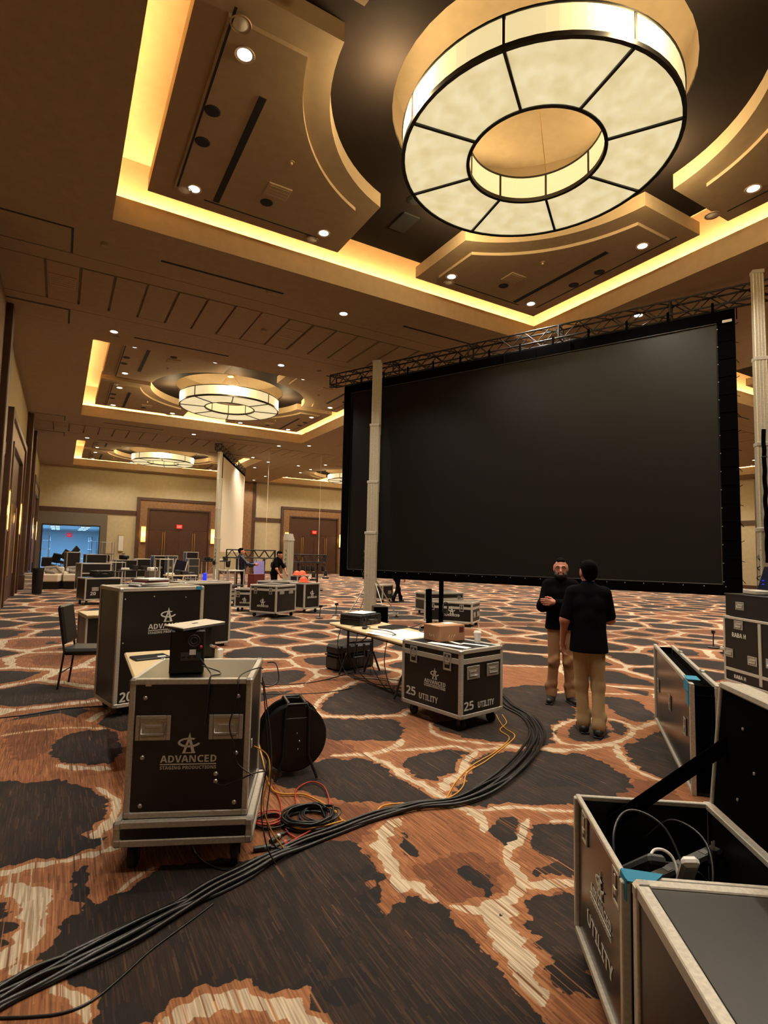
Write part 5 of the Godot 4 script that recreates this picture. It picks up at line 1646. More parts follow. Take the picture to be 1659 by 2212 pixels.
func build_screen() -> void:
	var u := Vector3(0.4196, 0, 0.9077)
	var n := Vector3(-0.9077, 0, 0.4196)
	var b := Basis(u, Vector3.UP, n)
	var L := Vector3(6.68, 0, -15.0)
	truss("lighting_truss", "long black box truss holding up the black projection screen", Transform3D(b, L + Vector3(0, 6.85, 0) - n * 0.16), 11.6, 0.3, 36)
	var o := thing("projection_screen", "huge black projection screen hanging from the long truss", "screen")
	o.transform = Transform3D(b, L - n * 0.12)
	var x0 := 0.65
	var x1 := 10.42
	var yb := 1.09
	var yt := 6.66
	bpart(o, "screen_cloth", M.screen_black, Vector3((x0 + x1) / 2, (yb + yt) / 2, 0), Vector3(x1 - x0 - 0.5, yt - yb - 0.3, 0.02))
	bpart(o, "top_drape", M.velour_black, Vector3((x0 + x1) / 2, yt - 0.1, 0.02), Vector3(x1 - x0, 0.24, 0.05), 0.01)
	bpart(o, "bottom_drape", M.velour_black, Vector3((x0 + x1) / 2, yb + 0.09, 0.02), Vector3(x1 - x0, 0.2, 0.05), 0.01)
	bpart(o, "side_drape", M.velour_black, Vector3(x0 + 0.12, (yb + yt) / 2, 0.02), Vector3(0.26, yt - yb, 0.06), 0.01)
	bpart(o, "side_drape", M.velour_black, Vector3(x1 - 0.15, (yb + yt) / 2, 0.02), Vector3(0.3, yt - yb, 0.06), 0.01)
	part(o, "frame_tube", MB.new().tube([Vector3(x0 + 0.26, yb + 0.2, 0.03), Vector3(x1 - 0.32, yb + 0.2, 0.03), Vector3(x1 - 0.32, yt - 0.22, 0.03), Vector3(x0 + 0.26, yt - 0.22, 0.03)], 0.016, 6, true).mesh(), M.steel_dark)
	for k in 15:
		var y := yb + 0.35 + k * 0.355
		bpart(o, "drape_fold", M.velour_black, Vector3(x1 - 0.15, y, 0.055), Vector3(0.29, 0.022, 0.02), 0.006)
		bpart(o, "snap", M.steel, Vector3(x1 - 0.3, y - 0.1, 0.055), Vector3(0.018, 0.018, 0.012), 0.004)
		part(o, "tie_line", MB.new().bar(Vector3(x1, y - 0.05, 0.02), Vector3(x1 + 0.05, y - 0.12 + 0.05 * (k % 3), 0.02), 0.006, 4).mesh(), M.velour_black)
	for k in 26: bpart(o, "snap", M.steel, Vector3(x0 + 0.5 + k * 0.36, yb + 0.16, 0.05), Vector3(0.018, 0.018, 0.012), 0.004)
	for k in 12:
		var x := x0 + 0.6 + k * 0.8
		bpart(o, "hanger_strap", M.velour_black, Vector3(x, yt + 0.1, 0.03), Vector3(0.05, 0.24, 0.02), 0.004)
		bpart(o, "drape_fold", M.velour_black, Vector3(x + 0.4, yt - 0.1, 0.05), Vector3(0.02, 0.22, 0.02), 0.006)
	bpart(o, "tape_patch", M.print_white, Vector3(x1 - 0.13, yt - 0.22, 0.055), Vector3(0.16, 0.07, 0.008), 0.002)
	var tl := Vector3(7.5, 0, -13.24) + n * 0.08
	lift_tower("aluminium lift tower in front of the black screen, beside the plain black floor box", tl, atan2(-u.z, u.x) + 0.35, [2.35, 3.75, 5.35, 7.17], 0.30, "lift towers under the long truss")
	var tr := Vector3(11.0, 0, -5.1) + n * 0.05
	lift_tower("aluminium lift tower with a dark cable sleeve beside the black screen's edge", tr, atan2(-u.z, u.x) + 0.35, [2.35, 3.9, 5.5, 7.17], 0.235, "lift towers under the long truss")
	var sl := thing("cable_sleeve", "dark cable sleeve hanging down the lift tower above the RABA H cases", "cable", tr + n * 0.27 + u * 0.02)
	var sp := []
	for k in 20: sp.append(Vector3(0.007 * sin(k * 1.7), 4.1 - k * 0.125, 0.007 * cos(k * 2.1)))
	part(sl, "sleeve", MB.new().tube(smooth(sp, 3), 0.035, 7).mesh(), M.velour_black)
	part(sl, "tie", MB.new().tube(circle(0.04, 10, Vector3(0, 3.6, 0), Basis(Vector3(1, 0, 0), PI / 2)), 0.01, 5, true).mesh(), M.rubber)
	# far white screen on its own truss
	var P := Vector3(6.95, 0, -28.3)
	var Q := Vector3(10.1, 0, -35.2)
	var u2 := (Q - P).normalized()
	var n2 := Vector3(u2.z, 0, -u2.x)
	if n2.dot(-P) < 0: n2 = -n2
	var b2 := Basis(u2, Vector3.UP, u2.cross(Vector3.UP))
	o = thing("projection_screen", "white projection screen seen at a slant near the far wall", "screen")
	o.transform = Transform3D(b2, P)
	var len := P.distance_to(Q)
	bpart(o, "screen_cloth", M.screen_white, Vector3(len / 2, 4.15, 0), Vector3(len, 4.9, 0.02))
	bpart(o, "black_edge", M.velour_black, Vector3(-0.05, 4.1, 0), Vector3(0.14, 5.2, 0.06), 0.01)
	bpart(o, "black_edge", M.velour_black, Vector3(len / 2, 6.66, 0), Vector3(len, 0.14, 0.06), 0.01)
	truss("lighting_truss", "short black box truss above the slanted white screen", Transform3D(b2, P + Vector3(0, 6.82, 0) - u2 * 0.5), len + 0.6, 0.3, 22)
	lift_tower("slim aluminium lift tower holding the white screen's truss", Vector3(6.72, 0, -27.9), 0.6, [2.4, 3.9, 5.4, 6.72], 0.26, "lift towers near the far wall")
	lift_tower("lowered thick lift tower standing between the two stagehands", fl(619, 1284), 0.4, [2.3, 2.38, 2.45, 2.52], 0.36, "lift towers near the far wall", 0.34)
	# hanging lines
	for q in [[686, 905, 1232], [571, 1075, 1205]]:
		var base := fl(q[0], 1262)
		var rp := thing("hanging_rope", "thin pale rope hanging straight down from the ceiling", "rope", base, 0.0, "ropes hanging from the ceiling")
		part(rp, "line", MB.new().bar(Vector3(0, 1.0, 0), Vector3(0, CEIL, 0), 0.012, 5).mesh(), M.screen_white)
		part(rp, "knot", MB.new().lathe([Vector2(0, 0.97), Vector2(0.03, 0.99), Vector2(0.03, 1.03), Vector2(0, 1.05)], 8).mesh(), M.screen_white)

# ------------------------------------------------------------------ people: smooth bodies meshed from tapered bones
func net(mb: MB, prims: Array, cell: float, k: float, cut := -1.0) -> void:
	# prims: [0, a, b, ra, rb] a tapered bone; [1, centre, radii, basis] an ellipsoid; joined by a smooth minimum, meshed as surface nets
	var lo := Vector3(INF, INF, INF)
	var hi := -lo
	var bb := []
	for p in prims:
		var a: Vector3
		var b: Vector3
		if p[0] == 0:
			var r := maxf(p[3], p[4])
			a = p[1].min(p[2]) - Vector3.ONE * r
			b = p[1].max(p[2]) + Vector3.ONE * r
		else:
			var r := maxf(p[2].x, maxf(p[2].y, p[2].z))
			a = p[1] - Vector3.ONE * r
			b = p[1] + Vector3.ONE * r
		bb.append([a, b])
		lo = lo.min(a); hi = hi.max(b)
	var pad := cell * 2.0 + k * 0.5
	lo -= Vector3.ONE * pad
	hi += Vector3.ONE * pad
	var nx := int((hi.x - lo.x) / cell) + 2
	var ny := int((hi.y - lo.y) / cell) + 2
	var nz := int((hi.z - lo.z) / cell) + 2
	var f := PackedFloat32Array()
	f.resize(nx * ny * nz)
	f.fill(1.0)
	var sy := nx
	var sz := nx * ny
	for q in prims.size():
		var p: Array = prims[q]
		var i0 := maxi(0, int((bb[q][0].x - pad - lo.x) / cell))
		var i1 := mini(nx - 1, int((bb[q][1].x + pad - lo.x) / cell) + 1)
		var j0 := maxi(0, int((bb[q][0].y - pad - lo.y) / cell))
		var j1 := mini(ny - 1, int((bb[q][1].y + pad - lo.y) / cell) + 1)
		var k0 := maxi(0, int((bb[q][0].z - pad - lo.z) / cell))
		var k1 := mini(nz - 1, int((bb[q][1].z + pad - lo.z) / cell) + 1)
		var bone: bool = p[0] == 0
		var a: Vector3 = p[1]
		var ab := Vector3.ZERO
		var il := 1.0
		var ra := 0.0
		var dr := 0.0
		var inv := Basis.IDENTITY
		var rad := Vector3.ONE
		var rm := 1.0
		if bone:
			ab = p[2] - a
			il = 1.0 / maxf(ab.length_squared(), 1e-8)
			ra = p[3]
			dr = p[4] - ra
		else:
			rad = p[2]
			rm = minf(rad.x, minf(rad.y, rad.z))
			inv = (p[3] as Basis).transposed() if p.size() > 3 else Basis.IDENTITY
		for kk in range(k0, k1 + 1):
			for jj in range(j0, j1 + 1):
				var at := kk * sz + jj * sy
				var pos := Vector3(lo.x + i0 * cell, lo.y + jj * cell, lo.z + kk * cell)
				for ii in range(i0, i1 + 1):
					var d: float
					if bone:
						var pa := pos - a
						var t := clampf(pa.dot(ab) * il, 0.0, 1.0)
						d = (pa - ab * t).length() - ra - dr * t
					else:
						var e := inv * (pos - a)
						d = ((e / rad).length() - 1.0) * rm
					var old := f[at + ii]
					if absf(old - d) < k:
						var h := (k - absf(old - d)) / k
						f[at + ii] = minf(old, d) - h * h * k * 0.25
					elif d < old:
						f[at + ii] = d
					pos.x += cell
	if cut > 0.0:
		for kk in nz:
			for jj in mini(ny, int((cut - lo.y) / cell) + 3):
				var at := kk * sz + jj * sy
				var dy := cut - (lo.y + jj * cell)
				for ii in nx: f[at + ii] = maxf(f[at + ii], dy)
	# one vertex per crossed cell
	var idx := {}
	var offs := [0, 1, sy, sy + 1, sz, sz + 1, sz + sy, sz + sy + 1]
	var band := cell * 2.0
	for kk in nz - 1:
		for jj in ny - 1:
			var at := kk * sz + jj * sy
			for ii in nx - 1:
				var c := at + ii
				var v0 := f[c]
				if v0 > band or v0 < -band: continue
				var neg := 0
				for o in offs:
					if f[c + o] < 0.0: neg += 1
				if neg == 0 or neg == 8: continue
				var sum := Vector3.ZERO
				var cnt := 0
				for e in EDGES:
					var va := f[c + offs[e[0]]]
					var vb := f[c + offs[e[1]]]
					if (va < 0.0) != (vb < 0.0):
						sum += CORN[e[0]].lerp(CORN[e[1]], va / (va - vb))
						cnt += 1
				var g := Vector3(f[c + 1] + f[c + sy + 1] + f[c + sz + 1] + f[c + sy + sz + 1] - f[c] - f[c + sy] - f[c + sz] - f[c + sy + sz],
					f[c + sy] + f[c + sy + 1] + f[c + sy + sz] + f[c + sy + sz + 1] - f[c] - f[c + 1] - f[c + sz] - f[c + sz + 1],
					f[c + sz] + f[c + sz + 1] + f[c + sz + sy] + f[c + sz + sy + 1] - f[c] - f[c + 1] - f[c + sy] - f[c + sy + 1])
				idx[c] = mb.v.size()
				mb.v.append(lo + (Vector3(ii, jj, kk) + sum / cnt) * cell)
				mb.n.append(g.normalized() if g.length() > 1e-9 else Vector3.UP)
	for c in idx:
		var v0 := f[c]
		for ax in 3:
			var o: int = [1, sy, sz][ax]
			var u: int = [sy, sz, 1][ax]
			var w: int = [sz, 1, sy][ax]
			var v1 := f[c + o]
			if (v0 < 0.0) == (v1 < 0.0): continue
			if not (idx.has(c - u) and idx.has(c - w) and idx.has(c - u - w)): continue
			var q := [idx[c], idx[c - u], idx[c - u - w], idx[c - w]]
			if v0 < 0.0: q.reverse()
			for t in [0, 1, 2, 0, 2, 3]: mb.ix.append(q[t])

const EDGES := [[0, 1], [2, 3], [4, 5], [6, 7], [0, 2], [1, 3], [4, 6], [5, 7], [0, 4], [1, 5], [2, 6], [3, 7]]
const CORN := [Vector3(0, 0, 0), Vector3(1, 0, 0), Vector3(0, 1, 0), Vector3(1, 1, 0), Vector3(0, 0, 1), Vector3(1, 0, 1), Vector3(0, 1, 1), Vector3(1, 1, 1)]

func hand_prims(wrist: Vector3, b: Basis, side: float) -> Array:
	# b: y along the hand towards the fingertips, z out of the back of the hand, x towards the thumb (times side)
	var out := []
	var P := func(x: float, y: float, z: float) -> Vector3: return wrist + b * Vector3(x * side, y, z)
	out.append([0, P.call(0, -0.03, 0), P.call(0, 0.02, 0), 0.026, 0.027])
	for k in 4: out.append([0, P.call(0, 0.015, 0), P.call(0.030 - 0.020 * k, 0.085 - 0.004 * k, 0.0), 0.022, 0.012])
	var ln := [0.070, 0.078, 0.072, 0.056]
	for k in 4:
		var x := 0.031 - 0.0205 * k
		var y := 0.086 - 0.004 * k
		var l: float = ln[k]
		out.append([0, P.call(x, y, 0), P.call(x * 1.05, y + l * 0.48, -0.012), 0.0095, 0.009])
		out.append([0, P.call(x * 1.05, y + l * 0.48, -0.012), P.call(x * 1.02, y + l * 0.80, -0.034), 0.009, 0.008])
		out.append([0, P.call(x * 1.02, y + l * 0.80, -0.034), P.call(x, y + l * 0.92, -0.056), 0.008, 0.007])
	out.append([0, P.call(0.02, 0.015, -0.004), P.call(0.048, 0.045, -0.016), 0.016, 0.012])
	out.append([0, P.call(0.048, 0.045, -0.016), P.call(0.056, 0.078, -0.026), 0.0115, 0.010])
	out.append([0, P.call(0.056, 0.078, -0.026), P.call(0.054, 0.104, -0.034), 0.0095, 0.008])
	return out

func limb(a: Vector3, b: Vector3, ra: float, rb: float) -> Array:
	return [0, a, b, ra, rb]

func person(label: String, at: Vector3, turn: float, P: Dictionary) -> void:
	# local axes: faces +z, its own left is +x
	var o := thing("person", label, "person", Vector3(at.x, P.get("lift", 0.0), at.z), turn, P.get("group", ""))
	var fine: bool = P.get("fine", false)
	var sc: float = P.get("scale", 1.0)
	var lean: Basis = Basis(Vector3(1, 0, 0), P.get("lean", 0.0))
	var hipc := Vector3(0, 0.90, 0)
	var T := func(p: Vector3) -> Vector3: return (hipc + lean * (p - hipc)) if p.y > 0.9 else p
	var cell := 0.013 if fine else 0.022
	var shL: Vector3 = T.call(Vector3(0.152, 1.385, -0.01))
	var shR: Vector3 = T.call(Vector3(-0.152, 1.385, -0.01))
	var elL: Vector3 = P.elL
	var elR: Vector3 = P.elR
	var wrL: Vector3 = P.wrL
	var wrR: Vector3 = P.wrR
	var kneeL: Vector3 = P.get("kneeL", Vector3(0.085, 0.47, 0.02))
	var kneeR: Vector3 = P.get("kneeR", Vector3(-0.085, 0.47, 0.02))
	var anL: Vector3 = P.get("anL", Vector3(0.11, 0.08, -0.02))
	var anR: Vector3 = P.get("anR", Vector3(-0.11, 0.08, -0.02))
	# body
	var body := MB.new()
	var pr := []
	for e in [-1.0, 1.0]:
		pr.append(limb(T.call(Vector3(e * 0.06, 0.93, 0)), T.call(Vector3(e * 0.065, 1.28, 0.0)), 0.07, 0.075))
		pr.append(limb(T.call(Vector3(e * 0.065, 1.28, 0)), T.call(Vector3(e * 0.095, 1.35, 0.0)), 0.072, 0.05))
	pr.append(limb(T.call(Vector3(0, 1.36, 0.0)), T.call(Vector3(0, 1.50, 0.0)), 0.055, 0.052))
	for a in [[shL, elL, wrL], [shR, elR, wrR]]:
		pr.append(limb(a[0], a[1], 0.056, 0.042))
		pr.append(limb(a[1], a[2], 0.042, 0.027))
	for a in [[Vector3(0.07, 0.90, 0), kneeL, anL], [Vector3(-0.07, 0.90, 0), kneeR, anR]]:
		pr.append(limb(a[0], a[1], 0.072, 0.05))
		pr.append(limb(a[1], a[2], 0.054, 0.036))
	net(body, pr, cell, 0.05)
	# head: own axes, turned on the neck
	var hb: Basis = lean * Basis(Vector3.UP, P.get("look", 0.0)) * Basis(Vector3(1, 0, 0), P.get("nod", 0.0))
	var hc: Vector3 = T.call(Vector3(0, 1.585, 0.015))
	var hp := func(p: Vector3) -> Vector3: return hc + hb * p
	var hd := []
	hd.append([1, hp.call(Vector3(0, 0.025, -0.012)), Vector3(0.076, 0.092, 0.094), hb])
	hd.append([1, hp.call(Vector3(0, -0.035, 0.022)), Vector3(0.060, 0.082, 0.072), hb])
	hd.append([0, hp.call(Vector3(0, -0.09, 0.065)), hp.call(Vector3(0, -0.085, 0.05)), 0.024, 0.03])
	hd.append([0, hp.call(Vector3(0, 0.01, 0.088)), hp.call(Vector3(0, -0.03, 0.108)), 0.009, 0.014])
	for e in [-1.0, 1.0]:
		hd.append([0, hp.call(Vector3(e * 0.012, 0.022, 0.084)), hp.call(Vector3(e * 0.05, 0.02, 0.072)), 0.008, 0.008])
		hd.append([1, hp.call(Vector3(e * 0.076, -0.008, -0.008)), Vector3(0.011, 0.032, 0.019), hb])
		hd.append([0, hp.call(Vector3(e * 0.014, -0.062, 0.088)), hp.call(Vector3(0, -0.062, 0.092)), 0.009, 0.010])
	hd.append([0, hp.call(Vector3(0, -0.14, -0.02)), hp.call(Vector3(0, -0.05, -0.015)), 0.052, 0.05])
	net(body, hd, 0.0055 if fine else 0.012, 0.022)
	# hands
	for a in [[wrL, elL, 1.0, P.get("hbL")], [wrR, elR, -1.0, P.get("hbR")]]:
		var d: Vector3 = (a[0] - a[1]).normalized()
		var bas: Basis
		if a[3] != null: bas = a[3]
		else:
			var zb := Vector3(a[2], 0, 0.15)
			zb = (zb - d * zb.dot(d)).normalized()
			bas = Basis(d.cross(zb), d, zb)
		var tside: float = 1.0 if (bas.x).dot(Vector3(0, 0, 1)) >= 0 else -1.0
		net(body, hand_prims(a[0], bas, tside), 0.0045 if fine else 0.010, 0.010)
	part(o, "body", body.mesh(), M.skin)
	# trousers
	var tr := MB.new()
	var tp := []
	for a in [[Vector3(0.07, 0.90, 0), kneeL, anL, 1.0], [Vector3(-0.07, 0.90, 0), kneeR, anR, -1.0]]:
		tp.append(limb(a[0], a[1], 0.088, 0.064))
		tp.append(limb(a[1], a[2] + Vector3(0, 0.02, 0), 0.062, 0.056))
		tp.append(limb(a[2] + Vector3(0, 0.04, 0.01), a[2] + Vector3(0, 0.0, 0.02), 0.062, 0.056))
		tp.append(limb(a[1] + Vector3(0.02, 0.05, 0.05), a[1] + Vector3(-0.03, 0.0, 0.05), 0.03, 0.026))
		tp.append(limb(a[2] + Vector3(0.02, 0.14, 0.03), a[2] + Vector3(-0.04, 0.11, 0.02), 0.042, 0.04))
		tp.append(limb(a[0] + Vector3(0, -0.03, -0.035), a[0] + Vector3(0, -0.1, -0.03), 0.06, 0.055))
	tp.append(limb(Vector3(-0.045, 0.96, 0), Vector3(0.045, 0.96, 0), 0.094, 0.094))
	net(tr, tp, 0.012 if fine else 0.02, 0.035)
	part(o, "trousers", tr.mesh(), P.trousers)
	# shirt or jacket
	var sh := MB.new()
	var sp := []
	var hem: float = P.get("hem", 0.84)
	for e in [-1.0, 1.0]:
		sp.append(limb(Vector3(e * 0.075, hem - 0.02, 0), T.call(Vector3(e * 0.06, 1.10, 0)), 0.112, 0.098))
		sp.append(limb(T.call(Vector3(e * 0.06, 1.10, 0)), T.call(Vector3(e * 0.075, 1.28, 0)), 0.098, 0.102))
		sp.append(limb(T.call(Vector3(e * 0.075, 1.28, -0.005)), T.call(Vector3(e * 0.105, 1.365, -0.01)), 0.098, 0.068))
		sp.append(limb(T.call(Vector3(e * 0.03, 1.43, -0.012)), T.call(Vector3(e * 0.12, 1.395, -0.01)), 0.054, 0.056))
	sp.append(limb(Vector3(0, hem - 0.02, -0.01), T.call(Vector3(0, 1.15, -0.01)), 0.122, 0.108))
	sp.append(limb(T.call(Vector3(0, 1.15, -0.01)), T.call(Vector3(0, 1.36, -0.015)), 0.108, 0.088))
	sp.append(limb(T.call(Vector3(0, 1.40, -0.01)), T.call(Vector3(0, 1.46, -0.004)), 0.074, 0.066))
	sp.append(limb(Vector3(0.02, hem + 0.05, 0.05), Vector3(0.06, hem + 0.16, 0.06), 0.07, 0.07))
	for a in [[shL, elL, wrL], [shR, elR, wrR]]:
		if P.get("long", false):
			sp.append(limb(a[0], a[1], 0.066, 0.055))
			sp.append(limb(a[1], a[1].lerp(a[2], 0.92), 0.062, 0.044))
			sp.append(limb(a[1] + Vector3(0, 0.03, 0.02), a[1] + Vector3(0, -0.01, -0.02), 0.055, 0.055))
		else:
			sp.append(limb(a[0], a[0].lerp(a[1], 0.86), 0.066, 0.062))
	net(sh, sp, 0.012 if fine else 0.02, 0.035, hem)
	part(o, "shirt", sh.mesh(), P.shirt)
	# shoes
	for a in [anL, anR]:
		var so := MB.new()
		var out := Vector3(0.25 * signf(a.x), 0, 1).normalized()
		net(so, [limb(Vector3(a.x, 0.045, a.z - 0.03), Vector3(a.x, 0.07, a.z + 0.02), 0.045, 0.048), limb(Vector3(a.x, 0.042, a.z) , Vector3(a.x, 0.038, a.z) + out * 0.17, 0.044, 0.036)], 0.011 if fine else 0.02, 0.03)
		var shoe := part(o, "shoe", so.mesh(), M.shoe)
		part(shoe, "sole", MB.new().cbox(Vector3.ZERO, Vector3(0.085, 0.02, 0.27), 0.008).mesh(), M.rubber, Vector3(a.x, 0.011, a.z) + out * 0.065, yaw(atan2(out.x, out.z)))
	# hair, beard, glasses, eyes
	var ha := MB.new()
	var hr := [[1, hp.call(Vector3(0, 0.045, -0.024 - P.get("hairline", 0.0))), Vector3(0.082, 0.086, 0.100), hb], [1, hp.call(Vector3(0, 0.0, -0.052)), Vector3(0.074, 0.085, 0.062), hb], [0, hp.call(Vector3(-0.035, 0.092, 0.055)), hp.call(Vector3(0.035, 0.095, 0.05)), 0.020 - P.get("hairline", 0.0) * 0.6, 0.022 - P.get("hairline", 0.0) * 0.6]]
	net(ha, hr, 0.006 if fine else 0.013, 0.02)
	part(o, "hair", ha.mesh(), M.hair_black)
	if fine:
		for e in [-1.0, 1.0]:
			var ey := part(o, "eye", MB.new().lathe([Vector2(0, -0.012), Vector2(0.009, -0.008), Vector2(0.012, 0), Vector2(0.009, 0.008), Vector2(0, 0.012)], 12, Transform3D.IDENTITY, false).mesh(), M.eye_white, hp.call(Vector3(e * 0.031, 0.003, 0.074)))
			part(ey, "iris", MB.new().lathe([Vector2(0, 0.0125), Vector2(0.005, 0.0115), Vector2(0.0055, 0.009)], 10, Transform3D(Basis(Vector3(1, 0, 0), PI / 2), Vector3.ZERO)).mesh(), M.beard, Vector3.ZERO, hb)
			part(o, "eyebrow", MB.new().tube([hp.call(Vector3(e * 0.014, 0.026, 0.094)), hp.call(Vector3(e * 0.032, 0.031, 0.089)), hp.call(Vector3(e * 0.052, 0.025, 0.078))], 0.0045, 6).mesh(), M.hair_black)
	if P.get("beard", false):
		var be := MB.new()
		net(be, [[1, hp.call(Vector3(0, -0.082, 0.052)), Vector3(0.052, 0.046, 0.058), hb], [0, hp.call(Vector3(-0.058, -0.02, 0.012)), hp.call(Vector3(-0.045, -0.075, 0.045)), 0.016, 0.028], [0, hp.call(Vector3(0.058, -0.02, 0.012)), hp.call(Vector3(0.045, -0.075, 0.045)), 0.016, 0.028], [0, hp.call(Vector3(-0.026, -0.050, 0.092)), hp.call(Vector3(0.026, -0.050, 0.092)), 0.009, 0.009]], 0.006, 0.014)
		part(o, "beard", be.mesh(), M.beard)
		part(o, "mouth", MB.new().tube([hp.call(Vector3(-0.022, -0.066, 0.103)), hp.call(Vector3(0, -0.068, 0.108)), hp.call(Vector3(0.022, -0.066, 0.103))], 0.005, 6).mesh(), M.skin)
	if P.get("glasses", false):
		var gl := MB.new()
		for e in [-1.0, 1.0]:
			var ring := []
			for k in 14: ring.append(hp.call(Vector3(e * 0.034 + cos(TAU * k / 14) * 0.025, 0.002 + sin(TAU * k / 14) * 0.02, 0.102 - absf(e * 0.034 + cos(TAU * k / 14) * 0.025) * 0.18)))
			gl.tube(ring, 0.0024, 5, true)
			gl.tube([hp.call(Vector3(e * 0.058, 0.008, 0.092)), hp.call(Vector3(e * 0.08, 0.008, -0.005))], 0.002, 5)
		gl.tube([hp.call(Vector3(-0.011, 0.006, 0.1)), hp.call(Vector3(0.011, 0.006, 0.1))], 0.0024, 5)
		part(o, "glasses", gl.mesh(), M.plastic_black)
	if P.has("belt"):
		part(o, "lanyard", MB.new().tube([T.call(Vector3(-0.05, 1.44, 0.06)), T.call(Vector3(-0.03, 1.25, 0.125)), T.call(Vector3(0.0, 1.1, 0.13))], 0.006, 5).mesh(), M.plastic_grey)
	o.scale = Vector3.ONE * sc

func build_people() -> void:
	var a := fl(1273, 1586)
	var b := fl(1212, 1517)
	var ab := b - a
	person("man seen from behind in a black polo shirt and khaki trousers", a, atan2(ab.x, ab.z) - 0.25, {"fine": true, "scale": 1.0, "shirt": M.shirt_black, "trousers": M.khaki, "hem": 0.80,
		"elL": Vector3(0.225, 1.11, -0.03), "wrL": Vector3(0.25, 0.87, 0.06), "elR": Vector3(-0.205, 1.12, 0.08), "wrR": Vector3(-0.03, 1.10, 0.22),
		"anL": Vector3(0.05, 0.08, 0.04), "anR": Vector3(-0.085, 0.08, -0.06), "kneeL": Vector3(0.07, 0.47, 0.05), "kneeR": Vector3(-0.085, 0.47, 0.0), "look": 0.35})
	person("bearded man with glasses, arms crossed, in a black jacket and tan trousers", b, atan2(-ab.x, -ab.z) - 0.1, {"fine": true, "scale": 1.01, "shirt": M.shirt_dark, "trousers": M.tan_trousers, "hem": 0.86, "long": true, "hairline": 0.014, "beard": true, "glasses": true,
		"elL": Vector3(0.22, 1.14, 0.06), "wrL": Vector3(-0.09, 1.19, 0.20), "elR": Vector3(-0.22, 1.13, 0.06), "wrR": Vector3(0.09, 1.11, 0.17), "look": -0.12, "nod": 0.03,
		"hbL": Basis(Vector3(0, 1, 0), Vector3(-0.95, 0.05, 0.1).normalized(), Vector3(0.1, 0, 1)).orthonormalized(), "hbR": Basis(Vector3(0, 1, 0), Vector3(0.95, 0.05, 0.0).normalized(), Vector3(0, 0, 1)).orthonormalized()})
	person("stagehand in a navy top reaching over a cart near the lowered lift tower", fl(522, 1287), deg_to_rad(75), {"scale": 1.1, "shirt": M.navy_vinyl, "trousers": M.shirt_dark, "lean": -0.12, "hem": 0.86, "long": true,
		"elL": Vector3(0.24, 1.13, 0.16), "wrL": Vector3(0.16, 1.10, 0.42), "elR": Vector3(-0.24, 1.13, 0.16), "wrR": Vector3(-0.14, 1.12, 0.42)})
	person("stagehand in a black tee shirt bending over the case with orange hats", fl(590, 1293), deg_to_rad(40), {"scale": 1.06, "shirt": M.shirt_dark, "trousers": M.shirt_black, "lean": 0.28, "hem": 0.86,
		"elL": Vector3(0.27, 1.06, 0.26), "wrL": Vector3(0.2, 0.86, 0.40), "elR": Vector3(-0.27, 1.06, 0.26), "wrR": Vector3(-0.22, 0.86, 0.36)})
	person("person walking behind the black screen, only dark trousers and shoes showing", fl(857, 1301), deg_to_rad(100), {"scale": 1.02, "shirt": M.shirt_dark, "trousers": M.shirt_black,
		"elL": Vector3(0.24, 1.10, -0.05), "wrL": Vector3(0.25, 0.87, 0.03), "elR": Vector3(-0.24, 1.10, 0.0), "wrR": Vector3(-0.25, 0.87, 0.1), "anL": Vector3(0.09, 0.08, 0.26), "kneeL": Vector3(0.09, 0.47, 0.16), "anR": Vector3(-0.09, 0.08, -0.26), "kneeR": Vector3(-0.09, 0.47, -0.06)})

# ------------------------------------------------------------------ table group in the middle
func hard_case(label: String, at: Vector3, turn: float, s: Vector3) -> Node3D:
	# a ribbed plastic transport case with latches and a handle
	var o := thing("hard_case", label, "case", at, turn)
	bpart(o, "base_shell", M.plastic_black, Vector3(0, s.y * 0.29, 0), Vector3(s.x, s.y * 0.57, s.z), s.y * 0.08)
	bpart(o, "lid_shell", M.plastic_black, Vector3(0, s.y * 0.80, 0), Vector3(s.x * 0.99, s.y * 0.38, s.z * 0.99), s.y * 0.08)
	bpart(o, "seam", M.rubber, Vector3(0, s.y * 0.59, 0), Vector3(s.x * 1.01, s.y * 0.05, s.z * 1.01), 0.004)
	for k in 5: bpart(o, "rib", M.plastic_black, Vector3((k - 2) * s.x * 0.2, s.y * 0.5, 0), Vector3(s.x * 0.05, s.y * 0.98, s.z * 1.03), 0.006)
	for e in [-1.0, 1.0]: bpart(o, "latch", M.plastic_black, Vector3(e * s.x * 0.3, s.y * 0.57, s.z * 0.52), Vector3(s.x * 0.09, s.y * 0.28, 0.025), 0.005)
	part(o, "handle", MB.new().tube([Vector3(-s.x * 0.14, s.y * 0.5, s.z * 0.5), Vector3(-s.x * 0.12, s.y * 0.5, s.z * 0.5 + 0.05), Vector3(s.x * 0.12, s.y * 0.5, s.z * 0.5 + 0.05), Vector3(s.x * 0.14, s.y * 0.5, s.z * 0.5)], 0.014, 6).mesh(), M.plastic_black)
	return o

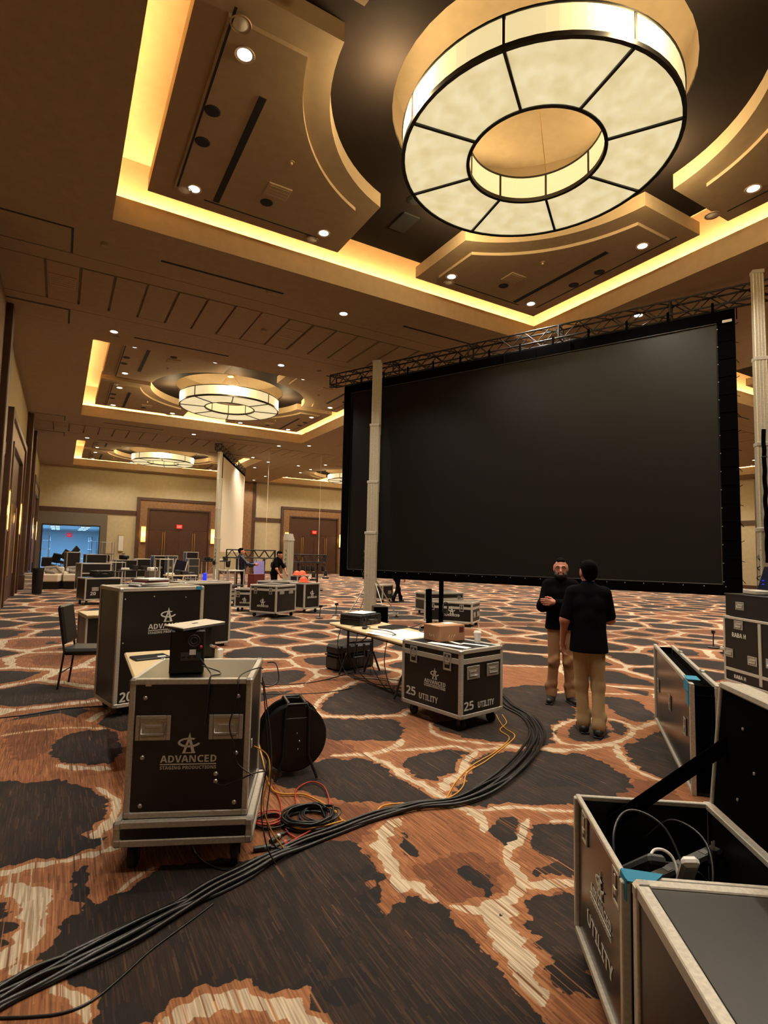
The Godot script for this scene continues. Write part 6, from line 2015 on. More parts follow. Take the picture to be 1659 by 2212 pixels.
func build_table_group() -> void:
	# utility case: U is its near vertical edge
	var U := Vector3(3.47, 0, -4.36)
	var th := deg_to_rad(9.0)
	var b := yaw(th)
	var c := U + b.x * 0.32 - b.z * 0.435
	var o := road_case("utility_case", "black utility case stencilled 25 UTILITY, a cardboard box and cup on top", c, th, 0.64, 0.87, 0.79, 0.13, 0.11, 0.04, "", null, M.laminate, M.aluminium)
	for e in [-1.0, 1.0]: handle(o, Vector3(e * 0.15 + 0.01, 0.565, 0.434), FRONT, 0.19, 0.13)
	text(o, "stencil", "25", M.print_white, 0.14, 0.085, Vector3(-0.2, 0.245, 0.434), FRONT, true)
	text(o, "stencil", "UTILITY", M.print_white, 0.25, 0.06, Vector3(0.06, 0.235, 0.434), FRONT, true)
	var sl := side_left()
	logo(o, Vector3(-0.32, 0.42, 0.07), sl, 0.31)
	text(o, "stencil", "25", M.print_white, 0.15, 0.09, Vector3(-0.32, 0.27, -0.29), sl, true)
	text(o, "stencil", "UTILITY", M.print_white, 0.28, 0.06, Vector3(-0.32, 0.245, -0.02), sl, true)
	for z in [-0.25, 0.25]: latch(o, Vector3(-0.321, 0.66, z), sl, 1.15)
	var top := 0.795
	var tf := o.transform
	for q in [[-0.17, 0.12, 0.1, 0.5, 0.16], [0.1, 0.25, 0.06, 0.3, 0.3], [0.02, -0.02, 0.05, 0.35, -0.2]]:
		var pp := thing("paper_sheet", "white strip of paper lying on top of the utility case", "paper", tf * Vector3(q[0], top - 0.003, q[1]), th + q[4], "papers on the utility case")
		bpart(pp, "sheet", M.paper, Vector3(0, 0.001, 0), Vector3(q[2], 0.002, q[3]))
	var bx := thing("cardboard_box", "brown closed cardboard box on the utility case", "box", tf * Vector3(0.06, top, -0.17), th - 0.12)
	bpart(bx, "carton", M.cardboard, Vector3(0, 0.085, 0), Vector3(0.36, 0.17, 0.28), 0.004)
	bpart(bx, "tape_seam", M.cardboard_print, Vector3(0, 0.1705, 0), Vector3(0.36, 0.002, 0.045))
	bpart(bx, "shipping_label", M.paper, Vector3(0.1, 0.1715, -0.06), Vector3(0.12, 0.002, 0.1))
	bpart(bx, "red_mark", M.trunk_red, Vector3(0.13, 0.12, 0.1405), Vector3(0.06, 0.06, 0.002))
	for q in [[-0.07, 0.1405, 0.0], [0.0, 0.0, 1.0]]:
		var zig := []
		for k in 7: zig.append(Vector3(-0.05 + k * 0.017, 0.055 + (0.018 if k % 2 == 1 else -0.012), 0.1415) if q[2] == 0.0 else Vector3(-0.1815, 0.055 + (0.018 if k % 2 == 1 else -0.012), -0.05 + k * 0.017))
		part(bx, "scribble", MB.new().tube(zig, 0.002, 4).mesh(), M.cardboard_print)
	var cu := thing("paper_cup", "white paper cup with a lid and stirrer on the utility case", "cup", tf * Vector3(0.19, top, 0.2))
	part(cu, "cup", MB.new().lathe([Vector2(0, 0), Vector2(0.029, 0), Vector2(0.039, 0.105)], 20).mesh(), M.paper)
	part(cu, "lid", MB.new().lathe([Vector2(0.042, 0.103), Vector2(0.043, 0.112), Vector2(0.038, 0.12), Vector2(0.034, 0.128), Vector2(0, 0.126)], 20).mesh(), M.plastic_white)
	part(cu, "stirrer", MB.new().bar(Vector3(0.02, 0.12, 0), Vector3(0.025, 0.2, -0.01), 0.003, 5).mesh(), M.plastic_white)
	# long folding table beyond it
	var tz0 := -7.45
	var tz1 := -5.40
	var tx0 := 3.47
	var tx1 := 4.23
	var ta := thing("folding_table", "long pale folding table covered with plans beside the utility case", "table", Vector3((tx0 + tx1) / 2, 0, (tz0 + tz1) / 2))
	var hl := (tz1 - tz0) / 2
	bpart(ta, "table_top", M.table_top, Vector3(0, 0.70, 0), Vector3(tx1 - tx0, 0.04, hl * 2), 0.014)
	bpart(ta, "apron", M.steel_dark, Vector3(0, 0.665, 0), Vector3(tx1 - tx0 - 0.12, 0.03, hl * 2 - 0.2))
	for e in [-1.0, 1.0]:
		var z: float = e * (hl - 0.28)
		part(ta, "leg", MB.new().bar(Vector3(-0.2, 0.66, z), Vector3(-0.2, 0.3, z), 0.017, 6).tube([Vector3(-0.33, 0.015, z), Vector3(-0.24, 0.24, z), Vector3(-0.2, 0.32, z), Vector3(-0.16, 0.24, z), Vector3(-0.07, 0.015, z)], 0.015, 6).bar(Vector3(0.2, 0.66, z), Vector3(0.2, 0.3, z), 0.017, 6).tube([Vector3(0.33, 0.015, z), Vector3(0.24, 0.24, z), Vector3(0.2, 0.32, z), Vector3(0.16, 0.24, z), Vector3(0.07, 0.015, z)], 0.015, 6).bar(Vector3(-0.2, 0.45, z), Vector3(0.2, 0.45, z), 0.012, 6).mesh(), M.steel_dark)
		part(ta, "leg_brace", MB.new().bar(Vector3(0, 0.45, z), Vector3(0, 0.66, z - e * 0.4), 0.01, 5).mesh(), M.steel_dark)
	var ty := 0.722
	var hc := hard_case("black hard case lying on the long pale table under a white sheet", Vector3(3.82, ty, -7.12), deg_to_rad(24), Vector3(0.50, 0.15, 0.38))
	var ws := thing("paper_sheet", "white sheet of paper lying on the black hard case", "paper", hc.transform * Vector3(0.02, 0.158, 0.0), deg_to_rad(30))
	bpart(ws, "sheet", M.paper, Vector3(0, 0.002, 0), Vector3(0.36, 0.004, 0.27))
	var lp := thing("laptop", "closed dark laptop lying on the long pale table among cables", "laptop", Vector3(4.02, ty, -6.55), deg_to_rad(20))
	bpart(lp, "base", M.plastic_grey, Vector3(0, 0.009, 0), Vector3(0.36, 0.014, 0.25), 0.004)
	bpart(lp, "lid", M.plastic_black, Vector3(0, 0.02, 0), Vector3(0.36, 0.008, 0.25), 0.003)
	var ad := thing("power_adapter", "black power adapter lying on the long pale table", "adapter", Vector3(3.62, ty, -6.62), deg_to_rad(50))
	bpart(ad, "brick", M.plastic_black, Vector3(0, 0.016, 0), Vector3(0.13, 0.032, 0.06), 0.008)
	part(ad, "cord", MB.new().tube(smooth([Vector3(0.06, 0.01, 0), Vector3(0.14, 0.006, 0.05), Vector3(0.2, 0.006, -0.04), Vector3(0.16, 0.006, -0.16), Vector3(0.04, 0.006, -0.2)], 6), 0.004, 5).mesh(), M.cable_black)
	for k in 4:
		var q: Array = [[3.80, -5.92, 0.12, 0.62, 0.82], [3.92, -5.72, -0.1, 0.42, 0.6], [3.74, -6.2, 0.3, 0.3, 0.42], [3.86, -5.46, 0.05, 0.45, 0.3]][k]
		var pl := thing("plan_sheet", "large white plan sheet spread on the long pale table", "paper", Vector3(q[0], ty + 0.003 * k, q[1]), q[2], "plan sheets on the long table")
		bpart(pl, "sheet", M.paper, Vector3(0, 0.001, 0), Vector3(q[3], 0.0022, q[4]))
		for j in 5: bpart(pl, "drawn_line", M.plastic_grey, Vector3(q[3] * (-0.3 + 0.14 * j), 0.0025, q[4] * (0.1 - 0.06 * (j % 3))), Vector3(0.004, 0.0008, q[4] * (0.3 + 0.1 * (j % 2))), 0, yaw(0.4 * j))
	var dev := thing("cable_bundle", "loose black cables lying on the long pale table behind the laptop", "cable", Vector3(4.02, ty + 0.012, -6.0))
	part(dev, "strand", MB.new().tube(smooth([Vector3(-0.1, 0.006, -0.3), Vector3(0.1, 0.04, -0.2), Vector3(0.12, 0.09, -0.05), Vector3(0.0, 0.03, 0.1), Vector3(0.12, 0.006, 0.3), Vector3(0.16, 0.05, 0.42), Vector3(0.08, 0.006, 0.5)], 8), 0.006, 5).mesh(), M.cable_black)
	part(dev, "strand", MB.new().tube(smooth([Vector3(-0.4, 0.006, -0.5), Vector3(-0.3, 0.006, -0.2), Vector3(-0.36, 0.006, 0.1), Vector3(-0.44, 0.006, 0.16)], 8), 0.005, 5).mesh(), M.cable_black)
	hard_case("large black ribbed hard case standing on the carpet under the long pale table", Vector3(3.92, 0, -7.62), deg_to_rad(12), Vector3(0.72, 0.37, 0.32))
	# cables hanging from the table and lying under it
	var hang := [[[3.55, 0.69, -7.2, 3.5, 0.4, -7.2, 3.56, 0.05, -7.0, 3.7, 0.02, -6.6], "cable_black"], [[3.5, 0.68, -6.6, 3.44, 0.3, -6.55, 3.6, 0.06, -6.4, 3.9, 0.02, -6.2], "cable_black"], [[3.5, 0.68, -6.2, 3.45, 0.35, -6.1, 3.55, 0.08, -5.9, 3.8, 0.02, -6.0], "cable_black"], [[3.48, 0.69, -5.8, 3.42, 0.42, -5.75, 3.5, 0.12, -5.7, 3.74, 0.02, -5.8], "cable_black"], [[4.1, 0.02, -7.3, 3.9, 0.02, -6.8, 4.1, 0.02, -6.4, 3.75, 0.02, -6.1, 3.95, 0.02, -5.7], "cable_black"], [[3.6, 0.02, -6.9, 3.9, 0.03, -6.5, 3.7, 0.02, -6.2, 4.0, 0.03, -6.0, 3.8, 0.02, -5.6], "cable_grey"]]
	for k in hang.size():
		var l: Array = hang[k][0]
		var pts := []
		for i in range(0, l.size(), 3): pts.append(Vector3(l[i], l[i + 1], l[i + 2]))
		var cb := thing("power_cable", "cable looping down under the long pale table" if k < 4 else "cable lying in curves on the carpet under the long table", "cable", Vector3.ZERO, 0.0, "cables hanging under the table" if k < 4 else "cables on the carpet under the table")
		part(cb, "sheath", MB.new().tube(smooth(pts, 10), 0.006, 5).mesh(), M[hang[k][1]])

func small_logo(o: Node3D, at: Vector3, b: Basis, w: float) -> void:
	if emblem == null: emblem = emblem_mesh()
	part(o, "emblem", emblem, M.print_white, at + b * Vector3(0, w * 0.3, 0.001), b * Basis.from_scale(Vector3(w * 0.4, w * 0.5, 1)))
	text(o, "lettering", "ADVANCED", M.print_white, w, w * 0.14, at, b, true)

func build_mid_cases() -> void:
	# four cases in a cluster
	var G := "lettered cases in a cluster by the stagehands"
	var U := Vector3(4.98, 0, -14.0)
	var b := yaw(deg_to_rad(33))
	var c := U + b.x * 0.44 - b.z * 0.44
	var o := road_case("road_case", "large black cube case at the front of the cluster, handles on its right face", c, deg_to_rad(33), 0.88, 0.88, 0.85, 0.12, 0.12, 0.045, G, null, M.laminate, M.aluminium)
	for e in [-1.0, 1.0]: handle(o, Vector3(e * 0.2, 0.68, 0.44), FRONT, 0.2, 0.13)
	small_logo(o, Vector3(-0.44, 0.3, 0.0), side_left(), 0.38)
	for z in [-0.25, 0.25]: latch(o, Vector3(-0.442, 0.7, z), side_left(), 1.1)
	var p := fl(541, 1322)
	o = road_case("road_case", "small low black case with two latches beside the open silver cart", Vector3(p.x, 0, p.z - 0.3), deg_to_rad(-38), 0.62, 0.5, 0.66, 0.12, 0.14, 0.045, G, null, M.laminate, M.aluminium)
	small_logo(o, Vector3(0, 0.26, 0.25), FRONT, 0.3)
	for e in [-1.0, 1.0]: latch(o, Vector3(e * 0.2, 0.5, 0.252), FRONT, 1.1)
	var bb := yaw(deg_to_rad(21))
	var L := Vector3(6.13, 0, -14.88)
	c = L + bb.x * 0.31 - bb.z * 0.32
	o = road_case("road_case", "black case with a large emblem and an orange hat on top", c, deg_to_rad(21), 0.62, 0.64, 0.86, 0.12, 0.0, 0.045, G, null, M.laminate, M.aluminium)
	small_logo(o, Vector3(0, 0.45, 0.32), FRONT, 0.38)
	hard_hat("orange hard hat on the lettered case with the large emblem", o.transform * Vector3(-0.06, 0.872, 0.0), 0.4)
	o = road_case("road_case", "black case wedged behind the front cube of the cluster", Vector3(5.72, 0, -16.25), deg_to_rad(21), 0.8, 0.7, 0.86, 0.12, 0.0, 0.045, G, null, M.laminate, M.aluminium)
	var p2 := fl(645, 1296)
	o = road_case("road_case", "small blue and black case with orange hats behind the cluster", Vector3(p2.x, 0, p2.z), deg_to_rad(15), 0.5, 0.45, 0.90, 0.05, 0.2, 0.04, "", M.navy_vinyl)
	hard_hat("orange hard hat on the small blue and black case", o.transform * Vector3(-0.15, 0.913, 0.05), 0.2)
	hard_hat("orange hard hat on the small blue and black case", o.transform * Vector3(0.17, 0.913, -0.05), 1.2)
	# cases and black stands behind the long table
	var R := Vector3(8.71, 0, -10.53)
	var r2 := Vector3(9.30, 0, -10.95)
	var d := (r2 - R).normalized()
	var yw := atan2(-d.z, d.x)
	var bc := yaw(yw)
	c = R + bc.x * 0.36 - bc.z * 0.62
	o = road_case("road_case", "low black case with white emblem behind the long pale table", c, yw, 0.72, 1.24, 0.6, 0.1, 0.14, 0.045, "", null, M.laminate, M.aluminium)
	small_logo(o, Vector3(-0.36, 0.28, 0.1), side_left(), 0.4)
	for z in [-0.4, 0.35]: latch(o, Vector3(-0.362, 0.46, z), side_left(), 1.1)
	for e in [-1.0, 1.0]: handle(o, Vector3(e * 0.16, 0.3, 0.62), FRONT, 0.2, 0.13)
	p = fl(962, 1326)
	o = road_case("road_case", "long black case behind the low lettered case, under the screen", Vector3(p.x, 0, p.z - 0.3), yw - deg_to_rad(40), 1.35, 0.6, 0.62, 0.1, 0.18, 0.045, "", null, M.laminate, M.aluminium)
	for e in [-1.0, 1.0]: latch(o, Vector3(e * 0.5, 0.44, 0.302), FRONT, 1.2)
	p = fl(826, 1300)
	o = road_case("road_case", "small black case on casters beyond the lift tower, under the black screen", Vector3(p.x, 0, p.z), deg_to_rad(20), 0.6, 0.5, 0.62, 0.1, 0.0, 0.045, "", null, M.laminate, M.aluminium)
	handle(o, Vector3(0.1, 0.36, 0.25), FRONT, 0.2, 0.13)
	for q in [[952, 1363, 1240, 0.12, "tall black boxed post standing behind the cardboard box"], [926, 1357, 1272, 0.16, "leaning black boxed post beside the tall post"]]:
		var base := fl(q[0], q[1])
		var h := hg(base, q[0], q[2])
		var st := thing("cable_post", q[4], "post", base, 0.5)
		bpart(st, "column", M.velour_black, Vector3(0, h / 2, 0), Vector3(q[3], h, q[3] * 0.6), 0.01, Basis(Vector3(0, 0, 1), 0.06 if q[0] < 940 else 0.0))
		bpart(st, "foot", M.velour_black, Vector3(0, 0.02, 0), Vector3(0.3, 0.04, 0.3), 0.01)
		if q[0] > 940: part(st, "cable_loops", MB.new().tube(circle(0.12, 14, Vector3(0.02, h * 0.42, 0.1)), 0.012, 5, true).tube(circle(0.15, 14, Vector3(-0.02, h * 0.4, 0.12)), 0.012, 5, true).mesh(), M.cable_black)
	var bl := fl(820, 1345)
	o = thing("floor_monitor", "plain black box standing on the carpet at the foot of the lift tower", "box", bl, deg_to_rad(-20))
	bpart(o, "housing", M.plastic_black, Vector3(0, 0.21, 0), Vector3(0.38, 0.42, 0.3), 0.01)
	bpart(o, "face", M.velour_black, Vector3(0, 0.21, 0.151), Vector3(0.34, 0.38, 0.006), 0.002)
	# cable camera pods on the carpet
	for q in [[690, 1336], [725, 1330], [585, 0], [1541, 1400]]:
		if q[1] == 0: continue
		var pp := fl(q[0], q[1])
		o = thing("floor_stand", "small black stand with a short stem on the open carpet", "stand", pp, 0.3, "small black stands on the carpet")
		part(o, "base", MB.new().lathe([Vector2(0, 0), Vector2(0.1, 0), Vector2(0.1, 0.02), Vector2(0.02, 0.04), Vector2(0, 0.04)], 14).mesh(), M.plastic_black)
		part(o, "stem", MB.new().bar(Vector3(0, 0.03, 0), Vector3(0.03, 0.3, 0), 0.012, 6).mesh(), M.steel_dark)
		bpart(o, "head", M.plastic_black, Vector3(0.03, 0.32, 0), Vector3(0.1, 0.07, 0.06), 0.01)

func hard_hat(label: String, at: Vector3, turn: float) -> void:
	var o := thing("hard_hat", label, "hard hat", at, turn, "orange hard hats on the cases")
	part(o, "shell", MB.new().lathe([Vector2(0.15, 0.0), Vector2(0.155, 0.01), Vector2(0.125, 0.02), Vector2(0.12, 0.07), Vector2(0.09, 0.13), Vector2(0.04, 0.155), Vector2(0, 0.16)], 20, Transform3D.IDENTITY, false).mesh(), M.hat_orange)
	part(o, "ridge", MB.new().tube([Vector3(0, 0.03, 0.123), Vector3(0, 0.1, 0.108), Vector3(0, 0.155, 0.04), Vector3(0, 0.155, -0.04), Vector3(0, 0.1, -0.108), Vector3(0, 0.03, -0.123)], 0.012, 6).mesh(), M.hat_orange)
	part(o, "brim", MB.new().prism(PackedVector2Array([Vector2(-0.12, 0.08), Vector2(0.12, 0.08), Vector2(0.08, 0.2), Vector2(-0.08, 0.2)]), 0.0, 0.012).mesh(), M.hat_orange)

# ------------------------------------------------------------------ equipment further down the room
func px_w(base: Vector3, w: float) -> float:
	# width in metres of w pixels at that distance
	return w * ((base - EYE) * cam_basis).z * -1.0 / FOCAL

func far_case(label: String, px: float, py: float, w: float, top: float, turn := 0.0, o2 := {}) -> Node3D:
	var base := fl(px, py)
	var h := hg(base, px, top)
	var ww := px_w(base, w)
	var d: float = o2.get("d", minf(ww * 0.8, 0.75))
	var o := thing(o2.get("name", "road_case"), label, o2.get("cat", "case"), base, deg_to_rad(turn), o2.get("group", ""))
	var wh: float = o2.get("wheel", 0.1)
	var body: Material = o2.get("mat", M.laminate)
	bpart(o, "body", body, Vector3(0, (h + wh) / 2, 0), Vector3(ww - 0.01, h - wh - 0.01, d - 0.01))
	bpart(o, "top_panel", o2.get("top", M.laminate), Vector3(0, h - 0.004, 0), Vector3(ww - 0.06, 0.012, d - 0.06))
	var t := 0.045
	var al: Material = o2.get("trim", M.aluminium)
	for x in [-1.0, 1.0]:
		for z in [-1.0, 1.0]:
			bpart(o, "edge_trim", al, Vector3(x * (ww / 2 - t / 2), (h + wh) / 2, z * (d / 2 - t / 2)), Vector3(t, h - wh, t), 0.006)
		for y in [wh + t / 2, h - t / 2]: bpart(o, "edge_trim", al, Vector3(x * (ww / 2 - t / 2), y, 0), Vector3(t, t, d - 2 * t), 0.006)
	for z in [-1.0, 1.0]:
		for y in [wh + t / 2, h - t / 2]: bpart(o, "edge_trim", al, Vector3(0, y, z * (d / 2 - t / 2)), Vector3(ww - 2 * t, t, t), 0.006)
	if o2.get("mid", false): bpart(o, "valance", al, Vector3(0, wh + (h - wh) * 0.62, d / 2), Vector3(ww - 2 * t, t, 0.01))
	for k in o2.get("handles", 0):
		handle(o, Vector3((k - (o2.handles - 1) * 0.5) * ww * 0.45, wh + (h - wh) * 0.5, d / 2 + 0.001), FRONT, minf(0.2, ww * 0.3), 0.12)
	if wh > 0.03:
		for x in [-1.0, 1.0]:
			for z in [-1.0, 1.0]: caster(o, Vector3(x * (ww / 2 - 0.09), wh, z * (d / 2 - 0.09)), wh)
	return o

func frame_cart(label: String, px: float, py: float, w: float, top: float, turn: float, shelves: int, m: Material) -> Node3D:
	var base := fl(px, py)
	var h := hg(base, px, top)
	var ww := px_w(base, w)
	var d := 0.6
	var o := thing("equipment_cart", label, "cart", base, deg_to_rad(turn))
	for x in [-1.0, 1.0]:
		for z in [-1.0, 1.0]:
			bpart(o, "post", m, Vector3(x * (ww / 2 - 0.02), h / 2 + 0.05, z * (d / 2 - 0.02)), Vector3(0.04, h - 0.1, 0.04), 0.004)
			caster(o, Vector3(x * (ww / 2 - 0.05), 0.1, z * (d / 2 - 0.05)), 0.1)
	for k in shelves:
		bpart(o, "shelf", M.aluminium if k == shelves - 1 else M.laminate, Vector3(0, 0.14 + (h - 0.18) * k / maxf(shelves - 1, 1), 0), Vector3(ww, 0.035, d), 0.006)
	return o

func sofa(label: String, px: float, py: float, turn: float) -> void:
	var base := fl(px, py)
	var o := thing("lounge_chair", label, "armchair", base, turn, "white lounge chairs by the left wall")
	bpart(o, "plinth", M.plastic_black, Vector3(0, 0.16, 0), Vector3(0.74, 0.3, 0.8), 0.01)
	bpart(o, "seat", M.sofa_white, Vector3(0, 0.47, 0.02), Vector3(0.78, 0.32, 0.86), 0.04)
	bpart(o, "backrest", M.sofa_white, Vector3(0, 0.75, -0.34), Vector3(0.78, 0.34, 0.18), 0.05)
	bpart(o, "armrest", M.sofa_white, Vector3(-0.34, 0.66, 0.0), Vector3(0.14, 0.16, 0.8), 0.05)
	var b := thing("blanket", "crumpled grey blanket thrown over a white lounge chair", "blanket", base, turn, "blankets on the white lounge chairs")
	var mb := MB.new()
	net(mb, [[0, Vector3(-0.3, 0.84, -0.3), Vector3(0.1, 0.9, -0.32), 0.10, 0.07], [0, Vector3(0.1, 0.9, -0.32), Vector3(0.3, 0.72, -0.2), 0.07, 0.05], [0, Vector3(-0.2, 0.72, -0.18), Vector3(0.1, 0.68, 0.0), 0.08, 0.06], [0, Vector3(-0.32, 0.80, -0.1), Vector3(-0.28, 0.74, 0.15), 0.07, 0.05]], 0.03, 0.05)
	part(b, "cloth", mb.mesh(), M.blanket)

func bin(label: String, px: float, py: float, w: float, top: float) -> void:
	var base := fl(px, py)
	var h := hg(base, px, top)
	var r := px_w(base, w) / 2
	var o := thing("waste_bin", label, "bin", base)
	part(o, "drum", MB.new().lathe([Vector2(0, 0.0), Vector2(r * 0.82, 0.0), Vector2(r * 0.95, h * 0.9), Vector2(r, h * 0.9), Vector2(r, h * 0.95)], 22).mesh(), M.plastic_black)
	part(o, "rim", MB.new().lathe([Vector2(r * 1.03, h * 0.93), Vector2(r * 1.03, h), Vector2(r * 0.9, h), Vector2(r * 0.86, h * 0.9)], 22).mesh(), M.rubber)

func build_far_clutter() -> void:
	# by the left wall and the store room opening
	sofa("low white lounge chair with a grey blanket beside the black bin", 109, 1272, deg_to_rad(-14))
	sofa("low white lounge chair with a grey blanket next to the cart", 160, 1271, deg_to_rad(-10))
	bin("tall black bin beside the white lounge chairs", 79, 1283, 23, 1227)
	bin("small black bin standing in front of the cart", 234, 1307, 19, 1277)
	for k in 4:
		var c := thing("banquet_chair", "black banquet chair in the heap behind the white lounge chairs", "chair", fl(96 + 18 * k, 1250) + Vector3(0, 0, -0.5 * (k % 2)), deg_to_rad(190 + 12 * k), "chairs heaped behind the lounge chairs")
		bpart(c, "seat", M.leather_black, Vector3(0, 0.55 + 0.18 * k, 0), Vector3(0.5, 0.1, 0.5), 0.03, Basis(Vector3(0, 0, 1), 0.15 * k))
		bpart(c, "backrest", M.leather_black, Vector3(0, 0.95 + 0.2 * k, -0.28), Vector3(0.48, 0.56, 0.07), 0.03, Basis(Vector3(1, 0, 0), -0.3) * Basis(Vector3(0, 0, 1), 0.2 * k))
		for x in [-0.2, 0.2]:
			for z in [-0.2, 0.2]: part(c, "leg", MB.new().bar(Vector3(x, 0, z), Vector3(x, 0.52 + 0.18 * k, z), 0.014, 5).mesh(), M.steel_dark)
	for k in 6:
		var p := fl(60, 1262)
		var c := thing("folded_cloth", "pale folded cloth in the stack by the left wall", "cloth", p + Vector3(0, 0.09 * k, 0), 0.1 * (k % 3), "folded cloths stacked by the left wall")
		bpart(c, "fold", M.blanket if k % 2 else M.sofa_white, Vector3(0, 0.042, 0), Vector3(0.4, 0.08, 0.5), 0.025)
		bpart(c, "hem", M.sofa_white, Vector3(0, 0.02, 0.25), Vector3(0.38, 0.02, 0.02), 0.005)
	far_case("tall black case behind the white lounge chairs", 153, 1258, 27, 1192, 12, {"wheel": 0.1})
	far_case("wide black case with a silver top in front of the store room opening", 203, 1255, 42, 1197, 8, {"mid": true})
	var rk := frame_cart("tall silver rack cart with a bag, next to the store room opening", 227, 1252, 26, 1170, 10, 4, M.steel)
	bpart(rk, "bag", M.plastic_black, Vector3(-0.1, 1.1, 0.1), Vector3(0.45, 0.6, 0.4), 0.08)
	far_case("black case with a recessed handle behind the cart", 199, 1278, 60, 1216, 14, {"mid": true, "handles": 1})
	hard_case("black hard case on the low cart case", fl(216, 1304) + Vector3(0, hg(fl(216, 1304), 216, 1246), 0), 0.3, Vector3(0.6, 0.2, 0.4))
	var cg := far_case("black wheeled case with open front in front of the lounge chairs", 212, 1304, 74, 1247, 16, {"wheel": 0.14, "handles": 2, "top": M.laminate, "trim": M.aluminium})
	text(cg, "stencil", "20", M.print_white, 0.16, 0.1, Vector3(-0.3, 0.35, 0.38), FRONT, true)
	frame_cart("silver framed cart carrying a camera, right of the rack", 248, 1262, 34, 1213, 10, 3, M.aluminium)
	var cb := far_case("black case carrying a camera and bag by the far wall", 268, 1252, 44, 1209, 8, {})
	var cam2 := thing("video_camera", "black video camera lying on the case by the far wall", "camera", cb.transform * Vector3(-0.1, hg(cb.position, 268, 1209), 0), 0.5)
	bpart(cam2, "housing", M.plastic_black, Vector3(0, 0.14, 0), Vector3(0.28, 0.26, 0.5), 0.04)
	part(cam2, "lens", MB.new().lathe([Vector2(0, 0.18), Vector2(0.09, 0.18), Vector2(0.1, 0.0), Vector2(0, 0.0)], 16, Transform3D(Basis(Vector3(1, 0, 0), PI / 2), Vector3(0, 0.15, 0.24))).mesh(), M.rubber)
	bpart(cam2, "top_handle", M.plastic_black, Vector3(0, 0.33, 0), Vector3(0.05, 0.05, 0.34), 0.02)
	far_case("black case with a pale top under the lit sconce", 307, 1250, 34, 1207, 6, {"top": M.sofa_white})
	far_case("upright black case in front of the brown doors", 341, 1255, 28, 1200, 10, {"handles": 1})
	far_case("grey handled rack case beside the upright case", 368, 1256, 22, 1200, 10, {"mat": M.plastic_grey, "handles": 2})
	far_case("tall dark case below the brown doors", 410, 1250, 26, 1192, 6, {})
	far_case("low black case with pale top edge just behind the tall plain case", 466, 1288, 34, 1252, 12, {"handles": 1, "trim": M.aluminium})
	far_case("grey open rack with silver posts left of the blue lamp", 414, 1254, 24, 1206, 8, {"mat": M.plastic_grey, "mid": true, "trim": M.aluminium})
	far_case("long low black case on the carpet left of the leaning white framed panel", 330, 1288, 52, 1256, 10, {"wheel": 0.08, "mid": true})
	var dr := far_case("olive crate standing beyond the tall lettered case", 327, 1272, 24, 1234, 20, {"wheel": 0.0, "name": "crate", "cat": "crate", "mat": M.drape, "top": M.drape, "trim": M.drape})
	var pj := thing("projector", "white projector standing on the olive crate", "projector", dr.transform * Vector3(0, hg(dr.position, 327, 1234) + 0.004, 0), 0.4)
	bpart(pj, "housing", M.plastic_white, Vector3(0, 0.09, 0), Vector3(0.36, 0.16, 0.3), 0.02)
	part(pj, "lens", MB.new().lathe([Vector2(0, 0.06), Vector2(0.05, 0.06), Vector2(0.055, 0.0), Vector2(0, 0.0)], 14, Transform3D(Basis(Vector3(1, 0, 0), PI / 2), Vector3(0.06, 0.09, 0.15))).mesh(), M.plastic_black)
	for e in [-1.0, 1.0]: bpart(pj, "foot", M.rubber, Vector3(e * 0.13, 0.006, 0), Vector3(0.03, 0.012, 0.03))
	# low tables with small equipment
	for q in [[300, 1266, 82, 1232, "low dark table with equipment behind the tall lettered case", "laminate"], [388, 1272, 62, 1243, "tan topped table with a blue edge behind the tall lettered case", "table_top"], [464, 1262, 56, 1212, "dark worktable with cables near the stagehands", "laminate"]]:
		var base := fl(q[0], q[1])
		var h := hg(base, q[0], q[3])
		var ww := px_w(base, q[2])
		var o := thing("work_table", q[4], "table", base, 0.15)
		bpart(o, "table_top", M[q[5]], Vector3(0, h, 0), Vector3(ww, 0.05, 0.75), 0.01)
		for x in [-1.0, 1.0]:
			for z in [-1.0, 1.0]: bpart(o, "leg", M.aluminium, Vector3(x * (ww / 2 - 0.06), h / 2 - 0.02, z * 0.32), Vector3(0.04, h - 0.04, 0.04), 0.004)
		var items := [[-0.35, 0.3, 0.18, 0.24, "plastic_black"], [-0.1, 0.24, 0.12, 0.2, "plastic_grey"], [0.12, 0.34, 0.09, 0.26, "paper"], [0.34, 0.22, 0.22, 0.2, "plastic_black"]]
		for k in 4:
			var it: Array = items[(k + q[2]) % 4]
			var e := thing("equipment_box", ["black equipment box", "small grey equipment box", "flat stack of pale paper", "tall black equipment box"][(k + q[2]) % 4] + " on the " + q[4].get_slice(" with", 0).get_slice(" near", 0), "equipment", o.transform * Vector3((k - 1.5) * ww * 0.24, h + 0.025, 0.05 * (k % 2)), 0.2 * k)
			bpart(e, "housing", M[it[4]], Vector3(0, it[2] / 2, 0), Vector3(it[1], it[2], it[3]), 0.01)
			bpart(e, "face_plate", M.steel_dark if it[4] != "paper" else M.sofa_white, Vector3(0, it[2] / 2, it[3] / 2), Vector3(it[1] * 0.8, it[2] * 0.7, 0.008), 0.002)
	hard_case("dark hard case on the carpet behind the tall lettered case", fl(272, 1282), 0.2, Vector3(0.8, 0.42, 0.4))
	var mb := fl(386, 1262)
	var mo := thing("monitor_panel", "leaning white framed panel glowing blue at one edge", "panel", mb, deg_to_rad(-20))
	var lean := Basis(Vector3(0, 0, 1), -0.22)
	bpart(mo, "panel", M.navy_vinyl, Vector3(0, 0.75, 0), Vector3(0.55, 0.95, 0.05), 0.01, lean)
